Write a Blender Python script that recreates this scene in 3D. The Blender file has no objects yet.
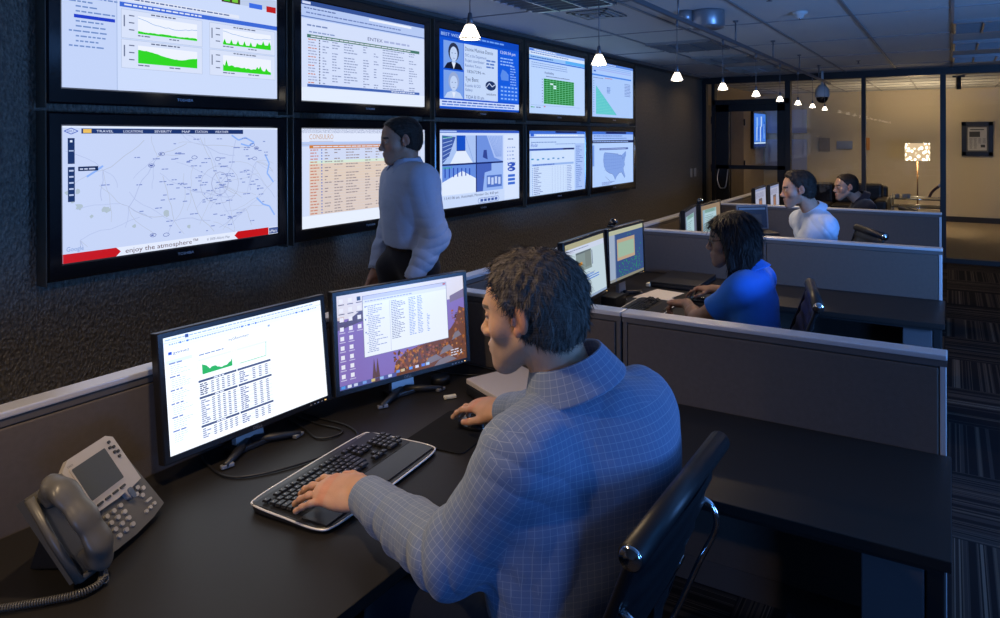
import bpy, bmesh, math, random
import numpy as np
from mathutils import Vector, Matrix
SC = bpy.context.scene
COL = SC.collection
PI = math.pi
rnd = random.Random(7)

# ------------------------------------------------------------ materials
MATS = {}
def mat(name, col=(0.5, 0.5, 0.5), rough=0.5, metal=0.0, spec=0.5, emit=None, estr=0.0, bump=None, coat=0.0, sheen=0.0, vary=None, alpha=None, trans=0.0, sss=0.0):
    if name in MATS:
        return MATS[name]
    m = bpy.data.materials.new(name); m.use_nodes = True
    nt = m.node_tree; b = nt.nodes['Principled BSDF']
    b.inputs['Base Color'].default_value = (*col, 1)
    b.inputs['Roughness'].default_value = rough
    b.inputs['Metallic'].default_value = metal
    b.inputs['Specular IOR Level'].default_value = spec
    if coat: b.inputs['Coat Weight'].default_value = coat; b.inputs['Coat Roughness'].default_value = 0.1
    if sheen: b.inputs['Sheen Weight'].default_value = sheen
    if trans: b.inputs['Transmission Weight'].default_value = trans
    if sss:
        b.inputs['Subsurface Weight'].default_value = sss
        b.inputs['Subsurface Radius'].default_value = (0.012, 0.004, 0.002)
    if emit:
        b.inputs['Emission Color'].default_value = (*emit, 1)
        b.inputs['Emission Strength'].default_value = estr
    tc = nt.nodes.new('ShaderNodeTexCoord')
    if vary:   # (scale, amount) subtle mottling of the base colour
        n = nt.nodes.new('ShaderNodeTexNoise'); n.inputs['Scale'].default_value = vary[0]; n.inputs['Detail'].default_value = 4
        nt.links.new(tc.outputs['Object'], n.inputs['Vector'])
        mx = nt.nodes.new('ShaderNodeMix'); mx.data_type = 'RGBA'
        mx.inputs[6].default_value = (*[max(0, c * (1 - vary[1])) for c in col], 1)
        mx.inputs[7].default_value = (*[min(1, c * (1 + vary[1])) for c in col], 1)
        nt.links.new(n.outputs['Fac'], mx.inputs[0]); nt.links.new(mx.outputs[2], b.inputs['Base Color'])
    if bump:   # (scale, strength, distance)
        n = nt.nodes.new('ShaderNodeTexNoise'); n.inputs['Scale'].default_value = bump[0]; n.inputs['Detail'].default_value = 5
        nt.links.new(tc.outputs['Object'], n.inputs['Vector'])
        bp = nt.nodes.new('ShaderNodeBump'); bp.inputs['Strength'].default_value = bump[1]; bp.inputs['Distance'].default_value = bump[2]
        nt.links.new(n.outputs['Fac'], bp.inputs['Height']); nt.links.new(bp.outputs['Normal'], b.inputs['Normal'])
    MATS[name] = m
    return m

def nodes_of(m):
    nt = m.node_tree
    return nt, nt.nodes, nt.links, nt.nodes['Principled BSDF']

# ------------------------------------------------------------ objects
def link(o, parent=None):
    COL.objects.link(o)
    if parent is not None: o.parent = parent
    return o
def tag(o, label=None, cat=None, group=None, kind=None):
    if label: o['label'] = label
    if cat: o['category'] = cat
    if group: o['group'] = group
    if kind: o['kind'] = kind
    return o
def thing(name, label, cat, loc=(0, 0, 0), rz=0.0, group=None):
    o = bpy.data.objects.new(name, None); o.empty_display_size = 0.1
    link(o); o.location = loc; o.rotation_euler = (0, 0, rz)
    return tag(o, label, cat, group)
def from_pydata(name, verts, faces, mats, parent=None, fmat=None, smooth=False):
    me = bpy.data.meshes.new(name); me.from_pydata([tuple(v) for v in verts], [], [tuple(f) for f in faces]); me.update()
    for m in (mats if isinstance(mats, (list, tuple)) else [mats]): me.materials.append(m)
    if fmat is not None: me.polygons.foreach_set('material_index', np.array(fmat, dtype=np.int32))
    if smooth: me.polygons.foreach_set('use_smooth', np.ones(len(me.polygons), dtype=bool))
    return link(bpy.data.objects.new(name, me), parent)

class MB:
    """collects shapes for one mesh object"""
    def __init__(s): s.v = []; s.f = []; s.m = []; s.sm = []
    def add(s, vs, fs, mi=0, smooth=False, M=None):
        b = len(s.v)
        if M is not None: vs = [M @ Vector(v) for v in vs]
        s.v += [tuple(v) for v in vs]; s.f += [tuple(b + i for i in f) for f in fs]
        s.m += [mi] * len(fs); s.sm += [smooth] * len(fs); return s
    def box(s, c, d, mi=0, bev=0.0, M=None, seg=2):
        x, y, z = [q / 2 for q in d]
        if bev <= 0:
            vs = [(c[0] + i * x, c[1] + j * y, c[2] + k * z) for i in (-1, 1) for j in (-1, 1) for k in (-1, 1)]
            fs = [(0, 1, 3, 2), (4, 6, 7, 5), (0, 4, 5, 1), (2, 3, 7, 6), (0, 2, 6, 4), (1, 5, 7, 3)]
            return s.add(vs, fs, mi, False, M)
        bm = bmesh.new(); bmesh.ops.create_cube(bm, size=1)
        for v in bm.verts: v.co = Vector((v.co.x * d[0], v.co.y * d[1], v.co.z * d[2]))
        bmesh.ops.bevel(bm, geom=list(bm.edges), offset=min(bev, min(d) * 0.49), segments=seg, profile=0.6, affect='EDGES')
        for v in bm.verts: v.co += Vector(c)
        return s.bm(bm, mi, M, smooth=False)
    def bm(s, bm, mi=0, M=None, smooth=False):
        bm.verts.index_update()
        s.add([v.co.copy() for v in bm.verts], [[v.index for v in f.verts] for f in bm.faces], mi, smooth, M); bm.free(); return s
    def tube(s, pts, r, mi=0, n=10, closed=False, caps=True, M=None, smooth=True):
        pts = [Vector(p) for p in pts]; N = len(pts)
        rs = r if isinstance(r, (list, tuple)) else [r] * N
        vs = []; fs = []; prev = None
        for i, p in enumerate(pts):
            if closed: t = pts[(i + 1) % N] - pts[i - 1]
            else: t = pts[min(i + 1, N - 1)] - pts[max(i - 1, 0)]
            t.normalize()
            if prev is None:
                a = Vector((0, 0, 1)) if abs(t.z) < 0.9 else Vector((1, 0, 0)); u = t.cross(a).normalized()
            else:
                u = prev - t * prev.dot(t)
                u = u.normalized() if u.length > 1e-6 else t.orthogonal().normalized()
            prev = u; w = t.cross(u)
            for k in range(n):
                a = 2 * PI * k / n; vs.append(p + (u * math.cos(a) + w * math.sin(a)) * rs[i])
        for i in range(N if closed else N - 1):
            j = (i + 1) % N
            for k in range(n):
                l = (k + 1) % n; fs.append((i * n + k, i * n + l, j * n + l, j * n + k))
        if caps and not closed: fs.append(tuple(range(n))[::-1]); fs.append(tuple((N - 1) * n + k for k in range(n)))
        return s.add(vs, fs, mi, smooth, M)
    def lathe(s, prof, mi=0, n=24, M=None, smooth=True, caps=True):
        vs = []; fs = []
        for r, z in prof:
            for k in range(n):
                a = 2 * PI * k / n; vs.append((r * math.cos(a), r * math.sin(a), z))
        for i in range(len(prof) - 1):
            for k in range(n):
                l = (k + 1) % n; fs.append((i * n + k, i * n + l, (i + 1) * n + l, (i + 1) * n + k))
        if caps:
            if prof[0][0] > 1e-5: fs.append(tuple(range(n))[::-1])
            if prof[-1][0] > 1e-5: fs.append(tuple((len(prof) - 1) * n + k for k in range(n)))
        return s.add(vs, fs, mi, smooth, M)
    def prism(s, poly, z0, z1, mi=0, M=None, smooth_side=False):
        n = len(poly)
        vs = [(x, y, z0) for x, y in poly] + [(x, y, z1) for x, y in poly]
        s.add(vs, [tuple(range(n))[::-1], tuple(range(n, 2 * n))], mi, False, M)
        return s.add(vs, [(i, (i + 1) % n, n + (i + 1) % n, n + i) for i in range(n)], mi, smooth_side, M)
    def sphere(s, c, r, mi=0, n=16, M=None):
        r = r if isinstance(r, (list, tuple)) else (r, r, r)
        prof = [(math.sin(PI * i / n), -math.cos(PI * i / n)) for i in range(n + 1)]
        vs = []; fs = []; k2 = n * 2
        for a, z in prof:
            for k in range(k2):
                t = 2 * PI * k / k2; vs.append((c[0] + a * math.cos(t) * r[0], c[1] + a * math.sin(t) * r[1], c[2] + z * r[2]))
        for i in range(n):
            for k in range(k2):
                l = (k + 1) % k2; fs.append((i * k2 + k, i * k2 + l, (i + 1) * k2 + l, (i + 1) * k2 + k))
        return s.add(vs, fs, mi, True, M)
    def build(s, name, mats, parent=None, M=None, weld=False):
        me = bpy.data.meshes.new(name); me.from_pydata(s.v, [], s.f); me.update()
        for m in (mats if isinstance(mats, (list, tuple)) else [mats]): me.materials.append(m)
        me.polygons.foreach_set('material_index', np.array(s.m, dtype=np.int32))
        me.polygons.foreach_set('use_smooth', np.array(s.sm, dtype=bool))
        o = link(bpy.data.objects.new(name, me), parent)
        if M is not None: o.matrix_local = M
        return o

def rotz(a): return Matrix.Rotation(a, 4, 'Z')
def T(*a): return Matrix.Translation(Vector(a if len(a) == 3 else a[0]))
def frame(o, x, y, z):
    m = Matrix.Identity(4)
    for i, v in enumerate((x, y, z)):
        v = Vector(v)
        for k in range(3): m[k][i] = v[k]
    for k in range(3): m[k][3] = o[k]
    return m
def copy_tree(o, parent=None):
    c = o.copy(); COL.objects.link(c); c.parent = parent
    for ch in list(o.children): copy_tree(ch, c)
    return c
def smooth_path(pts, n=8, closed=False):
    pts = [Vector(p) for p in pts]; N = len(pts); out = []
    for i in range(N if closed else N - 1):
        g = lambda k: pts[k % N] if closed else pts[max(0, min(N - 1, k))]
        p0, p1, p2, p3 = g(i - 1), g(i), g(i + 1), g(i + 2)
        for j in range(n):
            t = j / n
            out.append(0.5 * ((2 * p1) + (-p0 + p2) * t + (2 * p0 - 5 * p1 + 4 * p2 - p3) * t * t + (-p0 + 3 * p1 - 3 * p2 + p3) * t ** 3))
    if not closed: out.append(pts[-1])
    return out
def rrect(w, h, r, n=5, cx=0, cy=0):
    out = []
    for sx, sy, a0 in ((1, 1, 0), (-1, 1, 90), (-1, -1, 180), (1, -1, 270)):
        for i in range(n + 1):
            a = math.radians(a0 + 90 * i / n)
            out.append((cx + sx * (w / 2 - r) + r * math.cos(a), cy + sy * (h / 2 - r) + r * math.sin(a)))
    return out

# ------------------------------------------------------------ lettering
_FC = {}
def text_poly(txt):
    """triangles of a line of lettering, height about 1, start at x=0"""
    if txt in _FC: return _FC[txt]
    cu = bpy.data.curves.new('t', 'FONT'); cu.body = txt; cu.size = 1.0; cu.resolution_u = 2
    o = bpy.data.objects.new('t', cu); COL.objects.link(o)
    bpy.context.view_layer.update()
    dg = bpy.context.evaluated_depsgraph_get()
    me = bpy.data.meshes.new_from_object(o.evaluated_get(dg))
    vs = [(v.co.x, v.co.y) for v in me.vertices]; fs = [tuple(p.vertices) for p in me.polygons]
    bpy.data.objects.remove(o); bpy.data.curves.remove(cu); bpy.data.meshes.remove(me)
    x0 = min([v[0] for v in vs] or [0]); w = max([v[0] for v in vs] or [1]) - x0
    r = ([(x - x0, y) for x, y in vs], fs, w); _FC[txt] = r
    return r

def lin(c):
    return tuple(((x / 255) / 12.92 if x / 255 <= 0.04045 else ((x / 255 + 0.055) / 1.055) ** 2.4) for x in c)

class Canvas:
    """a display picture: flat coloured shapes; units: width W, height H, origin top left, y down"""
    def __init__(s, W, H): s.W = W; s.H = H; s.v = []; s.f = []; s.c = []; s.k = 0
    def poly(s, pts, col, z=1):
        b = len(s.v); s.v += [(x, y, z) for x, y in pts]; s.f.append(tuple(range(b, b + len(pts)))); s.c.append(lin(col))
    def rect(s, x, y, w, h, col, z=1): s.poly([(x, y), (x, y + h), (x + w, y + h), (x + w, y)], col, z)
    def line(s, pts, t, col, z=2):
        for (x0, y0), (x1, y1) in zip(pts[:-1], pts[1:]):
            dx, dy = x1 - x0, y1 - y0; L = math.hypot(dx, dy)
            if L < 1e-6: continue
            nx, ny = -dy / L * t / 2, dx / L * t / 2
            s.poly([(x0 + nx, y0 + ny), (x1 + nx, y1 + ny), (x1 - nx, y1 - ny), (x0 - nx, y0 - ny)], col, z)
    def text(s, x, y, txt, h, col, z=3, width=None):
        vs, fs, w = text_poly(txt); k = h / 0.7; kx = k if width is None else width / max(w, 1e-3)
        b = len(s.v); s.v += [(x + a * kx, y - q * k, z) for a, q in vs]
        for f in fs: s.f.append(tuple(b + i for i in f)); s.c.append(lin(col))
        return w * kx
    def words(s, x, y, w, h, col, R, z=2, wl=(3, 9)):
        """illegible small print: a row of short dashes"""
        cx = x
        while cx < x + w:
            l = R.uniform(*wl) * h * 0.55
            if cx + l > x + w: break
            s.rect(cx, y, l, h, col, z); cx += l + h * 0.8
    def build(s, name, M, w, h, parent, mats, dz=0.00015):
        """M maps local (x right, y up, z out of the display) with origin at the lower left corner"""
        V = [M @ Vector((x / s.W * w, (1 - y / s.H) * h, z * dz)) for x, y, z in s.v]
        me = bpy.data.meshes.new(name); me.from_pydata([tuple(v) for v in V], [], s.f); me.update()
        me.materials.append(mats[0]); me.materials.append(mats[1])
        a = me.color_attributes.new('shade', 'FLOAT_COLOR', 'CORNER')
        cols = np.empty((len(me.loops), 4), dtype=np.float32); cols[:, 3] = 1; i = 0
        zs = []
        for f, c in zip(s.f, s.c):
            cols[i:i + len(f), :3] = c; i += len(f); zs.append(1 if s.v[f[0]][2] > 0.5 else 0)
        a.data.foreach_set('color', cols.ravel())
        me.polygons.foreach_set('material_index', np.array(zs, dtype=np.int32))
        return link(bpy.data.objects.new(name, me), parent)

def screen_mat(name, strength, sampled=True, tint=(1, 1, 1)):
    m = bpy.data.materials.new(name); m.use_nodes = True; nt = m.node_tree
    nt.nodes.remove(nt.nodes['Principled BSDF'])
    e = nt.nodes.new('ShaderNodeEmission'); at = nt.nodes.new('ShaderNodeAttribute'); at.attribute_name = 'shade'
    mx = nt.nodes.new('ShaderNodeMix'); mx.data_type = 'RGBA'; mx.blend_type = 'MULTIPLY'; mx.inputs[0].default_value = 1
    mx.inputs[7].default_value = (*tint, 1); nt.links.new(at.outputs['Color'], mx.inputs[6])
    e.inputs['Strength'].default_value = strength
    nt.links.new(mx.outputs[2], e.inputs['Color'])
    g = nt.nodes.new('ShaderNodeBsdfGlossy'); g.inputs['Roughness'].default_value = 0.25; g.inputs['Color'].default_value = (0.04, 0.04, 0.04, 1)
    ad = nt.nodes.new('ShaderNodeAddShader'); nt.links.new(e.outputs[0], ad.inputs[0]); nt.links.new(g.outputs[0], ad.inputs[1])
    nt.links.new(ad.outputs[0], nt.nodes['Material Output'].inputs['Surface'])
    m.cycles.emission_sampling = 'FRONT' if sampled else 'NONE'
    return m
# ------------------------------------------------------------ lamps
def area(name, loc, to, size, power, col, sy=None):
    d = bpy.data.lights.new(name, 'AREA'); d.energy = power; d.color = col; d.size = size
    if sy: d.shape = 'RECTANGLE'; d.size_y = sy
    o = bpy.data.objects.new(name, d); COL.objects.link(o); o.location = loc
    o.rotation_euler = (Vector(to) - Vector(loc)).to_track_quat('-Z', 'Y').to_euler(); return o
def spot(name, loc, to, power, col, ang=60, blend=0.6, r=0.05):
    d = bpy.data.lights.new(name, 'SPOT'); d.energy = power; d.color = col; d.spot_size = math.radians(ang); d.spot_blend = blend; d.shadow_soft_size = r
    o = bpy.data.objects.new(name, d); COL.objects.link(o); o.location = loc
    o.rotation_euler = (Vector(to) - Vector(loc)).to_track_quat('-Z', 'Y').to_euler(); return o
def point(name, loc, power, col, r=0.05):
    d = bpy.data.lights.new(name, 'POINT'); d.energy = power; d.color = col; d.shadow_soft_size = r
    o = bpy.data.objects.new(name, d); COL.objects.link(o); o.location = loc; return o
BLUE = (0.25, 0.5, 1.0); WARM = (1.0, 0.72, 0.42)
# ------------------------------------------------------------ smooth bodies: blended rounded shapes turned into one surface
A3 = lambda *v: np.array(v, dtype=np.float64)
def nrm(v): v = np.asarray(v, float); return v / (np.linalg.norm(v) + 1e-12)
def cap(a, b, ra, rb):
    a = np.asarray(a, float); b = np.asarray(b, float); ba = b - a; L2 = max(ba @ ba, 1e-9)
    def f(p):
        pa = p - a; h = np.clip(pa @ ba / L2, 0, 1)
        return np.sqrt(((pa - h[:, None] * ba) ** 2).sum(1)) - (ra + h * (rb - ra))
    return f
def ecap(a, b, ra, rb, n, s):
    """tapered limb flattened by the factor s along n"""
    a = np.asarray(a, float); b = np.asarray(b, float); n = nrm(n)
    def sq(v): return v + (v @ n)[..., None] * n * (1 / s - 1)
    ba = sq((b - a)[None])[0]; L2 = ba @ ba
    def f(p):
        pa = sq(p - a); h = np.clip(pa @ ba / L2, 0, 1)
        return (np.sqrt(((pa - h[:, None] * ba) ** 2).sum(1)) - (ra + h * (rb - ra))) * (s if s < 1 else 1) ** 0.6
    return f
def ell(c, r, R=None):
    c = np.asarray(c, float); r = np.asarray(r, float)
    def f(p):
        q = p - c
        if R is not None: q = q @ R
        k0 = np.sqrt(((q / r) ** 2).sum(1)); k1 = np.sqrt(((q / (r * r)) ** 2).sum(1)) + 1e-9
        return k0 * (k0 - 1) / k1
    return f
def rbox(c, hf, rr, R=None):
    c = np.asarray(c, float); hf = np.asarray(hf, float)
    def f(p):
        q = p - c
        if R is not None: q = q @ R
        q = np.abs(q) - (hf - rr)
        return np.sqrt((np.maximum(q, 0) ** 2).sum(1)) + np.minimum(q.max(1), 0) - rr
    return f
def plane(c, n):
    c = np.asarray(c, float); n = nrm(n)
    return lambda p: (p - c) @ n
def smin(a, b, k):
    if k <= 0: return np.minimum(a, b)
    h = np.maximum(k - np.abs(a - b), 0) / k; return np.minimum(a, b) - h * h * k * 0.25
class Blob:
    def __init__(s): s.ops = []
    def u(s, f, k=0.02): s.ops.append(('u', f, k)); return s
    def s(s, f, k=0.01): s.ops.append(('s', f, k)); return s
    def i(s, f, k=0.004): s.ops.append(('i', f, k)); return s
    def d(s, f): s.ops.append(('d', f, 0)); return s
    def __call__(s, p):
        d = None
        for t, f, k in s.ops:
            if t == 'd': d = d + f(p); continue
            v = f(p)
            if d is None: d = v
            elif t == 'u': d = smin(d, v, k)
            elif t == 's': d = -smin(-d, v, k)
            elif t == 'i': d = -smin(-d, -v, k)
        return d
def local(blob, c, R, s=1.0):
    """blob written in its own frame: columns of R are its axes"""
    c = np.asarray(c, float)
    return lambda p: blob(((p - c) @ R) / s) * s
def bounded(f, c, r, core):
    """a detailed shape that is only worked out near its centre c"""
    c = np.asarray(c, float)
    def g(p):
        d = np.sqrt(((p - c) ** 2).sum(1)); out = d - core; m = d < r
        if m.any(): out[m] = f(p[m])
        return out
    return g
from concurrent.futures import ThreadPoolExecutor
_POOL = ThreadPoolExecutor(4)
def evalf(f, P, n=60000):
    if len(P) <= n: return f(P)
    return np.concatenate(list(_POOL.map(f, [P[i:i + n] for i in range(0, len(P), n)])))
def surface(f, lo, hi, h, B=8):
    """surface nets over the blocks the surface passes through"""
    lo = np.asarray(lo, float); hi = np.asarray(hi, float)
    nb = np.ceil((hi - lo) / (h * B)).astype(int) + 1
    g = np.stack(np.meshgrid(*[np.arange(n) for n in nb], indexing='ij'), -1).reshape(-1, 3)
    act = []
    for i in range(0, len(g), 400000):
        q = g[i:i + 400000]; d = evalf(f, lo + (q + 0.5) * (h * B)); act.append(q[np.abs(d) < h * B * 0.866 * 1.25 + 0.002])
    act = np.concatenate(act)
    N = nb * B + 2
    key = lambda c: (c[:, 0].astype(np.int64) * N[1] + c[:, 1]) * N[2] + c[:, 2]
    off = np.stack(np.meshgrid(*[np.arange(B)] * 3, indexing='ij'), -1).reshape(-1, 3)
    cells = (act[:, None, :] * B + off[None]).reshape(-1, 3)
    offp = np.stack(np.meshgrid(*[np.arange(B + 1)] * 3, indexing='ij'), -1).reshape(-1, 3)
    pk = np.unique(key((act[:, None, :] * B + offp[None]).reshape(-1, 3)))
    pc = np.stack([pk // (N[1] * N[2]), (pk // N[2]) % N[1], pk % N[2]], 1)
    val = evalf(f, lo + pc * h)
    ck = key(cells); cs = [(0, 0, 0), (1, 0, 0), (0, 1, 0), (1, 1, 0), (0, 0, 1), (1, 0, 1), (0, 1, 1), (1, 1, 1)]
    cv = np.stack([val[np.searchsorted(pk, ck + (a * N[1] + b) * N[2] + c)] for a, b, c in cs], 1)
    m = (cv < 0).any(1) & (cv >= 0).any(1)
    cells = cells[m]; cv = cv[m]; ck = ck[m]
    acc = np.zeros((len(cells), 3)); cnt = np.zeros(len(cells))
    for a in range(8):
        for b in range(a + 1, 8):
            df = [cs[b][k] - cs[a][k] for k in range(3)]
            if sum(map(abs, df)) != 1: continue
            x = (cv[:, a] < 0) != (cv[:, b] < 0); t = np.where(x, cv[:, a] / np.where(x, cv[:, a] - cv[:, b], 1), 0)
            for k in range(3): acc[:, k] += np.where(x, cs[a][k] + t * df[k], 0)
            cnt += x
    V = lo + (cells + acc / cnt[:, None]) * h
    order = np.argsort(ck); sk = ck[order]
    def find(k):
        j = np.searchsorted(sk, k); j = np.clip(j, 0, len(sk) - 1); ok = sk[j] == k; return order[j], ok
    F = []
    st = [N[1] * N[2], N[2], 1]
    for ax, (o1, o2), ci in ((0, (1, 2), 1), (1, (2, 0), 2), (2, (0, 1), 4)):
        x = (cv[:, 0] < 0) != (cv[:, ci] < 0); idx = np.nonzero(x)[0]
        k = ck[idx]; j1, a1 = find(k - st[o1]); j2, a2 = find(k - st[o1] - st[o2]); j3, a3 = find(k - st[o2])
        ok = a1 & a2 & a3; q = np.stack([idx, j1, j2, j3], 1)[ok]; fl = cv[idx[ok], 0] < 0
        q[~fl] = q[~fl][:, ::-1]; F.append(q)
    return V, np.concatenate(F)
def grad(f, V, e=0.0008, d0=None):
    g = np.stack([evalf(f, V + e * np.eye(3)[k]) - d0 for k in range(3)], 1)
    return g / (np.linalg.norm(g, axis=1, keepdims=True) + 1e-9)
def skin_mesh(name, f, lo, hi, h, m, parent=None, tone=None, uvseg=None, relax=1, base=(0, 0, 0), strand=None):
    V, F = surface(f, lo, hi, h)
    for _ in range(relax):       # settle the points on the true surface
        d = evalf(f, V); V = V - grad(f, V, d0=d) * np.clip(d, -h * 0.6, h * 0.6)[:, None]
    if len(V) == 0: return None
    me = bpy.data.meshes.new(name)
    me.vertices.add(len(V)); me.vertices.foreach_set('co', (V - np.asarray(base)).astype(np.float32).ravel())
    me.loops.add(len(F) * 4); me.loops.foreach_set('vertex_index', F.astype(np.int32).ravel())
    me.polygons.add(len(F)); me.polygons.foreach_set('loop_start', np.arange(0, len(F) * 4, 4, dtype=np.int32))
    me.polygons.foreach_set('use_smooth', np.ones(len(F), dtype=bool)); me.update(calc_edges=True)
    me.materials.append(m)
    if tone is not None:
        a = me.color_attributes.new('tone', 'FLOAT_COLOR', 'POINT'); c = np.ones((len(V), 4), dtype=np.float32); c[:, :3] = tone(V); a.data.foreach_set('color', c.ravel())
    if strand is not None:
        a = me.attributes.new('strand', 'FLOAT_VECTOR', 'POINT'); a.data.foreach_set('vector', strand(V).astype(np.float32).ravel())
    if uvseg is not None:
        C = V[F].mean(1); best = np.full(len(F), 1e9); sg = np.zeros(len(F), int)
        for i, (a, b, n, w, R_) in enumerate(uvseg):
            d = cap(a, b, w, w)(C); q = d < best; best[q] = d[q]; sg[q] = i
        uv = np.zeros((len(F), 4, 2))
        for i, (a, b, n, w, R_) in enumerate(uvseg):
            q = sg == i
            if not q.any(): continue
            ax = nrm(np.asarray(b, float) - a); e1 = nrm(np.asarray(n, float) - ax * (np.asarray(n, float) @ ax)); e2 = np.cross(ax, e1)
            P = V[F[q]] - np.asarray(a, float); Cc = C[q] - np.asarray(a, float)
            th0 = np.arctan2(Cc @ e2, Cc @ e1); th = np.arctan2(P @ e2, P @ e1)
            th = th0[:, None] + (th - th0[:, None] + PI) % (2 * PI) - PI
            if i == 0 and len(uvseg) > 1:      # the trunk: laid flat front, side and shoulder, like cut cloth
                W4 = V[F[q]]; fn = np.cross(W4[:, 2] - W4[:, 0], W4[:, 3] - W4[:, 1]); fn /= np.linalg.norm(fn, axis=1, keepdims=True) + 1e-12
                na, n1, n2 = np.abs(fn @ ax), np.abs(fn @ e1), np.abs(fn @ e2)
                top = (na > 0.72); sd = ~top & (n2 > 0.78)
                uv[q, :, 0] = np.where(sd[:, None], P @ e1 + 0.5, P @ e2); uv[q, :, 1] = np.where(top[:, None], P @ e1 * 1.0 + 0.3, P @ ax)
            else: uv[q, :, 0] = th * R_; uv[q, :, 1] = P @ ax
        l = me.uv_layers.new(name='cloth'); l.data.foreach_set('uv', uv.astype(np.float32).ravel())
    return link(bpy.data.objects.new(name, me), parent)

def vnoise(p, s, seed=0):
    """cheap smooth wobble, about -1..1"""
    r = np.random.RandomState(seed); out = 0
    for i in range(5):
        d = nrm(r.normal(size=3)) * s * (0.7 + 0.3 * i); out = out + np.sin(p @ d + r.uniform(0, 6.28) + 1.3 * np.sin(p @ (nrm(r.normal(size=3)) * s * 0.6)))
    return out / 3

# ------------------------------------------------------------ head (x to its right, y forward, z up; about 0.235 m high)
def head_blob(jaw=1.0, nose=1.0, brow=1.0, female=False):
    b = Blob()
    b.u(ell((0, -0.018, 0.035), (0.074, 0.095, 0.083)))
    b.u(ell((0, 0.034, 0.030), (0.062, 0.060, 0.072)), 0.03)
    b.u(ell((0, 0.043, -0.035), (0.051, 0.045, 0.06)), 0.03)
    for s in (-1, 1):
        b.u(cap((s * 0.047 * jaw, 0.0, -0.052), (s * 0.012, 0.07, -0.098), 0.021, 0.019), 0.035)
        b.u(ell((s * 0.043, 0.052, -0.022), (0.02, 0.02, 0.018)), 0.03)
    b.u(ell((0, 0.08, -0.1), (0.02 * jaw, 0.015, 0.014)), 0.022)
    b.u(cap((-0.03, 0.084, 0.024), (0.03, 0.084, 0.024), 0.010 * brow, 0.010 * brow), 0.02)
    b.u(ell((0, 0.078, -0.062), (0.03, 0.022, 0.028)), 0.022)
    for s in (-1, 1): b.s(ell((s * 0.031, 0.106, 0.002), (0.02, 0.019, 0.014)), 0.02)
    for s in (-1, 1):
        b.u(ell((s * 0.031, 0.077, 0.003), (0.0135, 0.0135, 0.0135)), 0.003)
        b.u(cap((s * 0.018, 0.0855, 0.0095), (s * 0.045, 0.081, 0.0085), 0.004, 0.004), 0.006)   # upper lid
        b.u(cap((s * 0.02, 0.086, -0.006), (s * 0.043, 0.081, -0.005), 0.003, 0.003), 0.006)
    b.u(cap((0, 0.092, 0.014), (0, 0.109 * (0.97 + 0.03 * nose), -0.026), 0.007, 0.0095 * nose), 0.014)
    b.u(ell((0, 0.110, -0.029), (0.0115 * nose, 0.011, 0.010)), 0.012)
    for s in (-1, 1):
        b.u(ell((s * 0.0125 * nose, 0.101, -0.035), (0.0075, 0.011, 0.0075)), 0.007)
        b.s(ell((s * 0.007, 0.108, -0.0425), (0.0035, 0.005, 0.003)), 0.003)
    lw = 1.25 if female else 1.0
    b.u(ell((0, 0.096, -0.0575), (0.022, 0.0095, 0.0055 * lw)), 0.008)
    b.u(ell((0, 0.0945, -0.069), (0.02, 0.0095, 0.0065 * lw)), 0.008)
    b.s(ell((0, 0.11, -0.063), (0.024, 0.011, 0.0011)), 0.003)
    for s in (-1, 1):
        R = np.array(Matrix.Rotation(s * 0.42, 3, 'Z') @ Matrix.Rotation(-0.16, 3, 'X'))
        b.u(ell((s * 0.0805, -0.012, 0.003), (0.0075, 0.0195, 0.031), R), 0.006)
        b.u(ell((s * 0.0775, 0.0, -0.024), (0.0065, 0.0085, 0.011), R), 0.008)
        b.s(ell((s * 0.0895, -0.002, 0.001), (0.0075, 0.0105, 0.018), R), 0.006)
        b.u(cap((s * 0.079, 0.006, -0.007), (s * 0.081, 0.005, 0.004), 0.004, 0.003), 0.004)
    return b
def head_tone(skin, lips, browc, stub=None, iris=(0.05, 0.035, 0.02)):
    def f(q):
        c = np.tile(np.array(skin), (len(q), 1)).astype(float)
        n = vnoise(q, 90, 3)[:, None] * 0.035 + vnoise(q, 260, 5)[:, None] * 0.03
        c *= 1 + n
        red = np.exp(-(((np.abs(q[:, 0]) - 0.045) / 0.02) ** 2 + ((q[:, 2] + 0.03) / 0.02) ** 2)) * (q[:, 1] > 0.02)
        c[:, 1] *= 1 - 0.12 * red; c[:, 2] *= 1 - 0.14 * red
        ear = (np.abs(q[:, 0]) > 0.073) & (q[:, 1] < 0.02); c[ear] *= np.array([1.08, 0.85, 0.8])
        if stub is not None:
            st = (q[:, 2] < -0.035) & (q[:, 1] > -0.01) & (q[:, 2] > -0.13); c[st] = c[st] * 0.55 + np.array(stub) * 0.45
        lp = ((q[:, 0] / 0.022) ** 2 + ((q[:, 2] + 0.063) / 0.0115) ** 2 < 1) & (q[:, 1] > 0.09); c[lp] = lips
        bz = 0.028 - 0.16 * np.maximum(np.abs(q[:, 0]) - 0.03, 0); bw = (np.abs(q[:, 2] - bz) < 0.0045) & (np.abs(q[:, 0]) > 0.012) & (np.abs(q[:, 0]) < 0.052) & (q[:, 1] > 0.06); c[bw] = browc
        for s in (-1, 1):
            r = np.sqrt(((q - np.array([s * 0.031, 0.077, 0.003])) ** 2).sum(1)); e = (r < 0.0145) & (q[:, 1] > 0.082) & (np.abs(q[:, 2] - 0.002) < 0.0062)
            c[e] = (0.40, 0.38, 0.37)
            ir = e & (((q[:, 0] - s * 0.031) ** 2 + (q[:, 2] - 0.003) ** 2) < 0.0055 ** 2); c[ir] = iris
        return c
    return f

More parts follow.
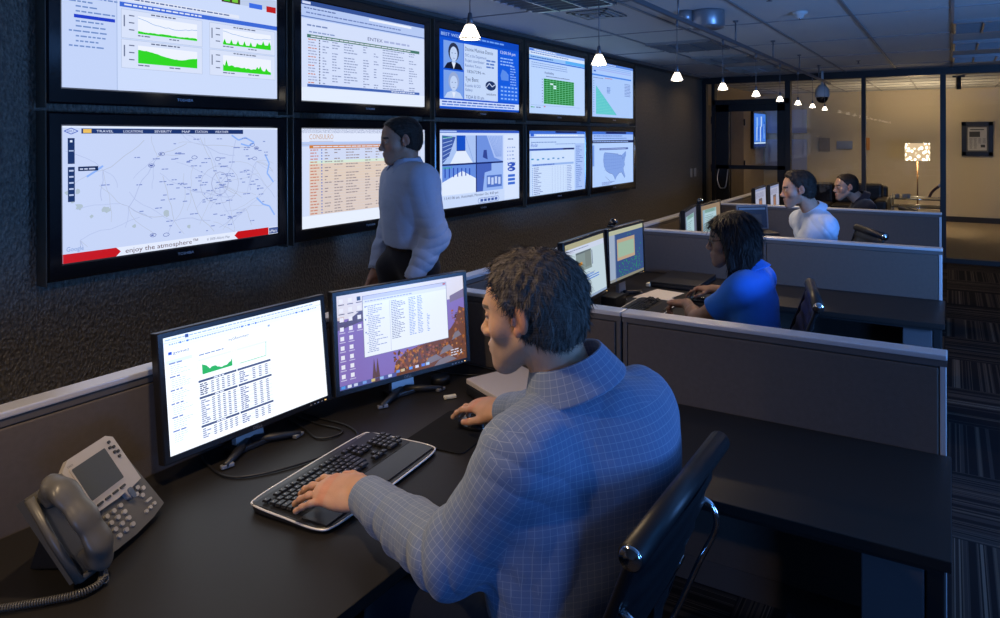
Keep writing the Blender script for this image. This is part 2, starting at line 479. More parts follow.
# ------------------------------------------------------------ hand (x to the fingertips, y to the thumb, z out of the back of the hand)
def hand_blob(curl=(0.35, 0.35, 0.35, 0.35), spread=0.06, thumb=(0.9, -0.25), flip=1, tcurl=0.3, s2=0.9):
    b = Blob(); f = flip
    b.u(ecap((0.0, 0, 0), (0.045, 0.0, 0.002), 0.028, 0.038, (0, 0, 1), 0.5))
    b.u(ecap((0.03, 0, 0.002), (0.082, 0.0, 0.004), 0.037, 0.038, (0, 0, 1), 0.36), 0.02)
    b.u(ell((0.03, f * 0.026, -0.008), (0.03, 0.015, 0.013)), 0.015)
    b.u(ell((0.03, -f * 0.026, -0.006), (0.032, 0.013, 0.011)), 0.015)
    L = ((0.042, 0.025, 0.021), (0.047, 0.029, 0.022), (0.043, 0.027, 0.021), (0.034, 0.020, 0.019))
    ys = (0.0295, 0.0095, -0.0105, -0.029); xs = (0.084, 0.089, 0.085, 0.077); rr = (0.0088, 0.009, 0.0085, 0.0075)
    for i in range(4):
        sp = (1.5 - i) * spread; a = curl[i] if not isinstance(curl[i], (tuple, list)) else curl[i][0]
        cs = [a, a * 1.15 * s2, a * 0.75 * s2] if not isinstance(curl[i], (tuple, list)) else curl[i]
        p = A3(xs[i], f * ys[i], 0.003); ang = 0
        b.u(ell(p + A3(-0.002, 0, 0.0045), (0.011, 0.0085, 0.007)), 0.008)
        for j in range(3):
            ang += cs[j]; d = A3(math.cos(ang) * math.cos(sp), f * math.cos(ang) * math.sin(sp), -math.sin(ang))
            q = p + d * L[i][j]; r0 = rr[i] * (1 - 0.08 * j)
            b.u(cap(p, q, r0, r0 * 0.91), 0.0035)
            b.u(ell(q - d * 0.001, (r0 * 1.0,) * 3), 0.003)
            p = q
    p = A3(0.012, f * 0.022, -0.006); az, el = thumb
    for j, (l, r0, r1) in enumerate(((0.042, 0.0145, 0.0115), (0.034, 0.0112, 0.0098), (0.026, 0.0098, 0.008))):
        a2 = az - tcurl * j; d = A3(math.cos(a2) * math.cos(el), f * math.sin(a2) * math.cos(el), math.sin(el)); q = p + d * l
        b.u(cap(p, q, r0, r1), 0.010 if j == 0 else 0.004); p = q
    return b
def axes(x, z):
    x = nrm(x); z = nrm(np.asarray(z, float) - x * (np.asarray(z, float) @ x)); y = np.cross(z, x)
    return np.stack([x, y, z], 1)

def skin_mat(name, sss=0.12, rough=0.5):
    m = mat(name, (0.5, 0.3, 0.2), rough, spec=0.35, sss=sss); nt, N, L, b = nodes_of(m)
    at = N.new('ShaderNodeAttribute'); at.attribute_name = 'tone'; L.new(at.outputs['Color'], b.inputs['Base Color'])
    tc = N.new('ShaderNodeTexCoord'); n = N.new('ShaderNodeTexNoise'); n.inputs['Scale'].default_value = 260; n.inputs['Detail'].default_value = 3
    L.new(tc.outputs['Object'], n.inputs['Vector']); bp = N.new('ShaderNodeBump'); bp.inputs['Strength'].default_value = 0.25; bp.inputs['Distance'].default_value = 0.0015
    L.new(n.outputs['Fac'], bp.inputs['Height']); L.new(bp.outputs['Normal'], b.inputs['Normal'])
    return m
def hair_mat(name, dark, light, amount=0.55, rough=0.45):
    m = mat(name, dark, rough, spec=0.15); nt, N, L, b = nodes_of(m)
    tc = N.new('ShaderNodeAttribute'); tc.attribute_name = 'strand'
    n = N.new('ShaderNodeTexNoise'); n.inputs['Scale'].default_value = 1; n.inputs['Detail'].default_value = 3
    L.new(tc.outputs['Vector'], n.inputs['Vector'])
    cr = N.new('ShaderNodeValToRGB'); cr.color_ramp.elements[0].position = 0.5 - amount * 0.3; cr.color_ramp.elements[1].position = 0.5 + amount * 0.3
    cr.color_ramp.elements[0].color = (*dark, 1); cr.color_ramp.elements[1].color = (*light, 1)
    L.new(n.outputs['Fac'], cr.inputs[0]); L.new(cr.outputs[0], b.inputs['Base Color'])
    bp = N.new('ShaderNodeBump'); bp.inputs['Strength'].default_value = 0.9; bp.inputs['Distance'].default_value = 0.003
    L.new(n.outputs['Fac'], bp.inputs['Height']); L.new(bp.outputs['Normal'], b.inputs['Normal'])
    return m
def cloth_mat(name, col, rough=0.85, check=None, weave=0.25, sheen=0.2):
    """check = (cell, line width, line colour, line colour 2)"""
    m = mat(name, col, rough, spec=0.15, sheen=sheen); nt, N, L, b = nodes_of(m)
    uv = N.new('ShaderNodeUVMap'); uv.uv_map = 'cloth'; tc = N.new('ShaderNodeTexCoord')
    n = N.new('ShaderNodeTexNoise'); n.inputs['Scale'].default_value = 18; n.inputs['Detail'].default_value = 4; L.new(tc.outputs['Object'], n.inputs['Vector'])
    bp = N.new('ShaderNodeBump'); bp.inputs['Strength'].default_value = weave; bp.inputs['Distance'].default_value = 0.01
    L.new(n.outputs['Fac'], bp.inputs['Height']); L.new(bp.outputs['Normal'], b.inputs['Normal'])
    if check:
        sp = N.new('ShaderNodeSeparateXYZ'); L.new(uv.outputs[0], sp.inputs[0]); outs = []
        for k in (0, 1):
            a = N.new('ShaderNodeMath'); a.operation = 'DIVIDE'; a.inputs[1].default_value = check[0]; L.new(sp.outputs[k], a.inputs[0])
            c = N.new('ShaderNodeMath'); c.operation = 'PINGPONG'; c.inputs[1].default_value = 0.5; L.new(a.outputs[0], c.inputs[0])
            d = N.new('ShaderNodeMapRange'); d.inputs[1].default_value = check[1]; d.inputs[2].default_value = check[1] * 0.55; d.inputs[3].default_value = 0; d.inputs[4].default_value = 1
            L.new(c.outputs[0], d.inputs[0]); outs.append(d)
        mx = N.new('ShaderNodeMath'); mx.operation = 'MAXIMUM'; L.new(outs[0].outputs[0], mx.inputs[0]); L.new(outs[1].outputs[0], mx.inputs[1])
        mi = N.new('ShaderNodeMix'); mi.data_type = 'RGBA'; mi.inputs[6].default_value = (*col, 1); mi.inputs[7].default_value = (*check[2], 1)
        L.new(mx.outputs[0], mi.inputs[0]); L.new(mi.outputs[2], b.inputs['Base Color'])
    return m
def folds(joints, amp=0.004, seed=1, freq=150):
    """creases that gather around the joints, running across the limb"""
    def f(p):
        out = vnoise(p, 22, seed) * amp * 0.7 + vnoise(p, 50, seed + 7) * amp * 0.3
        ps = (p + np.array([0.10, 0, 0]) * p[:, 2:3]) * np.array([1.0, 1.0, 0.42]); out = out + amp * 1.7 * (0.45 - np.abs(vnoise(ps, 15, seed + 11))) + amp * 0.8 * (0.4 - np.abs(vnoise(ps, 34, seed + 12)))
        for c, ax, r, a in joints:
            c = np.asarray(c, float); ax = nrm(ax); q = p - c; m = np.exp(-(q ** 2).sum(1) / (r * r))
            t = q @ ax; side = q @ nrm(np.cross(ax, (0.3, 0.2, 0.9)))
            w_ = vnoise(p, 14, seed + 3); out = out + m * a * (0.35 + 0.65 * np.clip(vnoise(p, 20, seed + 5) + 0.4, 0, 1)) * (1 - 1.6 * np.abs(np.sin(0.5 * (t * freq + 2.6 * np.sin(side * 22 + seed) + w_ * 3.0))) ** 0.8)
        return out
    return f
# ------------------------------------------------------------ camera
CAM_H = 1.5921
def make_camera():
    yaw, pit, rol = 0.4963, 0.0025, -0.0031
    cy, sy = math.cos(yaw), math.sin(yaw)
    F = np.array([-sy, cy, 0]); R = np.array([cy, sy, 0]); U = np.array([0, 0, 1.])
    cp, sp = math.cos(pit), math.sin(pit)
    F2 = cp * F - sp * U; U2 = sp * F + cp * U
    cr, sr = math.cos(rol), math.sin(rol)
    R3 = cr * R + sr * U2; U3 = -sr * R + cr * U2
    cd = bpy.data.cameras.new('camera'); cd.sensor_width = 36; cd.lens = 677.22 / 1000 * 36
    cd.shift_x = -0.0843; cd.shift_y = -0.1703; cd.clip_start = 0.02
    o = bpy.data.objects.new('camera', cd); COL.objects.link(o)
    o.matrix_world = frame((0, 0, CAM_H), R3, U3, -F2)
    SC.camera = o
make_camera()

# ------------------------------------------------------------ setting
CEIL = 2.455; XW = -3.24; YG = 9.69; GR = 0.625
def struct(name, mb, mats, parent=None):
    o = mb.build(name, mats, parent)
    if parent is None: o['kind'] = 'structure'
    return o

# carpet tiles with stripes, turned a quarter from tile to tile
def carpet_mat():
    m = mat('carpet_tiles', (0.03, 0.03, 0.03), 0.95, spec=0.1)
    nt, N, L, b = nodes_of(m)
    tc = N.new('ShaderNodeTexCoord'); sp = N.new('ShaderNodeSeparateXYZ'); L.new(tc.outputs['Object'], sp.inputs[0])
    def mth(op, a, b_=None, c=None):
        n = N.new('ShaderNodeMath'); n.operation = op
        for i, v in enumerate((a, b_, c)):
            if v is None: continue
            if isinstance(v, (int, float)): n.inputs[i].default_value = v
            else: L.new(v, n.inputs[i])
        return n.outputs[0]
    ts = 0.61
    tx = mth('FLOOR', mth('DIVIDE', mth('ADD', sp.outputs['X'], 0.04), ts)); ty = mth('FLOOR', mth('DIVIDE', sp.outputs['Y'], ts))
    par = mth('PINGPONG', mth('ADD', tx, ty), 1)
    sel = N.new('ShaderNodeMix'); sel.data_type = 'FLOAT'
    L.new(par, sel.inputs[0]); L.new(sp.outputs['X'], sel.inputs[2]); L.new(sp.outputs['Y'], sel.inputs[3])
    cv = N.new('ShaderNodeCombineXYZ')
    L.new(sel.outputs[0], cv.inputs[0]); L.new(mth('MULTIPLY', tx, 3.7), cv.inputs[1]); L.new(mth('MULTIPLY', ty, 5.3), cv.inputs[2])
    n1 = N.new('ShaderNodeTexNoise'); n1.inputs['Scale'].default_value = 26; n1.inputs['Detail'].default_value = 1
    L.new(cv.outputs[0], n1.inputs['Vector'])
    cr = N.new('ShaderNodeValToRGB'); cr.color_ramp.interpolation = 'CONSTANT'
    e = cr.color_ramp.elements; e[0].position = 0; e[0].color = (0.0100, 0.0092, 0.0109, 1); e[1].position = 0.47; e[1].color = (0.0300, 0.0253, 0.0244, 1)
    for p, c in ((0.53, (0.0650, 0.0506, 0.0399, 1)), (0.57, (0.0120, 0.0110, 0.0126, 1)), (0.62, (0.1000, 0.0828, 0.0672, 1)), (0.67, (0.0225, 0.0184, 0.0176, 1))):
        q = e.new(p); q.color = c
    L.new(n1.outputs['Fac'], cr.inputs[0]); L.new(cr.outputs[0], b.inputs['Base Color'])
    return m
struct('floor', MB().box((0.0, 3.6, -0.05), (6.6, 12.3, 0.1)), carpet_mat())
struct('floor_lobby', MB().box((0.0, 12.1, -0.05), (9.6, 4.7, 0.1)), mat('lobby_carpet', (0.22, 0.17, 0.11), 0.8, vary=(30, 0.2)))

def wallpaper():
    m = mat('metallic_wallpaper', (0.1, 0.082, 0.062), 0.42, metal=0.25, spec=0.6)
    nt, N, L, b = nodes_of(m)
    tc = N.new('ShaderNodeTexCoord'); mp = N.new('ShaderNodeMapping'); mp.inputs['Scale'].default_value = (1, 1.0, 0.55)
    L.new(tc.outputs['Object'], mp.inputs[0])
    n = N.new('ShaderNodeTexNoise'); n.inputs['Scale'].default_value = 75; n.inputs['Detail'].default_value = 6; n.inputs['Roughness'].default_value = 0.7
    n2 = N.new('ShaderNodeTexVoronoi'); n2.inputs['Scale'].default_value = 110
    L.new(mp.outputs[0], n.inputs['Vector']); L.new(mp.outputs[0], n2.inputs['Vector'])
    ad = N.new('ShaderNodeMath'); ad.operation = 'ADD'; L.new(n.outputs['Fac'], ad.inputs[0]); L.new(n2.outputs['Distance'], ad.inputs[1])
    bp = N.new('ShaderNodeBump'); bp.inputs['Strength'].default_value = 1.0; bp.inputs['Distance'].default_value = 0.006
    L.new(ad.outputs[0], bp.inputs['Height']); L.new(bp.outputs['Normal'], b.inputs['Normal'])
    cr = N.new('ShaderNodeValToRGB'); cr.color_ramp.elements[0].position = 0.35; cr.color_ramp.elements[0].color = (0.10, 0.088, 0.075, 1)
    cr.color_ramp.elements[1].position = 0.7; cr.color_ramp.elements[1].color = (0.30, 0.26, 0.20, 1)
    L.new(n.outputs['Fac'], cr.inputs[0]); L.new(cr.outputs[0], b.inputs['Base Color'])
    return m
struct('wall_left', MB().box((XW - 0.06, 3.6, CEIL / 2), (0.12, 12.3, CEIL)), wallpaper())
M_DARKWALL = mat('painted_room_wall', (0.22, 0.2, 0.18), 0.8)
struct('wall_right', MB().box((3.3, 3.6, CEIL / 2), (0.12, 12.3, CEIL)), M_DARKWALL)
struct('wall_rear', MB().box((0.03, -2.5, CEIL / 2), (6.66, 0.12, CEIL)), M_DARKWALL)
M_TILE = mat('ceiling_tile', (0.50, 0.50, 0.50), 0.75, vary=(2.0, 0.06), bump=(220, 0.25, 0.002))
struct('ceiling', MB().box((0.03, 3.6, CEIL + 0.05), (6.66, 12.3, 0.1)), M_TILE)
tb = MB()
M_TBAR = mat('ceiling_grid_metal', (0.2, 0.2, 0.21), 0.5)
x = 0.01 - 5 * GR
while x < 3.2: tb.box((x, 3.6, CEIL - 0.004), (0.022, 12.18, 0.008)); x += GR
y = 3.9 - 10 * GR
k = 0
while y < YG:
    if k % 2 == 0: tb.box((0.03, y, CEIL - 0.003), (6.5, 0.014, 0.006))
    y += GR; k += 1
struct('trim_1', tb, M_TBAR)
# thin moulding where the metallic wallpaper meets the ceiling
struct('trim_2', MB().box((XW + 0.012, 3.6, CEIL - 0.02), (0.02, 12.1, 0.03)), mat('bronze_trim', (0.05, 0.045, 0.04), 0.5))

# glass wall: black frame, panes, door
M_BLK = mat('black_frame_metal', (0.008, 0.008, 0.01), 0.45)
fr = MB()
for xx, w in ((-3.205, 0.06), (-3.07, 0.05), (-2.0, 0.075), (-1.02, 0.05), (-0.088, 0.065), (0.9, 0.085), (1.9, 0.085), (2.9, 0.085)):
    fr.box((xx, YG, CEIL / 2), (w, 0.1, CEIL))
fr.box((0.03, YG, CEIL - 0.045), (6.54, 0.11, 0.09)); 
fr.box((0.62, YG, 0.03), (5.3, 0.11, 0.06)); fr.box((-3.14, YG, 0.03), (0.2, 0.1, 0.06))
fr.box((-2.53, YG, 2.09), (1.1, 0.1, 0.07))
struct('window_frame_wall', fr, M_BLK)['kind'] = 'structure'
def glass_mat(name, tint=(0.93, 0.95, 0.95), rough=0.0, ior=1.5):
    m = bpy.data.materials.new(name); m.use_nodes = True; nt = m.node_tree; N = nt.nodes; L = nt.links
    N.remove(N['Principled BSDF'])
    t = N.new('ShaderNodeBsdfTransparent'); t.inputs[0].default_value = (*tint, 1)
    g = N.new('ShaderNodeBsdfGlossy'); g.inputs['Roughness'].default_value = rough
    lw = N.new('ShaderNodeFresnel'); lw.inputs[0].default_value = ior
    mx = N.new('ShaderNodeMixShader'); L.new(lw.outputs[0], mx.inputs[0]); L.new(t.outputs[0], mx.inputs[1]); L.new(g.outputs[0], mx.inputs[2])
    L.new(mx.outputs[0], N['Material Output'].inputs[0]); return m
M_GLASS = glass_mat('clear_glass_pane')
panes = [(-3.17, -3.1, 0.06, 2.365), (-3.04, -2.04, 2.125, 2.365), (-1.96, -1.045, 0.06, 2.365), (-0.995, -0.12, 0.06, 2.365), (-0.055, 0.86, 0.06, 2.365), (0.94, 1.86, 0.06, 2.365), (1.94, 2.86, 0.06, 2.365)]
for i, (a, b, z0, z1) in enumerate(panes):
    vs = [(a, YG, z0), (b, YG, z0), (b, YG, z1), (a, YG, z1)]
    o = from_pydata('window_%d' % (i + 1), vs, [(0, 1, 2, 3)], M_GLASS); o['kind'] = 'structure'
# the glazed door in the black frame
d = MB()
x0, x1 = -3.04, -2.04; zt = 2.055
d.box(((x0 + 0.1), YG, zt / 2), (0.19, 0.05, zt)); d.box((x1 - 0.055, YG, zt / 2), (0.11, 0.05, zt))
d.box(((x0 + x1) / 2, YG, zt - 0.05), (1.0, 0.05, 0.1)); d.box(((x0 + x1) / 2, YG, 1.15), (1.0, 0.05, 0.055)); d.box(((x0 + x1) / 2, YG, 0.12), (1.0, 0.05, 0.24))
door = struct('door_1', d, M_BLK)
door['kind'] = 'structure'
for z0, z1 in ((0.24, 1.122), (1.178, 1.955)):
    from_pydata('pane', [(x0 + 0.195, YG, z0), (x1 - 0.11, YG, z0), (x1 - 0.11, YG, z1), (x0 + 0.195, YG, z1)], [(0, 1, 2, 3)], M_GLASS, door)
hb = MB(); hb.tube(smooth_path([(-2.99, YG - 0.03, 1.12), (-3.0, YG - 0.08, 0.98), (-2.96, YG - 0.1, 0.86), (-2.91, YG - 0.1, 0.845), (-2.87, YG - 0.09, 0.88), (-2.855, YG - 0.03, 1.12)], 6), 0.009)
hb.build('door_handle', mat('brushed_steel', (0.55, 0.55, 0.55), 0.3, metal=1), door)

# the lobby beyond the glass
YB = 14.3; CL = 2.47
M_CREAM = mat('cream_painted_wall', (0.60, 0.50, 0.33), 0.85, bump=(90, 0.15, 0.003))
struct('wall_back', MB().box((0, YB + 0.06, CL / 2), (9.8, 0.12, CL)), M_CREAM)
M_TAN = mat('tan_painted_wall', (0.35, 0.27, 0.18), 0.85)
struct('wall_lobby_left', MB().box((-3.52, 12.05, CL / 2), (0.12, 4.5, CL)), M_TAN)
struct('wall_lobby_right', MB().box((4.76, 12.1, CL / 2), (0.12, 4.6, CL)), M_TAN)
struct('ceiling_lobby', MB().box((0, 12.02, CL + 0.05), (9.8, 4.6, 0.1)), M_TILE)
g2 = MB()
x = -4.3
while x < 4.5: g2.box((x, 12.0, CL - 0.004), (0.022, 4.5, 0.008)); x += GR
y = 10.2
while y < 14.2: g2.box((0, y, CL - 0.003), (9.4, 0.016, 0.006)); y += GR
struct('trim_3', g2, M_TBAR)
struct('baseboard_back', MB().box((0, YB - 0.012, 0.05), (9.4, 0.025, 0.1)), mat('dark_baseboard', (0.02, 0.018, 0.018), 0.6))
M_DOORW = mat('brown_door_wood', (0.12, 0.085, 0.055), 0.5, vary=(6, 0.25))
for n_, ya, yb in ((2, 9.85, 10.68), (3, 11.82, 12.65)):
    o = struct('door_%d' % n_, MB().box((-3.45, (ya + yb) / 2, 1.05), (0.03, yb - ya, 2.1), bev=0.004), M_DOORW)
    for z in (0.3, 1.08, 1.86): MB().box((-3.428, yb + 0.015, z), (0.03, 0.03, 0.12)).build('hinge', mat('hinge_dark', (0.03, 0.03, 0.03), 0.4, metal=1), o)
# tall panels on the back wall left of the lobby (window panels with pale blue blinds)
for i, xc in enumerate((-3.24, -2.76)):
    w = struct('window_%d' % (20 + i), MB().box((xc, YB - 0.02, 1.9), (0.36, 0.04, 0.48)).box((xc, YB - 0.02, 1.22), (0.36, 0.04, 0.62)), mat('pale_frosted_pane', (0.42, 0.45, 0.55), 0.4))
# ------------------------------------------------------------ wall displays
M_SCR_B = screen_mat('display_glow', 1.0, True); M_SCR_D = screen_mat('display_glow_detail', 1.0, False)
M_GLOSSBLK = mat('glossy_black_plastic', (0.006, 0.006, 0.008), 0.12, spec=0.6, coat=0.5)
M_MATBLK = mat('matte_black_plastic', (0.012, 0.012, 0.014), 0.45)
M_LOGO = mat('pale_badge_lettering', (0.6, 0.65, 0.75), 0.4, metal=0.3, emit=(0.4, 0.5, 0.7), estr=0.0)
M_EDGE = mat('smoked_clear_edge', (0.10, 0.08, 0.06), 0.15, spec=0.8)

def c_graphs(R):
    c = Canvas(160, 90); c.rect(0, 0, 160, 90, (205, 220, 252), 0)
    c.rect(0, 0, 160, 5, (150, 175, 225)); c.rect(0, 5, 33, 85, (196, 212, 248)); c.rect(33, 5, .4, 85, (160, 180, 220), 2)
    c.rect(110, 6, 16, 9, (70, 60, 40)); c.rect(112, 7, 5, 7, (60, 190, 40), 2); c.rect(119, 9, 5, 5, (120, 200, 60), 2)
    c.rect(126, 6, 34, 9, (190, 205, 235), 1.5)
    c.rect(150, 12, 9, 5, (190, 30, 30), 2); c.rect(134, 12, 12, 4, (60, 110, 230), 2)
    c.rect(35, 28, 125, 3.4, (60, 105, 215), 2); c.rect(35, 24, 90, 2.6, (225, 232, 250), 2)
    c.words(38, 24.7, 80, 1.0, (90, 110, 160), R, 3); c.words(38, 29, 60, 1.1, (225, 235, 255), R, 3)
    for k in range(16):
        y = 12 + k * 3.3
        if k == 9: c.rect(7, y - .6, 25, 2.3, (30, 60, 200), 2)
        else: c.words(4 + 4 * (k % 3 > 0), y, 22 + R.uniform(-6, 6), 1.0, (110, 140, 200), R, 2)
    for gx, gy, w, kind in ((36, 33, 58, 0), (36, 54, 58, 1), (100, 33, 58, 2), (100, 54, 58, 3)):
        c.rect(gx, gy, w, 20, (216, 226, 250), 2)
        c.line([(gx, gy), (gx + w, gy), (gx + w, gy + 20), (gx, gy + 20), (gx, gy)], .25, (170, 185, 215), 3)
        x0, x1 = gx + 11, gx + w - 4; yb = gy + 16; c.rect(x0, gy + 3.4, x1 - x0, 12.6, (238, 243, 255), 3)
        c.words(gx + 20, gy + .9, 22, .9, (90, 100, 130), R, 3); c.words(x0, gy + 17, 10, .8, (90, 100, 130), R, 3); c.words(x0 + 22, gy + 17, 10, .8, (90, 100, 130), R, 3)
        for q in range(3): c.rect(gx + 5, gy + 3.5 + q * 5, 3.6, .8, (100, 110, 140), 3)
        c.rect(gx + 1.5, gy + 4, .9, 8, (110, 120, 150), 3)
        n = 30; top = []
        for i in range(n + 1):
            t = i / n
            if kind == 0: h = 1.6 + R.uniform(-.3, .3)
            elif kind == 1: h = 9.5 - 4.5 * math.sin(min(1, t * 1.15) * PI * .62) ** 2 + (2.5 * max(0, t - .75) * 3) + R.uniform(-.2, .2)
            elif kind == 2: h = 1.4 + (3.4 if i % 4 == 1 else 0) + (2.2 if t > .72 else 0)
            else: h = 4.6 - 2 * t + R.uniform(-.6, .8) + (4 if i == 2 else 0) + (3.0 if i in (21, 23, 27) else 0)
            top.append((x0 + (x1 - x0) * t, yb - h))
        for (xa, ya), (xb, yb_) in zip(top[:-1], top[1:]): c.poly([(xa, ya), (xa, yb), (xb, yb), (xb, yb_)], (48, 215, 24), 4)
        if kind in (0, 2): c.line([(x0 + (x1 - x0) * i / 20, gy + 5 + 4.5 * math.sin(i / 20 * 2.6) * (1 if kind == 0 else .7) + R.uniform(-.5, .5)) for i in range(21)], .35, (110, 160, 220), 4)
    return c

def c_map(R):
    c = Canvas(160, 90); c.rect(0, 0, 160, 90, (199, 213, 247), 0)
    for _ in range(10):
        x, y = (R.uniform(2, 30), R.uniform(36, 62)) if R.random() < .6 else (R.uniform(40, 100), R.uniform(50, 78)); r = R.uniform(1, 3)
        c.poly([(x + r * R.uniform(.6, 1.2) * math.cos(a), y + r * R.uniform(.6, 1.2) * math.sin(a)) for a in [-q * PI / 5 for q in range(10)]], (176, 192, 205), 1)
    hubs = [(108, 44), (24, 30), (60, 22), (140, 28), (72, 70), (40, 56), (130, 66), (96, 14), (10, 76), (150, 50), (120, 84), (84, 48)]
    for i, (hx, hy) in enumerate(hubs):
        for q in range(14 if i == 0 else 6):
            a = R.uniform(0, 2 * PI); L_ = R.uniform(15, 42); p = [(hx, hy)]
            for s_ in range(6):
                a += R.uniform(-.35, .35); nx, ny = p[-1][0] + math.cos(a) * L_ / 6, p[-1][1] + math.sin(a) * L_ / 6
                if not (1 < nx < 159 and 5 < ny < 82): break
                p.append((nx, ny))
            c.line(p, .3 if q % 3 else .45, (174, 188, 228) if q % 2 else (182, 192, 214), 2)
    c.line([(108 + 7 * math.cos(a / 12 * PI * 2), 44 + 9 * math.sin(a / 12 * PI * 2)) for a in range(13)], .6, (165, 176, 215), 3)
    c.line([(108 + 16 * math.cos(a / 14 * PI * 2), 45 + 15 * math.sin(a / 14 * PI * 2)) for a in range(15)], .3, (165, 175, 205), 3)
    for lake in ([(118, 6), (124, 10), (130, 8), (138, 12), (133, 15), (126, 13)], [(148, 22), (152, 30), (150, 38), (156, 46)], [(140, 58), (146, 64), (152, 66), (157, 74)], [(14, 34), (20, 30), (24, 27)]):
        c.line(lake, 1.3, (140, 178, 248), 3)
    for _ in range(150):
        x, y = R.gauss(104, 30), R.gauss(42, 20)
        if 3 < x < 150 and 8 < y < 80: c.words(x, y, R.uniform(3, 7), .7, (122, 140, 204), R, 4)
    for _ in range(9):
        x, y = R.uniform(18, 150), R.uniform(10, 80); c.line([(x + 2.2 * math.cos(q), y + 1.3 * math.sin(q)) for q in [w * PI / 4 for w in range(9)]], .35, (70, 90, 170), 4)
        c.words(x - 1.3, y - .5, 2.8, 1, (70, 90, 170), R, 4)
    c.rect(0, 0, 160, 1.2, (225, 235, 255), 4); x = 12
    c.rect(11, 1.6, 117, 3.4, (24, 50, 110), 5); c.rect(12, 2, 5, 2.6, (235, 190, 90), 6)
    for wd, l in (('TRAVEL', 17), ('LOCATIONS', 21), ('SEVERITY', 20), ('MAP', 10), ('STATION', 16), ('WEATHER', 18)):
        c.text(x + 8, 4.2, wd, 1.7, (225, 232, 255), 6, width=l * .62); x += l
    c.line([(1, 3.4), (5, 1.4), (9, 3.4), (5, 5.4), (1, 3.4)], .5, (60, 90, 190), 6); c.text(2.6, 4.3, 'WU', 1.6, (50, 80, 180), 6)
    c.rect(3, 8, 4, 17, (22, 44, 96), 5); c.rect(3.6, 16, 2.8, .8, (170, 190, 230), 6); c.rect(4.3, 9.4, 1.4, 1.4, (220, 230, 255), 6)
    c.rect(3, 27, 4, 23, (22, 44, 96), 5)
    for q in range(5): c.rect(3.7, 29 + q * 4, 2.6, 1, (190, 205, 240), 6)
    c.rect(9, 27, 12, 3, (18, 38, 84), 5); c.words(10, 28.2, 10, .9, (200, 210, 240), R, 6)
    c.rect(0, 84, 160, 6, (228, 236, 255), 5)
    c.poly([(0, 84), (0, 90), (32, 90), (35, 87), (32, 84)], (196, 18, 22), 6)
    c.poly([(120, 87), (123, 90), (151, 90), (151, 84), (123, 84)], (196, 18, 22), 6)
    c.text(38, 88.6, 'enjoy the atmosphere\u2122', 3.3, (80, 35, 55), 6, width=52)
    c.text(97, 88, '\u00a9 2008 Abbott Map', 2.0, (110, 120, 150), 6, width=19)
    c.rect(151.5, 84.6, 8.5, 5, (70, 90, 150), 6); c.text(152, 88.6, 'eMars', 2.4, (235, 240, 255), 7, width=7)
    c.text(2, 82.5, 'Google', 3.0, (120, 150, 210), 6, width=10)
    return c

def c_table(R, title, band, rowcol, orange=False):
    c = Canvas(160, 90); c.rect(0, 0, 160, 90, (212, 224, 252), 0)
    c.rect(0, 0, 160, 4, (50, 80, 150)); c.rect(0, 4, 160, 12, (182, 202, 245))
    if not orange:
        c.rect(1, .8, 9, 2.2, (210, 220, 250), 2); c.words(3, 6, 40, 1.1, (90, 110, 170), R, 2); c.rect(80, 5, 60, 2.3, (235, 241, 255), 2); c.words(5, 10, 120, 1.2, (110, 130, 190), R, 2)
        c.rect(0, 14, 160, 1, (90, 120, 190), 2)
        c.words(6, 21, 24, 1.4, (120, 140, 190), R, 2); c.words(8, 27, 30, 1.2, (130, 150, 200), R, 2)
        c.text(78, 27, title, 3.4, (74, 86, 140), 3, width=20); c.words(100, 24.6, 46, 2.0, (168, 180, 222), R, 3)
        y0 = 30; n = 16; rh = 2.6; bx = 6
    else:
        c.rect(0, 0, 160, 12, (222, 230, 250), 1); c.text(8, 9.6, title, 4.6, (196, 160, 134), 3, width=27); c.rect(8, 11.2, 27, .8, (200, 200, 220), 3)
        c.rect(0, 14, 160, .5, (180, 190, 215), 2)
        y0 = 15; n = 22; rh = 2.75; bx = 8
    c.rect(bx, y0, 146, 3, band, 2); c.words(bx + 4, y0 + 1, 130, 1.0, (225, 230, 250), R, 3, (8, 16))
    for i in range(n):
        y = y0 + 3.2 + i * rh
        if orange:
            tone = (208, 218, 246) if i < 4 else ((214, 232, 214) if i == 4 else (224, 205, 190)); c.rect(bx, y, 146, rh - .1, tone, 1)
            if i > 10: c.rect(bx, y, 146, rh - .1, (220, 204, 196), 1.5)
        cc = (150, 138, 146) if orange else (132, 146, 190)
        c.words(bx + 1, y + .8, 10, .9, (200, 120, 100) if (orange or i % 3 == 0) else (150, 160, 200), R, 2)
        c.rect(bx + 13, y + .6, 1.2, 1.3, (60, 60, 90) if not orange else (70, 110, 200), 3)
        for cx, w in ((17, 9), (28, 11), (42, 20), (66, 10), (80, 9), (92, 34), (130, 13)):
            if R.random() < .82: c.words(bx + cx, y + .8, w * R.uniform(.5, 1), .9, cc, R, 2)
    if not orange: c.rect(bx, y0 + 3.2 + n * rh, 146, 2.6, (64, 100, 180), 2); c.rect(0, 78, 160, 12, (228, 238, 255), 1); c.words(110, y0 + 4.0 + n * rh, 36, 1, (220, 230, 250), R, 3)
    else: c.rect(0, y0 + 3.4 + n * rh, 160, 12, (232, 240, 255), 1)
    return c

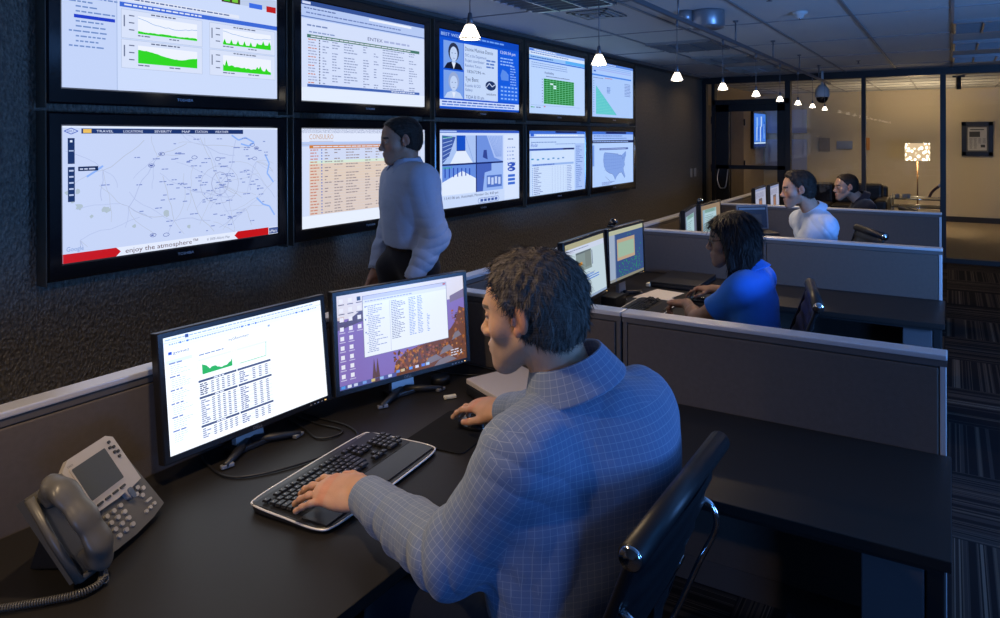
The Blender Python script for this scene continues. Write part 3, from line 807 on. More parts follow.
def face_pic(c, x, y, w, h, hair, dark):
    c.rect(x, y, w, h, (120, 160, 235), 3)
    cx = x + w / 2
    el = lambda a, b, rx, ry, n=16: [(a + rx * math.cos(q * 2 * PI / n), b - ry * math.sin(q * 2 * PI / n)) for q in range(n)]
    c.poly(el(cx, y + h * .38, w * .27, h * .34), hair, 4)
    c.rect(cx - w * .09, y + h * .6, w * .18, h * .2, (170, 195, 240), 5)
    c.poly([(x + w * .02, y + h), (x + w * .98, y + h), (x + w * .82, y + h * .8), (cx, y + h * .7), (x + w * .18, y + h * .8)], dark, 4.5)
    c.poly([(cx - w * .1, y + h * .76), (cx, y + h), (cx + w * .1, y + h * .76)], (225, 235, 255), 5)
    c.poly(el(cx, y + h * .45, w * .19, h * .27), (190, 210, 245), 6)
    for s in (-1, 1): c.rect(cx + s * w * .08 - w * .03, y + h * .41, w * .06, h * .02, (70, 90, 150), 7)
    c.rect(cx - w * .05, y + h * .6, w * .1, h * .015, (110, 110, 170), 7)

def c_profiles(R):
    c = Canvas(160, 90); c.rect(0, 0, 160, 90, (14, 84, 214), 0)
    c.rect(0, 0, 160, 9, (10, 70, 190)); c.text(3, 6.5, 'BEST WIDE OFFER', 3.6, (170, 205, 255), 2, width=60); c.words(70, 3, 60, 2, (110, 160, 245), R, 2)
    face_pic(c, 7, 12, 36, 32, (40, 50, 80), (18, 24, 50)); face_pic(c, 7, 46, 36, 32, (150, 170, 215), (190, 210, 245))
    c.rect(44, 12, 68, 66, (196, 216, 250), 1)
    c.text(46, 20, 'Dannie Munisue Dennis', 4.6, (50, 70, 120), 3, width=56)
    c.text(46, 27, 'SVC at the Department', 3.6, (70, 100, 170), 3, width=42); c.text(46, 33, 'Project coordinator', 3.6, (70, 100, 170), 3, width=38); c.text(46, 39, 'Resident Tutors', 3.4, (70, 100, 170), 3, width=32)
    for q in range(3): c.words(88, 27 + q * 4, 22, 2, (80, 120, 200), R, 3)
    c.text(50, 46, '18267296 w.', 3.6, (60, 80, 130), 3, width=36)
    c.text(46, 56, 'Tye Bent', 5, (50, 70, 120), 3, width=26); c.text(46, 63, 'Founder & CIO', 3.6, (70, 100, 170), 3, width=30); c.text(46, 68, 'Galaxy', 3.4, (70, 100, 170), 3, width=14)
    c.text(47, 77, 'TIDA 8:10 am', 4.2, (50, 80, 150), 3, width=36)
    el = [(97 + 11 * math.cos(q * PI / 8), 59 - 6 * math.sin(q * PI / 8)) for q in range(16)]; c.poly(el, (28, 50, 100), 3)
    c.line([(88, 61), (94, 56), (100, 60), (106, 57)], 1.2, (200, 215, 250), 4); c.text(88, 71, 'autodome', 3.2, (60, 70, 120), 3, width=20)
    c.rect(114, 12, 44, 66, (20, 92, 224), 1); c.text(118, 16, '12:00:34 pm', 4, (215, 230, 255), 3, width=34)
    for q in range(3): c.words(118, 21 + q * 4, 30, 1.6, (150, 190, 255), R, 3)
    c.poly([(118, 44), (122, 36), (130, 38), (136, 42), (136, 50), (120, 50)], (90, 140, 235), 3)
    for q in range(8): c.words(140, 30 + q * 3.4, 14, 1.2, (150, 190, 255), R, 3)
    for i in range(5):
        for j in range(4): c.rect(118 + i * 8, 57 + j * 5, 6.6, 3.6, (60, 125, 240), 3); c.rect(119 + i * 8, 58.2 + j * 5, 4.4, 1.1, (170, 205, 255), 4)
    c.rect(0, 80, 160, 7.6, (205, 222, 255), 1); c.words(4, 81.5, 150, 1.6, (50, 90, 190), R, 3, (6, 14)); c.words(4, 84.6, 150, 1.6, (90, 130, 220), R, 3, (6, 14))
    return c

def c_cams(R):
    c = Canvas(160, 90); c.rect(0, 0, 160, 90, (205, 222, 255), 0); c.rect(0, 0, 160, 3, (50, 90, 200), 1); c.rect(0, .6, 30, 1.6, (170, 195, 245), 2)
    # four camera views of corridors and rooms
    c.rect(4, 6, 62, 33, (170, 196, 245), 1); c.poly([(30, 6), (30, 24), (46, 24), (46, 6)], (20, 80, 200), 2); c.poly([(30, 24), (18, 39), (60, 39), (46, 24)], (225, 236, 255), 2)
    c.poly([(4, 6), (4, 39), (16, 30), (28, 8)], (60, 90, 170), 2)
    for q in range(6): c.line([(5, 10 + q * 5), (22, 8 + q * 4)], .7, (170, 196, 245), 3)
    c.line([(46, 6), (62, 39)], .6, (120, 150, 220), 3); c.line([(30, 6), (30, 24), (46, 24)], .8, (30, 50, 110), 3)
    c.rect(68, 6, 55, 33, (110, 145, 225), 1); c.poly([(88, 6), (123, 6), (123, 39), (104, 34)], (165, 190, 245), 2)
    for q in range(9): c.line([(92 + q * 3.4, 7), (108 + q * 1.4, 33)], .5, (90, 125, 210), 3)
    c.poly([(80, 33), (82, 24), (88, 24), (90, 36)], (50, 70, 150), 3)
    c.rect(4, 41, 62, 34, (100, 140, 225), 1); c.poly([(4, 60), (4, 75), (66, 75), (66, 58), (40, 48)], (225, 236, 255), 2)
    for q in range(7): c.rect(8 + q * 7.5, 43 + q * .4, 2, 12 - q * .6, (30, 70, 180), 3)
    c.rect(68, 41, 55, 34, (150, 182, 245), 1); c.poly([(68, 41), (68, 75), (80, 75), (84, 52), (98, 50), (98, 41)], (70, 100, 190), 2)
    c.rect(88, 56, 32, 15, (80, 115, 200), 3)
    for q in range(4): c.rect(90 + q * 7.4, 58 + q % 2, 5, 9, (190, 210, 250), 4)
    for x, y in ((5, 7), (5, 42)): c.text(x, y + 2.4, 'Camera 4', 2.6, (30, 190, 60), 5, width=16)
    c.rect(66, 6, 2, 69, (20, 40, 110), 2); c.rect(4, 39, 119, 2, (20, 40, 110), 2)
    c.rect(126, 5, 32, 83, (214, 228, 255), 1); c.words(134, 10, 14, 1.4, (90, 110, 170), R, 3)
    for q in range(5):
        for p in range(2): c.rect(133 + p * 5, 21 + q * 5, 1.6, 1.6, (50, 90, 210), 3)
        c.words(143, 21 + q * 5, 9, 1.3, (120, 150, 210), R, 3)
    for q, yy in enumerate((44, 50)): c.poly([(142 + 9 * math.cos(a * PI / 8), yy - 3 * math.sin(a * PI / 8)) for a in range(16)], (40, 80, 190), 3); c.words(136, yy - .6, 12, 1.6, (210, 225, 255), R, 4)
    for q in range(3): c.rect(134, 57 + q * 5, 16, 3.4, (60, 110, 215), 3)
    c.rect(0, 76, 126, 14, (200, 218, 252), 2); c.text(8, 80, '11:41:06 am, Automatic Monitor On: 4:00 pm', 3.2, (50, 60, 110), 4, width=104)
    c.line([(72, 83), (112, 83), (114, 86), (112, 89), (72, 89), (70, 86), (72, 83)], .5, (60, 90, 180), 4)
    for q in range(5): c.rect(75 + q * 7.4, 84.4, 5.4, 3.2, (60, 90, 170), 4)
    return c

def c_greengrid(R):
    c = Canvas(160, 90); c.rect(0, 0, 160, 90, (186, 213, 255), 0); c.rect(0, 0, 160, 4, (130, 165, 235)); c.rect(2, 1, 9, 2, (60, 110, 220), 2); c.words(14, 1.2, 60, 1.4, (225, 235, 255), R, 2)
    c.rect(0, 4, 160, 5, (214, 230, 255)); c.words(4, 5.4, 110, 1.3, (90, 120, 190), R, 2); c.rect(100, 9, 60, 5, (90, 175, 245), 1); c.rect(0, 9, 100, 5, (150, 195, 250), 1)
    c.rect(0, 14.4, 160, 1.8, (40, 110, 220), 2); c.words(4, 11, 60, 1.4, (50, 90, 180), R, 2)
    for q in range(3): c.words(6, 19 + q * 3, 100, 1, (120, 150, 215), R, 2)
    c.text(40, 33, 'Availability', 3.4, (40, 50, 120), 3, width=26); c.words(44, 36, 70, 1.1, (60, 70, 130), R, 3, (2, 4))
    c.rect(38, 40, 88, 36, (112, 196, 150), 2)
    for i in range(10):
        for j in range(13):
            col = (0, 122, 36) if (i, j) not in ((2, 2), (3, 3), (3, 4)) else (215, 232, 252)
            c.rect(38.6 + i * 8.75, 40.3 + j * 2.76, 7.7, 2.0, col, 3)
    for j in range(9): c.rect(33, 41 + j * 4, 2.4, 1, (80, 100, 160), 3)
    c.words(4, 81, 10, 1.3, (30, 170, 90), R, 3); c.words(18, 81, 12, 1.3, (90, 110, 160), R, 3); c.words(38, 79.5, 6, 1.3, (200, 90, 90), R, 3); c.rect(4, 78.4, 140, .4, (130, 160, 220), 3)
    return c

def c_triangle(R):
    c = Canvas(160, 90); c.rect(0, 0, 160, 90, (172, 203, 252), 0); c.rect(0, 0, 160, 4, (90, 135, 225)); c.words(6, 1.2, 90, 1.4, (215, 230, 255), R, 2)
    for q in range(3): c.rect(2, 5.5 + q * 3.2, 150, 1.8, (140 + 10 * q, 180, 245), 2)
    c.rect(6, 14.5, 8, 2.4, (50, 100, 210), 2); c.rect(0, 20.5, 152, 2.6, (70, 135, 235), 2); c.words(4, 26, 40, 1.2, (110, 130, 190), R, 2); c.words(46, 24.5, 30, 1.2, (180, 120, 150), R, 2)
    c.poly([(14, 39), (14, 86), (92, 86)], (88, 196, 205), 2)
    for q in range(18): 
        y = 42 + q * 2.5; w = (y - 39) / 47 * 78
        c.words(15, y, w * .95, .8, (126, 218, 214), R, 3)
    for q in range(5): c.words(54, 40 + q * 2.2, 14, 1, (60, 100, 190), R, 3)
    for q in range(9): c.words(124, 30 + q * 2.6, 26, 1, (90, 110, 190), R, 3)
    for q in range(14): c.rect(4, 32 + q * 3.8, 4, .8, (100, 130, 200), 3)
    return c

def c_list(R):
    c = Canvas(160, 90); c.rect(0, 0, 160, 90, (192, 217, 255), 0); c.rect(0, 0, 160, 4, (60, 110, 215)); c.rect(70, 0, 64, 2.2, (12, 24, 90), 2); c.rect(3, 3, 9, 4.4, (50, 100, 215), 2)
    c.rect(0, 8, 160, 1.2, (60, 90, 180), 2); c.words(18, 5, 120, 1.4, (235, 242, 255), R, 2); c.words(5, 15, 70, 1.2, (100, 130, 200), R, 2)
    c.text(4, 22, 'iRadar', 5, (50, 90, 200), 3, width=18); c.words(70, 18, 60, 1, (120, 150, 215), R, 3)
    c.rect(0, 24.6, 126, 2.6, (50, 85, 180), 2); c.rect(92, 24.6, 34, 2.6, (14, 34, 110), 3); c.rect(5, 28, 121, 61, (205, 225, 255), 1)
    for q in range(7): c.rect(5 + q * 14, 38 + q % 2, 6, 2, (60 + q * 8, 150, 210), 3)
    c.rect(6, 46, 118, 3, (150, 182, 240), 2); c.words(10, 47, 60, 1.2, (40, 80, 190), R, 3)
    for i in range(15):
        y = 51 + i * 2.6; c.rect(6, y - .6, 118, .15, (170, 195, 240), 2); c.rect(7, y, 1.4, 1.4, (40, 120, 220), 3); c.words(11, y, R.uniform(10, 26), .9, (80, 100, 180), R, 3)
        for q in range(6): c.rect(60 + q * 8, y, 1.2, .9, (140, 160, 215), 3)
        c.words(104, y, 14, .9, (100, 125, 200), R, 3)
    c.rect(128, 18, 32, 72, (168, 196, 248), 1)
    for q in range(22): c.words(132, 22 + q * 3, R.uniform(8, 22), 1, (80, 110, 200), R, 3)
    return c

USA = [(2, 8), (6, 3), (30, 5), (55, 8), (66, 9), (70, 14), (76, 11), (84, 18), (88, 26), (96, 15), (98, 4), (103, 2), (103, 14), (99, 22), (95, 34), (97, 44), (90, 54), (93, 66), (99, 80), (96, 85), (90, 74), (82, 66), (70, 68), (58, 78), (52, 88), (46, 76), (38, 68), (28, 66), (12, 58), (3, 44), (0, 26)]
def c_usa(R):
    c = Canvas(160, 90); c.rect(0, 0, 160, 90, (178, 208, 255), 0); c.rect(0, 0, 160, 4, (60, 110, 215)); c.rect(50, 0, 80, 3, (14, 26, 90), 2)
    c.rect(0, 4, 160, 10, (160, 192, 250), 1); c.words(6, 6, 110, 1.4, (80, 110, 200), R, 2); c.words(6, 10, 130, 1.4, (90, 130, 210), R, 2)
    c.rect(0, 14, 160, 4.6, (20, 34, 84), 2); c.words(4, 15.6, 140, 1.3, (160, 190, 250), R, 3, (6, 12)); c.rect(0, 22, 7, 34, (110, 150, 225), 2)
    c.rect(26, 27, 112, 3.4, (70, 95, 165), 2); c.words(30, 28.2, 100, 1, (180, 200, 250), R, 3)
    P = [(40 + x * .86, 33 + y * .56) for x, y in USA]
    c.line(P + [P[0]], .6, (70, 95, 170), 4)
    cx, cy = 84, 50
    for i in range(len(P)): c.poly([(cx, cy), P[(i + 1) % len(P)], P[i]], (128, 160, 226), 3)
    for i in range(len(P)): c.poly([(cx, cy), P[i], P[(i + 1) % len(P)]], (128, 160, 226), 3)
    for q in range(9): c.line([(44 + q * 8.6, 36 + q % 3), (45 + q * 8.4, 66 - abs(q - 5) * 2)], .3, (96, 126, 205), 4)
    for q in range(5): c.line([(42, 40 + q * 6), (112, 42 + q * 5)], .3, (96, 126, 205), 4)
    for q in range(5): c.rect(48 + q * 3.4, 75 + q * 1.7, 2, 1.2, (60, 80, 160), 4)
    for q in range(3): c.words(34, 84 + q * 1.8, 50 - q * 10, .9, (90, 110, 190), R, 3)
    return c

TVX = -3.154; TV_W, TV_H = 0.992, 0.558
def make_tv(col, row, canvas, label):
    y0 = 1.4005 + col * 1.1473; z0 = 1.0859 + row * 0.7141
    t = thing('wall_display', label, 'screen', (XW, y0 + TV_W / 2, z0 + TV_H / 2), 0, 'wall of large flat displays')
    # local: x out of the wall, y along the wall, z up
    b = MB(); w, h = 1.102, 0.682; D = TVX - XW; cz = 0.001
    zc = (1.359 - (1.0859 + .279))
    # bezel ring
    yo0, yo1, zo0, zo1 = -w / 2, w / 2, zc - h / 2, zc + h / 2
    yi0, yi1, zi0, zi1 = -TV_W / 2, TV_W / 2, -TV_H / 2, TV_H / 2
    xf = D + 0.006; e = 0.008
    def ring(x_a, A, x_b, B):
        vs = [(x_a, A[0], A[2]), (x_a, A[1], A[2]), (x_a, A[1], A[3]), (x_a, A[0], A[3]), (x_b, B[0], B[2]), (x_b, B[1], B[2]), (x_b, B[1], B[3]), (x_b, B[0], B[3])]
        b.add(vs, [(i, (i + 1) % 4, 4 + (i + 1) % 4, 4 + i) for i in range(4)])
    O = (yo0, yo1, zo0, zo1); O2 = (yo0 + e, yo1 - e, zo0 + e, zo1 - e); I2 = (yi0 - .006, yi1 + .006, zi0 - .006, zi1 + .006); I = (yi0, yi1, zi0, zi1)
    ring(0.02, O, xf - e, O); ring(xf - e, O, xf, O2); ring(xf, O2, xf, I2); ring(xf, I2, D - 0.001, I)
    b.add([(0.02, yo0, zo0), (0.02, yo1, zo0), (0.02, yo1, zo1), (0.02, yo0, zo1)], [(0, 1, 2, 3)])
    b.build('bezel', M_GLOSSBLK, t)
    MB().box((0.01, 0, 0), (0.02, 0.5, 0.35)).build('wall_bracket', M_MATBLK, t)
    # smoked clear strips along the outer sides
    for s in (-1, 1): MB().box((D / 2 + 0.01, s * (w / 2 + 0.0035), zc - 0.006), (D - 0.01, 0.005, h + 0.02), bev=0.002).build('side_strip', M_EDGE, t)
    lg = MB(); vs, fs, tw = text_poly('TOSHIBA'); k = 0.075 / tw
    lg.add([(xf + 0.0008, x * k - 0.0375, y * k * 0.95 - TV_H / 2 - 0.036) for x, y in vs], fs)
    lg.build('badge', M_LOGO, t)
    Ml = frame((D - 0.0008, -TV_W / 2, -TV_H / 2), (0, 1, 0), (0, 0, 1), (1, 0, 0))
    canvas.build('screen', Ml, TV_W, TV_H, t, (M_SCR_B, M_SCR_D))
    return t
_tv = [
 (0, 1, c_graphs(rnd), 'wall display showing green area graphs, upper row, far left'),
 (0, 0, c_map(rnd), 'wall display showing a road map with red bars along the bottom'),
 (1, 1, c_table(rnd, 'ENTEX', (70, 120, 110), None), 'wall display with a blue framed log table, directly above the orange table'),
 (1, 0, c_table(rnd, 'CONSULRO', (206, 128, 62), None, True), 'wall display with an orange shaded table behind the standing man'),
 (2, 1, c_profiles(rnd), 'wall display with two portrait photos on a bright blue page'),
 (2, 0, c_cams(rnd), 'wall display showing four security camera views'),
 (3, 1, c_greengrid(rnd), 'wall display showing a dark green grid of cells'),
 (3, 0, c_list(rnd), 'wall display with a long list page, directly below the green grid'),
 (4, 1, c_triangle(rnd), 'wall display showing a pale green triangle chart, top right'),
 (4, 0, c_usa(rnd), 'wall display showing a map of the United States, lower right'),
]
for a in _tv: make_tv(*a)
# ------------------------------------------------------------ partitions and desks
PT = 0.931; DT = 0.631; XL = -2.015; XR = -0.01; STEP = 2.171; YA = 2.306
M_FABRIC = mat('grey_partition_fabric', (0.098, 0.082, 0.074), 0.95, spec=0.15, vary=(60, 0.12), bump=(500, 0.5, 0.0015))
M_CAP = mat('satin_grey_metal_cap', (0.62, 0.62, 0.65), 0.33, metal=0.4)
M_PFRAME = mat('grey_partition_frame', (0.10, 0.09, 0.088), 0.55, metal=0.2)
M_GAP = mat('dark_joint', (0.02, 0.02, 0.022), 0.7)
def panel(a, b, label, ends=(False, False)):
    """a partition standing from a to b, a foot wide in plan; local x runs along it"""
    a = Vector((a[0], a[1], 0)); b = Vector((b[0], b[1], 0)); L_ = (b - a).length; rz = math.atan2((b - a).y, (b - a).x)
    t = thing('partition_panel', label, 'office partition', a, rz, 'low grey cubicle partitions')
    w = 0.062
    for s in (-1, 1):
        MB().box((L_ / 2, s * (w / 2 - 0.006), 0.49), (L_ - 0.05, 0.012, 0.80), bev=0.004).build('fabric_tile', M_FABRIC, t)
    f = MB(); f.box((L_ / 2, 0, 0.48), (L_ - 0.01, w - 0.026, 0.86)); f.box((L_ / 2, 0, 0.045), (L_ - 0.006, w - 0.01, 0.09))
    f.box((L_ / 2, 0, PT - 0.026), (L_ - 0.002, w - 0.004, 0.02)); f.build('frame', M_PFRAME, t)
    for i, x in enumerate((0.012, L_ - 0.012)):
        MB().box((x, 0, 0.46), (0.018, w - 0.008, 0.9), bev=0.003).build('post', M_CAP if ends[i] else M_PFRAME, t)
    MB().box((L_ / 2, 0, PT - 0.008), (L_ - 0.001, w + 0.006, 0.017), bev=0.004).build('cap', M_CAP, t)
    return t
rows = ['front', 'second', 'third', 'back']
yc = YA + 0.033
for i in range(3):
    y = yc + i * STEP if i < 2 else 6.59
    panel((XL + 0.003, y), (-1.096, y), ['short grey partition section between the front man and the corner of his desk', 'grey partition section beside the woman\'s closed black laptop', 'grey partition section beside the farthest pair of monitors'][i])
    panel((-1.092, y), (XR - (0, 0.033, 0.06)[i], y), ['long grey partition along the empty black desk nearest the camera', 'long grey partition between the woman and the man in the pale shirt', 'long grey partition in front of the man in the dark jacket'][i], (False, True))
ys = [-0.9, yc - 0.035, yc + STEP - 0.035, 6.555, 8.72]
for i in range(4):
    panel((XL - 0.033, ys[i] + (0 if i == 0 else 0.004)), (XL - 0.033, ys[i + 1]), 'grey partition along the display wall, behind ' + ['the desk phone and the two nearest monitors', 'the woman\'s monitors', 'the monitors of the man in the pale shirt', 'the farthest pair of monitors'][i])

M_DESK = mat('dark_laminate_desktop', (0.017, 0.0155, 0.015), 0.45, spec=0.26, bump=(700, 0.12, 0.0008))
M_DESKEDGE = mat('black_desk_edge', (0.008, 0.008, 0.009), 0.5)
M_PED = mat('grey_painted_steel', (0.09, 0.09, 0.10), 0.5)
XD = -1.084; DD = 0.572
def desk(x0, x1, y0, y1, label, leg=None):
    t = thing('desk', label, 'desk', ((x0 + x1) / 2, (y0 + y1) / 2, 0), 0, 'black laminate desks')
    w, d = x1 - x0, y1 - y0
    MB().box((0, 0, DT - 0.001 - 0.014), (w, d, 0.028), bev=0.003).build('desktop', M_DESK, t)
    MB().box((0, 0, DT - 0.036), (w - 0.03, d - 0.03, 0.014)).build('edge_rail', M_DESKEDGE, t)
    if leg == 'right':
        MB().box((w / 2 - 0.128, 0.02, 0.295), (0.14, d - 0.1, 0.59), bev=0.004).build('leg', M_PED, t)
        MB().box((w / 2 - 0.035, 0.02, 0.295), (0.04, d - 0.12, 0.59), bev=0.004).build('side_panel', M_DESKEDGE, t)
    else:
        for s in (-1, 1): MB().box((-w / 2 + 0.06, s * (d / 2 - 0.06), 0.295), (0.05, 0.05, 0.59), bev=0.004).build('leg', M_PED, t)
        for s in (-1, 1): MB().box((w / 2 - 0.09, s * (d / 2 - 0.06), 0.295), (0.05, 0.05, 0.59), bev=0.004).build('leg', M_PED, t)
    return t
for i in range(4):
    yb = [YA, YA + STEP, 6.557, 8.65][i]; y0 = [-0.88, 2.376, 4.547, 6.63][i]
    who = ['that holds the phone, keyboard and two monitors nearest the camera', 'where the woman works', 'where the man in the pale shirt works', 'where the man in the dark jacket works'][i]
    desk(XL + 0.004, XD - 0.001, y0, yb, 'black desk ' + who)
    if i < 3: desk(XD + 0.001, 0.0 - (0, 0.03, 0.055)[i], yb - DD, yb, ['empty black side desk at the bottom right, nearest the camera', 'black side desk behind the woman\'s chair', 'black side desk behind the blue-lit chair of the man in the pale shirt'][i], 'right')

# ------------------------------------------------------------ chairs
M_LEATHER = mat('black_leather', (0.010, 0.011, 0.014), 0.42, spec=0.5, bump=(160, 0.15, 0.001))
M_CHROME = mat('polished_chrome', (0.75, 0.77, 0.8), 0.12, metal=1)
M_BLKMETAL = mat('black_metal', (0.01, 0.01, 0.012), 0.35, metal=0.3)
def make_chair(tube_c, rz, label):
    R = Matrix.Rotation(rz, 3, 'Z'); org = Vector((tube_c[0], tube_c[1], 0)) + R @ Vector((0, 0.333, 0)); h = tube_c[2]
    t = thing('office_chair', label, 'chair', org, rz, 'black sling office chairs')
    W = 0.46
    def sheet(prof, th, w, name, ribs):
        pts = smooth_path([(0, y, z) for y, z in prof], ribs); n = len(pts); b = MB()
        nx = 9; top = []; bot = []
        for i, p in enumerate(pts):
            tt = (pts[min(i + 1, n - 1)] - pts[max(i - 1, 0)]).normalized(); nn = Vector((0, -tt.z, tt.y))
            for j in range(nx):
                u = j / (nx - 1) * 2 - 1; wav = 0.0035 * math.cos(i * PI * 0.5) ; dip = 0.012 * (1 - u * u)
                e = 0.0 if abs(u) < 0.99 else th * 0.35
                top.append(p + Vector((u * w / 2, 0, 0)) + nn * (th / 2 + wav - dip - e)); bot.append(p + Vector((u * w / 2, 0, 0)) - nn * (th / 2 + wav + dip - e))
        N = n * nx; vs = top + bot; fs = []
        for i in range(n - 1):
            for j in range(nx - 1):
                a = i * nx + j; fs.append((a, a + 1, a + nx + 1, a + nx)); fs.append((N + a, N + a + nx, N + a + nx + 1, N + a + 1))
            for j in (0, nx - 1):
                a = i * nx + j; q = (a, a + nx, N + a + nx, N + a); fs.append(q if j == 0 else q[::-1])
        b.add(vs, fs, 0, True); return b.build(name, M_LEATHER, t)
    bz = h
    back = [(-0.330, bz + 0.002), (-0.300, bz - 0.10), (-0.255, bz - 0.22), (-0.215, bz - 0.33), (-0.19, 0.47)]
    seat = [(-0.185, 0.462), (-0.10, 0.44), (0.04, 0.435), (0.16, 0.445), (0.225, 0.435), (0.255, 0.395)]
    sheet(back, 0.030, W - 0.02, 'backrest', 8); sheet(seat, 0.034, W - 0.02, 'seat', 7)
    tb_ = MB(); tb_.tube([(-W / 2 - 0.012, -0.333, bz), (W / 2 + 0.012, -0.333, bz)], 0.025, n=16); tb_.build('top_tube', M_LEATHER, t)
    for s in (-1, 1):
        k = MB(); k.lathe([(0.0, 0.010), (0.010, 0.010), (0.0125, 0.007), (0.019, 0.0075), (0.0215, 0.003), (0.021, 0)], n=20, M=T(s * (W / 2 + 0.012), -0.333, bz) @ Matrix.Rotation(s * PI / 2, 4, 'Y'))
        k.build('end_cap', M_CHROME, t)
        rail = smooth_path([(s * W / 2, -0.333, bz), (s * W / 2, -0.296, bz - 0.10), (s * W / 2, -0.25, bz - 0.22), (s * W / 2, -0.205, 0.52), (s * W / 2, -0.16, 0.45), (s * W / 2, -0.06, 0.43), (s * W / 2, 0.15, 0.435), (s * W / 2, 0.245, 0.40)], 5)
        MB().tube(rail, 0.011, n=10).build('side_rail', M_BLKMETAL, t)
        loop = smooth_path([(s * (W / 2 - 0.02), -0.295, bz - 0.12), (s * (W / 2 - 0.018), -0.325, bz - 0.135), (s * (W / 2 - 0.018), -0.335, bz - 0.18), (s * (W / 2 - 0.02), -0.295, bz - 0.27), (s * (W / 2 - 0.02), -0.235, bz - 0.41), (s * (W / 2 - 0.03), -0.205, bz - 0.455), (s * (W / 2 - 0.06), -0.12, bz - 0.49), (s * 0.03, -0.02, 0.40)], 6)
        MB().tube(loop, 0.0075, n=10).build('frame_bar', M_CHROME, t)
        arm = smooth_path([(s * (W / 2 + 0.01), -0.215, 0.60), (s * (W / 2 + 0.045), -0.16, 0.57), (s * (W / 2 + 0.05), 0.0, 0.56), (s * (W / 2 + 0.045), 0.11, 0.545), (s * (W / 2 + 0.03), 0.14, 0.52), (s * (W / 2 + 0.006), 0.11, 0.44)], 6)
        MB().tube(arm, 0.011, n=10).build('armrest', M_BLKMETAL, t)
    MB().box((0, -0.26, bz - 0.26), (0.04, 0.012, 0.05), bev=0.004).box((0, -0.262, bz - 0.26), (W - 0.06, 0.008, 0.012), bev=0.004).build('spreader', M_CHROME, t)
    MB().lathe([(0.025, 0.09), (0.025, 0.25), (0.018, 0.255), (0.018, 0.40), (0.06, 0.405), (0.06, 0.42)], n=20).build('column', M_BLKMETAL, t)
    for i in range(5):
        a = 2 * PI * i / 5 + 0.75; c, s = math.cos(a), math.sin(a)
        lg = MB(); lg.tube([(c * 0.02, s * 0.02, 0.11), (c * 0.16, s * 0.16, 0.10), (c * 0.29, s * 0.29, 0.075)], [0.022, 0.018, 0.013], n=10)
        l = lg.build('base_leg', M_CHROME, t)
        cs = MB(); cs.tube([(c * 0.29 - s * 0.02, s * 0.29 + c * 0.02, 0.028), (c * 0.29 + s * 0.02, s * 0.29 - c * 0.02, 0.028)], 0.028, n=14); cs.tube([(c * 0.29, s * 0.29, 0.03), (c * 0.29, s * 0.29, 0.08)], 0.009, n=8)
        cs.build('caster', M_MATBLK, l)
    return t
make_chair((-0.467, 1.263, 0.895), PI / 2, 'black sling chair with a chrome bar, under the man nearest the camera')
make_chair((-0.545, 3.17, 0.88), math.radians(104), 'black sling chair behind the woman in the bright blue shirt')
make_chair((-0.50, 5.13, 0.92), math.radians(118), 'blue-lit sling chair behind the man in the pale shirt')
make_chair((-0.38, 7.50, 0.85), math.radians(110), 'black sling chair under the man in the dark jacket')
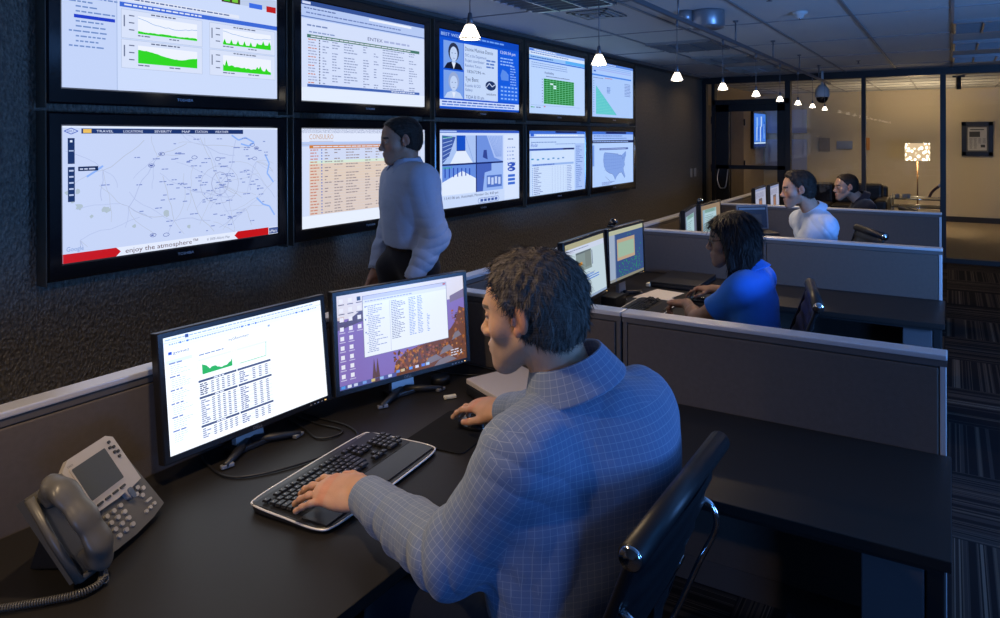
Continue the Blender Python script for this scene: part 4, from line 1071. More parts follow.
# ------------------------------------------------------------ desktop monitors
M_SILVER = mat('silver_plastic', (0.52, 0.52, 0.54), 0.4, metal=0.3)
M_BRUSHED = mat('dim_silver_plastic', (0.22, 0.22, 0.23), 0.45, metal=0.3)
M_MON_B = screen_mat('monitor_glow', 0.95, True); M_MON_D = screen_mat('monitor_glow_detail', 0.95, False); M_BR_B = screen_mat('bright_monitor_glow', 1.25, True); M_BR_D = screen_mat('bright_monitor_glow_detail', 1.25, False)
def page_report(R):
    c = Canvas(160, 100); c.rect(0, 0, 160, 100, (240, 247, 255), 0); c.rect(0, 0, 160, 11, (228, 238, 254), 1)
    c.words(2, 2, 150, 1, (150, 175, 220), R, 2); c.rect(0, 4.6, 160, .4, (180, 200, 235), 2); c.words(5, 6.2, 150, 1, (120, 150, 215), R, 2, (1, 3))
    for q in (14, 20, 71, 78, 85, 130, 137, 144): c.rect(q, 6, 1.6, 1.6, (60, 110, 210), 3)
    c.poly([(19, 1), (22, 1), (22, 4), (19, 4)][::-1], (50, 70, 140), 3)
    c.text(8, 15.6, 'gomez', 2.6, (40, 60, 140), 3, width=14); c.poly([(4, 15.5), (7, 15.5), (7, 13), (4, 13)], (30, 70, 200), 3)
    c.rect(2, 20, 22, 3, (214, 230, 250), 2)
    for blk in range(6):
        y = 24 + blk * 11.5; c.words(4, y - 1.5, 12, 1.2, (110, 130, 190), R, 3)
        for q in range(5): c.words(5, y + 1 + q * 1.7, R.uniform(8, 18), .7, (190, 205, 235), R, 2)
    c.text(58, 17, 'myGRsummary', 2.6, (60, 80, 140), 3, width=20); c.words(30, 22, 24, 1, (110, 130, 180), R, 3)
    c.rect(98, 11.5, 2.4, 2, (150, 170, 215), 3)
    for x in (28, 64): c.line([(x, 25), (x + 33, 25), (x + 33, 41), (x, 41), (x, 25)], .35, (205, 212, 228), 3); c.rect(x + 1, 26, 31, 2, (222, 228, 242), 2)
    c.poly([(32, 40), (60, 40), (60, 33)] + [(60 - i * 1.4, 35.5 + 2.6 * math.sin(i * .25) ** 2 + R.uniform(-.5, .5)) for i in range(1, 16)] + [(36, 33), (32, 31)], (40, 168, 92), 4)
    c.line([(67, 40), (94, 40), (95, 27)], .5, (60, 180, 110), 4)
    for y in (44.5, 59, 84):
        c.rect(28, y, 35.5, 2, (70, 84, 125), 3); c.rect(64.5, y, 34, 2, (70, 84, 125), 3); c.words(42, y + .5, 12, 1, (225, 232, 250), R, 4)
    for y0, n in ((47.3, 6), (61.8, 12), (86.8, 5)):
        for i in range(n):
            y = y0 + i * 1.8
            c.rect(28, y, 70.5, 1.7, (222, 231, 248) if i % 2 else (238, 243, 253), 1)
            c.words(29, y + .35, 8, 1, (60, 70, 110) if y0 < 50 else (130, 140, 175), R, 3)
            for q in range(5): c.rect(39 + q * 5, y + .4, 2.6, .9, (110, 120, 155), 3)
            c.words(66, y + .35, 9, 1, (110, 120, 160), R, 3)
            for q in range(3): c.rect(79 + q * 6.5, y + .4, 3, .9, (110, 120, 155), 3)
    return c
def page_desktop(R):
    c = Canvas(160, 100); c.rect(0, 0, 160, 100, (134, 112, 186), 0)
    c.rect(0, 0, 160, 26, (226, 222, 232), 1); c.poly([(0, 26), (0, 37), (36, 30), (36, 19), (26, 20), (10, 29)], (88, 76, 108), 2); c.rect(0, 23, 8, 7, (214, 196, 196), 1.5)
    c.poly([(140, 22), (140, 30), (160, 26), (160, 16)], (128, 112, 140), 2)
    # autumn trees and rocks
    base = [(128, 100), (62, 78)]
    c.poly([(62, 100), (160, 100), (160, 40), (152, 36), (147, 52), (140, 60), (126, 70), (98, 72), (78, 76), (66, 84)], (112, 66, 34), 2)
    for _ in range(340):
        x = R.uniform(64, 160); ymin = 40 if x > 142 else 74
        y = R.uniform(ymin, 96); 
        r = R.uniform(.6, 2.0); c.poly([(x + r * math.cos(-a), y + r * math.sin(-a) * R.uniform(.5, 1.6)) for a in (0, 1.4, 2.6, 4, 5.2)], R.choice([(176, 104, 30), (140, 74, 24), (86, 50, 34), (196, 130, 54), (104, 62, 58), (72, 60, 40), (150, 92, 70)]), 3)
    for x, y, w in ((100, 92, 26), (122, 84, 20), (140, 70, 14), (112, 97, 34)):
        c.poly([(x, y + 5), (x + w, y + 1), (x + w * .7, y - 5), (x + w * .3, y - 3)], (126, 118, 128), 4)
    for x in (44, 40, 96): c.poly([(x - 3, 100 if x < 90 else 88), (x + 3, 100 if x < 90 else 88), (x + 1, 82), (x, 74), (x - 1, 82)], (96, 66, 60), 4)
    c.rect(0, 95.6, 66, 4.4, (86, 92, 158), 4)
    for i, (x, col) in enumerate(((2, (80, 150, 230)), (9, (220, 225, 245)), (16, (200, 210, 240)), (26, (120, 160, 230)), (36, (210, 190, 120)), (46, (150, 190, 240)), (56, (200, 210, 245)), (66, (110, 150, 230)), (72, (210, 190, 150)), (82, (90, 150, 240)), (90, (220, 220, 240)), (98, (90, 130, 230)), (104, (180, 210, 250)))): c.rect(x, 96 if x < 60 else 93.6, 4.4, 3, col, 6)
    for r_ in range(9):
        for q in range(3 if r_ < 4 else 2):
            x = 3 + q * 10; y = 4 + r_ * 10
            c.rect(x, y, 4.2, 4.4, (236, 236, 248) if (r_ or q < 2) else (30, 40, 70), 5); c.rect(x - 1, y + 5.8, 6.6, .9, (90, 90, 120) if r_ < 3 else (205, 200, 230), 5)
    k0_ = len(c.v)   # the open window
    c.rect(34, 4.5, 107, 67, (120, 122, 150), 5); c.rect(34.6, 5, 105.8, 66, (240, 246, 255), 6); c.rect(34.6, 5, 105.8, 4, (196, 200, 226), 7); c.rect(34.6, 9, 105.8, 4, (226, 232, 246), 7); c.rect(136, 5.6, 3.6, 1.8, (180, 70, 60), 8)
    c.words(37, 10.4, 60, 1, (150, 160, 200), R, 8); c.rect(66, 14, .5, 56, (200, 206, 226), 7)
    for i in range(26): c.words(38 + (2 if i % 5 else 0), 16 + i * 2.0, R.uniform(8, 24), .8, (140, 155, 205), R, 8)
    for i in (16, 30, 44): c.rect(36.4, i, 1.4, 1.4, (50, 90, 190), 9)
    for i in range(23):
        y = 15 + i * 1.9; c.words(68, y, R.uniform(10, 20), .8, (120, 130, 170), R, 8); c.words(90, y, 9, .8, (130, 160, 225), R, 8); c.words(101, y, 7, .8, (130, 160, 225), R, 8)
        if i > 11: c.words(113, y, 4, .8, (130, 160, 225), R, 8)
    c.v[k0_:] = [(x - 5, y, z) for x, y, z in c.v[k0_:]]
    c.text(151, 93, 'S', 5, (235, 235, 240), 7)
    for q in range(3): c.words(138, 86 + q * 3, 11, 1.2, (225, 225, 235), R, 7)
    return c
def page_article(R):
    c = Canvas(160, 100); c.rect(0, 0, 160, 100, (196, 216, 226), 0); c.rect(0, 0, 160, 9, (176, 172, 140), 1); c.rect(0, 9, 160, 9, (206, 216, 238), 1); c.words(4, 12, 90, 1.3, (120, 130, 170), R, 2)
    c.rect(40, 19, 62, 32, (134, 150, 150), 2); c.rect(40, 19, 62, 3, (100, 112, 120), 3); c.rect(76, 21, 24, 26, (124, 136, 134), 3); c.rect(44, 36, 20, 5, (214, 150, 60), 3); c.rect(104, 22, 3, 24, (110, 120, 150), 2)
    for i in range(5): c.words(30, 56 + i * 3, R.uniform(60, 100), 1, (120, 140, 180), R, 2)
    c.rect(30, 64, 100, 1.6, (60, 120, 220), 3); c.rect(30, 68, 100, 1.6, (60, 120, 220), 3); c.rect(30, 60.6, 78, 1.4, (70, 130, 225), 3)
    c.rect(56, 76, 36, 16, (70, 82, 96), 2); c.rect(58, 78, 18, 8, (110, 124, 130), 3); c.rect(0, 96, 160, 4, (150, 170, 200), 1)
    return c
def page_dots(R):
    c = Canvas(160, 100); c.rect(0, 0, 160, 100, (58, 84, 136), 0); c.rect(0, 0, 160, 9, (182, 186, 158), 1); c.rect(0, 9, 26, 91, (160, 176, 200), 1); c.rect(26, 9, 3, 91, (110, 128, 166), 2)
    c.rect(36, 20, 82, 42, (190, 164, 138), 2); c.rect(40, 27, 74, 29, (158, 186, 164), 3); c.rect(0, 95, 160, 5, (140, 138, 122), 1)
    for _ in range(62): x, y = R.uniform(38, 150), R.uniform(64, 92); c.poly([(x, y), (x, y + 2), (x + 2.2, y + 2), (x + 2.2, y)], (30, 168, 84), 3)
    for x, y in ((84, 14), (96, 14), (140, 50), (132, 56), (138, 62), (146, 40)): c.rect(x, y, 2.4, 2, (30, 168, 84), 3)
    return c
def page_window(R, warm=False):
    c = Canvas(160, 100); c.rect(0, 0, 160, 100, (150, 128, 104) if warm else (104, 108, 128), 0); c.rect(14, 12, 112, 84, (176, 206, 214), 1); c.rect(14, 12, 112, 10, (150, 184, 186), 2); c.rect(14, 12, 14, 84, (146, 178, 200), 2)
    for i in range(14): c.words(34, 28 + i * 4.6, R.uniform(40, 84), 1.4, (110, 140, 150), R, 3)
    for i in range(8): c.words(34, 13.5 + i % 3 * 2.6, 80, 1.3, (96, 140, 120), R, 3)
    return c
def page_boxes(R):
    c = Canvas(160, 100); c.rect(0, 0, 160, 100, (172, 176, 200), 0); c.rect(0, 0, 160, 8, (140, 150, 186), 1); c.rect(52, 34, 52, 46, (112, 100, 104), 2); c.rect(60, 42, 34, 30, (160, 116, 92), 3)
    for i in range(9): c.words(8, 14 + i * 2.0, 120, 1, (130, 130, 160), R, 2)
    for i in range(5): c.words(8, 84 + i * 3, 110, 1, (130, 130, 160), R, 2)
    return c
def monitor(BL, ang, tilt, W, canvas, label, group='desktop monitors', stand=True, foot=0.0, mats=None):
    a = math.radians(ang); t_ = math.radians(tilt); H = W * canvas.H / canvas.W
    BL = Vector(BL); r = Vector((math.cos(a), math.sin(a), 0)); n = Vector((math.sin(a), -math.cos(a), 0)); u = Vector((0, 0, 1)) * math.cos(t_) - n * math.sin(t_); nn = r.cross(u)
    mid = BL + r * W / 2; base = Vector((mid.x, mid.y, DT))
    t = thing('monitor', label, 'monitor', base, 0, group)
    L0 = frame(BL - base, r, u, nn)       # local x along the width, y up the screen, z towards the viewer
    bz = 0.0165; bb = 0.019; d = 0.045
    b = MB(); O = (-bz, W + bz, -bb, H + bz); I = (0, W, 0, H)
    def ring(za, A, zb, B):
        vs = [(A[0], A[2], za), (A[1], A[2], za), (A[1], A[3], za), (A[0], A[3], za), (B[0], B[2], zb), (B[1], B[2], zb), (B[1], B[3], zb), (B[0], B[3], zb)]
        b.add(vs, [(i, (i + 1) % 4, 4 + (i + 1) % 4, 4 + i) for i in range(4)], M=L0)
    O2 = (O[0] + .003, O[1] - .003, O[2] + .003, O[3] - .003); K = (O[0] + .03, O[1] - .03, O[2] + .03, O[3] - .03)
    ring(-d, K, -0.028, O); ring(-0.028, O, 0.001, O); ring(0.001, O, 0.004, O2); ring(0.004, O2, 0.004, I); ring(0.004, I, -0.0005, I)
    b.add([(K[0], K[2], -d), (K[0], K[3], -d), (K[1], K[3], -d), (K[1], K[2], -d)], [(0, 1, 2, 3)], M=L0)
    b.build('bezel', M_MONB, t)
    canvas.build('screen', frame(L0 @ Vector((0, 0, 0.0002)), r, u, nn), W, H, t, mats or (M_MON_B, M_MON_D))
    vs, fs, tw = text_poly('DELL'); k = 0.030 / tw
    MB().add([(x * k + W / 2 - 0.015, y * k - 0.0145, 0.0046) for x, y in vs], fs, M=L0).build('badge', M_BRUSHED, t)
    for i in range(5): MB().box((W - 0.012 - i * 0.014, -0.0095, 0.0045), (0.006, 0.003, 0.002), bev=0.0008, M=L0).build('button', M_SILVER if i else mat('amber_led', (0.3, 0.15, 0.03), 0.4, emit=(1, 0.6, 0.2), estr=1.5), t)
    if stand:
        s = MB(); top = L0 @ Vector((W / 2, H * 0.35, -d)); bc = mid - base + n * (-0.10); bot = Vector((bc.x, bc.y, 0.02))
        fw = n; M1 = frame((0, 0, 0), r, n, (0, 0, 1))
        # neck: a flat slab leaning forward to the foot
        p0 = top - n * 0.006; p1 = bot + n * 0.055
        for q, (pa, pb, wd) in enumerate(((p0, p1, 0.075),)):
            dv = (pb - pa).normalized(); nv = r.cross(dv).normalized(); th = 0.022
            vs = [pa + r * (sx * wd * 0.45) + nv * (sy * th / 2) for sx in (-1, 1) for sy in (-1, 1)] + [pb + r * (sx * wd * 0.62) + nv * (sy * th / 2) for sx in (-1, 1) for sy in (-1, 1)]
            s.add(vs, [(0, 1, 3, 2), (4, 6, 7, 5), (0, 4, 5, 1), (2, 3, 7, 6), (0, 2, 6, 4), (1, 5, 7, 3)])
        s.build('stand_neck', M_SILVER, t)
        f_ = MB(); c0 = bot + n * 0.055
        f_.box((0, 0, 0), (0.12, 0.075, 0.016), bev=0.004, M=frame(c0 - Vector((0, 0, 0.0105)), r, n, (0, 0, 1)))
        for sx in (-1, 1):
            e = c0 + r * (sx * 0.125) + n * (0.085); f_.tube([c0 + Vector((0, 0, -0.002)), (c0 + e) / 2 + Vector((0, 0, -0.005)), e + Vector((0, 0, -0.009))], [0.015, 0.0135, 0.009], n=8)
        f_.build('stand_foot', M_MATBLK, t)
        for sx in (-1, 1):
            e = c0 + r * (sx * 0.118) + n * 0.082; MB().box((0, 0, 0), (0.036, 0.016, 0.011), bev=0.003, M=frame(e - Vector((0, 0, 0.0125)), (r - n * 0.2 * sx).normalized(), (n + r * 0.2 * sx).normalized(), (0, 0, 1))).build('foot_tip', M_BRUSHED, t)
    return t, L0, base
M_MONB = mat('black_monitor_plastic', (0.009, 0.009, 0.011), 0.35, spec=0.5)
monitor((-1.898, 1.096, 0.712), 87.47, 6.5, 0.518, page_report(rnd), 'left of the two monitors nearest the camera, showing a white report with tables', mats=(M_BR_B, M_BR_D))
monitor((-1.855, 1.648, 0.718), 71.85, 4.85, 0.518, page_desktop(rnd), 'right of the two monitors nearest the camera, with purple and autumn tree wallpaper')
monitor((-1.662, 2.898, 0.742), 94.25, 4.1, 0.50, page_article(rnd), 'woman\'s left monitor, showing a pale page with blue lines')
monitor((-1.715, 3.468, 0.752), 89.4, 1.9, 0.474, page_dots(rnd), 'woman\'s right monitor, dark blue with green dots')
monitor((-1.74, 4.80, 0.70), 100, 1.5, 0.518, page_window(rnd), 'left monitor of the man in the pale shirt, seen nearly edge on')
monitor((-1.82, 5.40, 0.70), 89, 1.5, 0.50, page_window(rnd, True), 'right monitor of the man in the pale shirt, with a pale green window')
monitor((-1.827, 7.20, 0.70), 91.5, 1.5, 0.518, page_boxes(rnd), 'left of the farthest pair of monitors')
monitor((-1.80, 7.76, 0.70), 92, 1.5, 0.518, page_boxes(rnd), 'right of the farthest pair of monitors')

# ------------------------------------------------------------ keyboards
M_KEY = mat('black_key_plastic', (0.014, 0.014, 0.016), 0.38, spec=0.5)
M_LEGEND = mat('pale_key_legend', (0.5, 0.5, 0.55), 0.5)
M_KBRIM = mat('silver_white_rim', (0.85, 0.82, 0.80), 0.35, metal=0.2)
M_REST = mat('black_palm_rest', (0.022, 0.021, 0.022), 0.32, spec=0.5)
def key_rows():
    rows = [(0.225, [(0.018, 0.016)] + [(0.05 + i * 0.0178, 0.015) for i in range(4)] + [(0.128 + i * 0.0178, 0.015) for i in range(4)] + [(0.206 + i * 0.0178, 0.015) for i in range(4)] + [(0.292 + i * 0.0188, 0.0165) for i in range(3)])]
    rows.append((0.2, [(0.018 + i * 0.0188, 0.0165) for i in range(13)] + [(0.272, 0.034)] + [(0.292 + 0.013 + i * 0.0188, 0.0165) for i in range(3)] + [(0.372 + i * 0.0188, 0.0165) for i in range(4)]))
    rows.append((0.181, [(0.022, 0.025)] + [(0.046 + i * 0.0188, 0.0165) for i in range(12)] + [(0.272, 0.026)] + [(0.305 + i * 0.0188, 0.0165) for i in range(3)] + [(0.372 + i * 0.0188, 0.0165) for i in range(4)]))
    rows.append((0.162, [(0.0245, 0.03)] + [(0.051 + i * 0.0188, 0.0165) for i in range(11)] + [(0.266, 0.038)] + [(0.372 + i * 0.0188, 0.0165) for i in range(3)]))
    rows.append((0.143, [(0.030, 0.041)] + [(0.061 + i * 0.0188, 0.0165) for i in range(10)] + [(0.26, 0.048)] + [(0.3238, 0.0165)] + [(0.372 + i * 0.0188, 0.0165) for i in range(4)]))
    rows.append((0.124, [(0.022, 0.025), (0.048, 0.022), (0.072, 0.022), (0.138, 0.105), (0.204, 0.022), (0.228, 0.022), (0.256, 0.03)] + [(0.305 + i * 0.0188, 0.0165) for i in range(3)] + [(0.3814, 0.034), (0.4096, 0.0165)]))
    return rows
def keyboard(loc, rz, label, w=0.49, d=0.275, detail=True):
    t = thing('keyboard', label, 'keyboard', loc, rz, 'computer keyboards')
    sx = w / 0.49; sy = d / 0.275
    out = []
    for p in smooth_path([(0.03, 0.004), (0.15, -0.002), (0.34, -0.002), (0.455, 0.004), (0.487, 0.03), (0.484, 0.13), (0.476, 0.245), (0.452, 0.268), (0.35, 0.275), (0.14, 0.275), (0.038, 0.268), (0.014, 0.245), (0.006, 0.13), (0.003, 0.03)] if False else
                         [(0.03, 0.0, 0), (0.15, -0.006, 0), (0.34, -0.006, 0), (0.46, 0.0, 0), (0.489, 0.03, 0), (0.487, 0.13, 0), (0.478, 0.248, 0), (0.45, 0.270, 0), (0.35, 0.275, 0), (0.14, 0.275, 0), (0.04, 0.270, 0), (0.012, 0.248, 0), (0.003, 0.13, 0), (0.001, 0.03, 0)], 6, True): out.append((p.x * sx, p.y * sy))
    zt = lambda y: 0.012 + 0.012 * max(0.0, y / d)
    n = len(out); b = MB()
    cx, cy = w / 2, d / 2; ins = [(cx + (x - cx) * 0.985, cy + (y - cy) * 0.972) for x, y in out]
    vs = [(x, y, 0.002) for x, y in ins] + [(x, y, zt(y) - 0.003) for x, y in out] + [(x, y, zt(y)) for x, y in ins]
    b.add(vs, [tuple(range(n))[::-1]]); b.add(vs, [(i, (i + 1) % n, n + (i + 1) % n, n + i) for i in range(n)] + [(n + i, n + (i + 1) % n, 2 * n + (i + 1) % n, 2 * n + i) for i in range(n)], 0, True); b.add([vs[2 * n + i] for i in range(n)], [tuple(range(n))])
    b.build('body', M_REST, t)
    MB().tube([(x, y, zt(y) - 0.0025) for x, y in out], 0.0028, closed=True, n=6).build('rim', M_KBRIM, t)
    tray = MB(); tray.box((w / 2, 0.178 * sy, 0.0225), (w * 0.955, 0.155 * sy, 0.002), bev=0.001, M=Matrix.Rotation(0.043, 4, 'X') @ T(0, 0, -0.0105))
    tray.build('key_tray', M_MATBLK, t)
    rest = MB(); rest.box((w / 2, 0.052 * sy, 0.0145), (w * 0.94, 0.082 * sy, 0.004), bev=0.0015, M=Matrix.Rotation(0.043, 4, 'X') @ T(0, 0, -0.0005)); rest.build('palm_rest', M_REST, t)
    protos = {}
    allk = MB()
    for y, ks in key_rows():
        for x, kw in ks:
            x2, y2 = (x + 0.012) * sx * 1.07, y * sy; z = 0.0225 + 0.0095 * (y / 0.275)
            if detail:
                key = round(kw, 4)
                if key not in protos:
                    kb = MB(); kb.add([(sx_ * kw * sx * 0.52, sy_ * 0.0083 * sy, -0.004) for sx_, sy_ in ((-1, -1), (1, -1), (1, 1), (-1, 1))] + [(sx_ * kw * sx * 0.43, sy_ * 0.0066 * sy, 0.002) for sx_, sy_ in ((-1, -1), (1, -1), (1, 1), (-1, 1))],
                                      [(0, 1, 5, 4), (1, 2, 6, 5), (2, 3, 7, 6), (3, 0, 4, 7), (4, 5, 6, 7)])
                    kb.add([(-0.003, 0.0005, 0.0022), (-0.0005, 0.0005, 0.0022), (-0.0005, 0.0038, 0.0022), (-0.003, 0.0038, 0.0022)], [(0, 1, 2, 3)], 1)
                    o = kb.build('key', (M_KEY, M_LEGEND), t); protos[key] = o
                else:
                    o = protos[key].copy(); COL.objects.link(o); o.parent = t
                o.location = (x2, y2, z)
            else: allk.box((x2, y2, z - 0.001), (kw * sx * 0.92, 0.0145 * sy, 0.005), bev=0.0015, seg=1)
    if not detail: allk.build('keys', M_KEY, t)['kind'] = 'stuff'
    vs, fs, tw = text_poly('Microsoft'); k = 0.038 / tw
    MB().add([(x * k + w * 0.86, y * k + d * 0.93, 0.0248) for x, y in vs], fs).build('badge', M_LEGEND, t)
    return t
keyboard((-1.327, 1.135, DT), math.radians(96.6), 'black keyboard with a pale rim under the front man\'s left hand', 0.478, 0.27)
keyboard((-1.36, 3.21, DT), math.radians(92), 'black keyboard in front of the woman, partly behind the partition', 0.46, 0.23, False)
keyboard((-1.30, 4.95, DT), math.radians(92), 'black keyboard in front of the man in the pale shirt', 0.45, 0.2, False)

def mouse(loc, rz, label):
    t = thing('computer_mouse', label, 'mouse', loc, rz, 'computer mice'); Bm = Blob(); Bm.u(ell((0, 0, 0.006), (0.056, 0.032, 0.027))); Bm.i(plane((0, 0, 0.001), (0, 0, -1)), 0.004)
    skin_mesh('shell', Bm, (-0.07, -0.045, -0.01), (0.07, 0.045, 0.05), 0.003, M_GLOSSBLK, t)
    MB().tube([(0.028, -0.003, 0.027), (0.028, 0.003, 0.027)], 0.0055, n=14).build('scroll_wheel', M_SILVER, t); return t
def pad(c, w, d, rz, label):
    b = MB(); b.prism(rrect(w, d, 0.02), 0, 0.003); o = b.build('mouse_pad', mat('black_rubber_cloth', (0.008, 0.008, 0.009), 0.9, spec=0.2)); o.location = (*c, DT); o.rotation_euler.z = rz
    return tag(o, label, 'mouse pad')
pad((-1.425, 1.745), 0.22, 0.27, math.radians(6), 'black mouse pad under the front man\'s right hand')
mouse((-1.395, 1.79, DT + 0.003), math.radians(174), 'glossy black mouse under the front man\'s right hand')
pad((-1.27, 3.80), 0.20, 0.22, 0, 'black mouse pad beside the woman\'s papers')
mouse((-1.29, 3.78, DT + 0.003), math.radians(180), 'black mouse under the woman\'s right hand')

# ------------------------------------------------------------ laptops
def closed_laptop(loc, rz, w, d, h, lidm, label, dock=False):
    t = thing('laptop', label, 'laptop', loc, rz)
    MB().box((w / 2, d / 2, h * 0.35), (w, d, h * 0.6), bev=0.006).build('base', M_MATBLK, t)
    MB().box((w / 2, d / 2, h * 0.84), (w - 0.003, d - 0.003, h * 0.32), bev=0.003).build('lid', lidm, t)
    MB().box((w / 2, d - 0.004, h * 0.7), (w * 0.7, 0.012, 0.012), bev=0.004).build('hinge', M_MATBLK, t)
    if dock: MB().box((-0.028, d / 2, 0.02), (0.06, d * 0.7, 0.04), bev=0.008).build('dock', M_MATBLK, t)
    return t
closed_laptop((-1.600, 2.015, DT), math.radians(-24), 0.33, 0.245, 0.058, mat('warm_grey_laptop_lid', (0.72, 0.62, 0.54), 0.42, metal=0.3), 'closed silver laptop in front of the man nearest the camera', True)
closed_laptop((-1.38, 4.02, DT), math.radians(91), 0.40, 0.32, 0.035, M_MATBLK, 'closed black laptop on the woman\'s desk')
def open_laptop(loc, rz, label):
    t = thing('laptop', label, 'laptop', loc, rz)
    MB().box((0, -0.11, 0.012), (0.30, 0.22, 0.024), bev=0.004).build('base', M_MATBLK, t)
    L0 = Matrix.Rotation(-0.12, 4, 'X') @ T(0, 0, 0.02)
    MB().box((0, 0, 0.12), (0.30, 0.012, 0.22), bev=0.004, M=L0).build('lid', mat('blue_grey_lid', (0.10, 0.12, 0.17), 0.4), t)
    c = Canvas(160, 110); c.rect(0, 0, 160, 110, (22, 30, 56), 0); c.rect(6, 6, 148, 10, (60, 84, 130), 1); c.rect(60, 40, 70, 50, (34, 40, 60), 1)
    c.build('screen', L0 @ frame((-0.135, -0.0066, 0.022), (1, 0, 0), (0, 0, 1), (0, -1, 0)), 0.27, 0.19, t, (M_MON_B, M_MON_D))
open_laptop((-1.56, 6.05, DT + 0.10), math.radians(38), 'open laptop with a dim blue screen, between the woman\'s hair and the pale shirt')
bk = MB().box((-1.56, 6.02, DT + 0.05), (0.34, 0.26, 0.10), bev=0.006).build('laptop_riser', M_MATBLK); tag(bk, 'black riser box under the open laptop behind the second partition', 'laptop stand')

# ------------------------------------------------------------ desk phone
def desk_phone():
    M_PH = mat('dark_grey_phone_plastic', (0.10, 0.095, 0.085), 0.36, spec=0.5); M_PS = mat('silver_phone_plastic', (0.50, 0.46, 0.43), 0.38, metal=0.35)
    a = math.radians(119.5); r = Vector((math.cos(a), math.sin(a), 0)); n = Vector((math.sin(a), -math.cos(a), 0)); tl = math.radians(33)
    u = Vector((0, 0, 1)) * math.cos(tl) - n * math.sin(tl); nn = r.cross(u); org = Vector((-1.645, 0.778, DT))
    t = thing('desk_phone', 'grey office phone with a coiled cord, at the bottom left of the photo', 'telephone', org)
    L0 = frame((0, 0, 0.026), r, u, nn)   # x across, y up the face, z out of the face
    W, H = 0.268, 0.205
    b = MB()
    # wedge body with a curved lower edge
    face = [(-0.034, 0.0), (-0.034, H)] + [(x, H) for x in (0.09, 0.18)] + [(0.245, H - 0.012), (W, 0.0)] + [(W - 0.05, -0.009), (W - 0.12, -0.012), (0.08, -0.008)]
    face = face[::-1]
    nf = len(face); vs = [L0 @ Vector((x, y, 0)) for x, y in face] + [L0 @ Vector((x, y, -0.022)) for x, y in face]
    b.add(vs, [tuple(range(nf))]); b.add(vs, [tuple(range(nf, 2 * nf))[::-1]]); b.add(vs, [(i, nf + i, nf + (i + 1) % nf, (i + 1) % nf) for i in range(nf)])
    b.build('body', M_PH, t)
    st = MB(); tp = L0 @ Vector((0.13, 0.16, -0.02)); st.add([L0 @ Vector((0.04, 0.17, -0.02)), L0 @ Vector((0.23, 0.17, -0.02)), L0 @ Vector((0.23, 0.04, -0.02)), L0 @ Vector((0.04, 0.04, -0.02))] + [tuple(r * x - n * 0.16 + Vector((0, 0, 0.004))) for x in (0.04, 0.23)] + [tuple(r * x - n * 0.03 + Vector((0, 0, 0.004))) for x in (0.23, 0.04)],
            [(0, 1, 5, 4), (1, 2, 6, 5), (2, 3, 7, 6), (3, 0, 4, 7), (4, 5, 6, 7), (0, 3, 2, 1)]); st.build('stand', M_MATBLK, t)
    # raised silver plate round the display
    pl = [(0.060, 0.105), (0.068, 0.088), (0.15, 0.084), (0.172, 0.085), (0.176, 0.068), (0.186, 0.062), (0.196, 0.068), (0.198, 0.084), (0.236, 0.088), (0.234, 0.214), (0.216, 0.226), (0.09, 0.226), (0.060, 0.208)]
    m = len(pl); vs = [L0 @ Vector((x, y, 0.0)) for x, y in pl] + [L0 @ Vector((x, y, 0.012)) for x, y in pl]; p = MB()
    p.add(vs, [tuple(range(m, 2 * m))]); p.add(vs, [(i, (i + 1) % m, m + (i + 1) % m, m + i) for i in range(m)]); p.build('face_plate', M_PS, t)
    MB().prism(rrect(0.118, 0.094, 0.005, 3, 0.136, 0.159), 0.0119, 0.0145, M=L0).build('display_surround', M_PS, t)
    MB().prism(rrect(0.110, 0.086, 0.003, 3, 0.136, 0.159), 0.0146, 0.0150, M=L0).build('display', mat('dark_phone_display', (0.045, 0.052, 0.058), 0.42, spec=0.6), t)
    def btn(name, x, y, w, h, m_, z=0.0, hgt=0.004, rr=None): 
        o = MB(); o.prism(rrect(w, h, rr or min(w, h) * 0.48, 3, x, y), z, z + hgt, M=L0); return o.build(name, m_, t)
    M_DK = mat('dark_button', (0.03, 0.032, 0.035), 0.35); M_LB = mat('pale_button', (0.45, 0.42, 0.38), 0.3, metal=0.2)
    for i in range(4): btn('soft_key', 0.096 + i * 0.026, 0.1, 0.017, 0.006, M_DK, 0.012)
    for x, y in ((0.208, 0.208), (0.202, 0.195), (0.213, 0.192), (0.207, 0.18), (0.2165, 0.177), (0.212, 0.165)): btn('line_key', x + 0.004, y, 0.0075, 0.0075, M_DK, 0.012)
    btn('navigation_key', 0.186, 0.074, 0.014, 0.028, mat('blue_grey_rocker', (0.08, 0.11, 0.17), 0.3), 0.012, 0.004)
    for i in range(4):
        for j in range(3): btn('dial_key', 0.104 + j * 0.0235, 0.066 - i * 0.0178, 0.0125, 0.0105, M_LB, 0.0, 0.005)
    for x, y in ((0.222, 0.070), (0.236, 0.060), (0.209, 0.058), (0.222, 0.047)): btn('function_key', x, y + 0.004, 0.013, 0.010, M_LB, 0.0, 0.004)
    btn('volume_key', 0.230, 0.032, 0.022, 0.006, M_LB, 0.0, 0.004); btn('volume_knob', 0.2225, 0.062, 0.006, 0.006, M_DK, 0.0, 0.006)
    for i, x in enumerate((0.206, 0.2225, 0.239)): btn('round_key', x, 0.014 + 0.001 * i, 0.010, 0.009, M_LB, 0.0, 0.004)
    vs, fs, tw = text_poly('CISCO'); k = 0.017 / tw; MB().add([(x * k + 0.078, y * k + 0.2085, 0.0126) for x, y in vs], fs, M=L0).build('badge', M_DK, t)
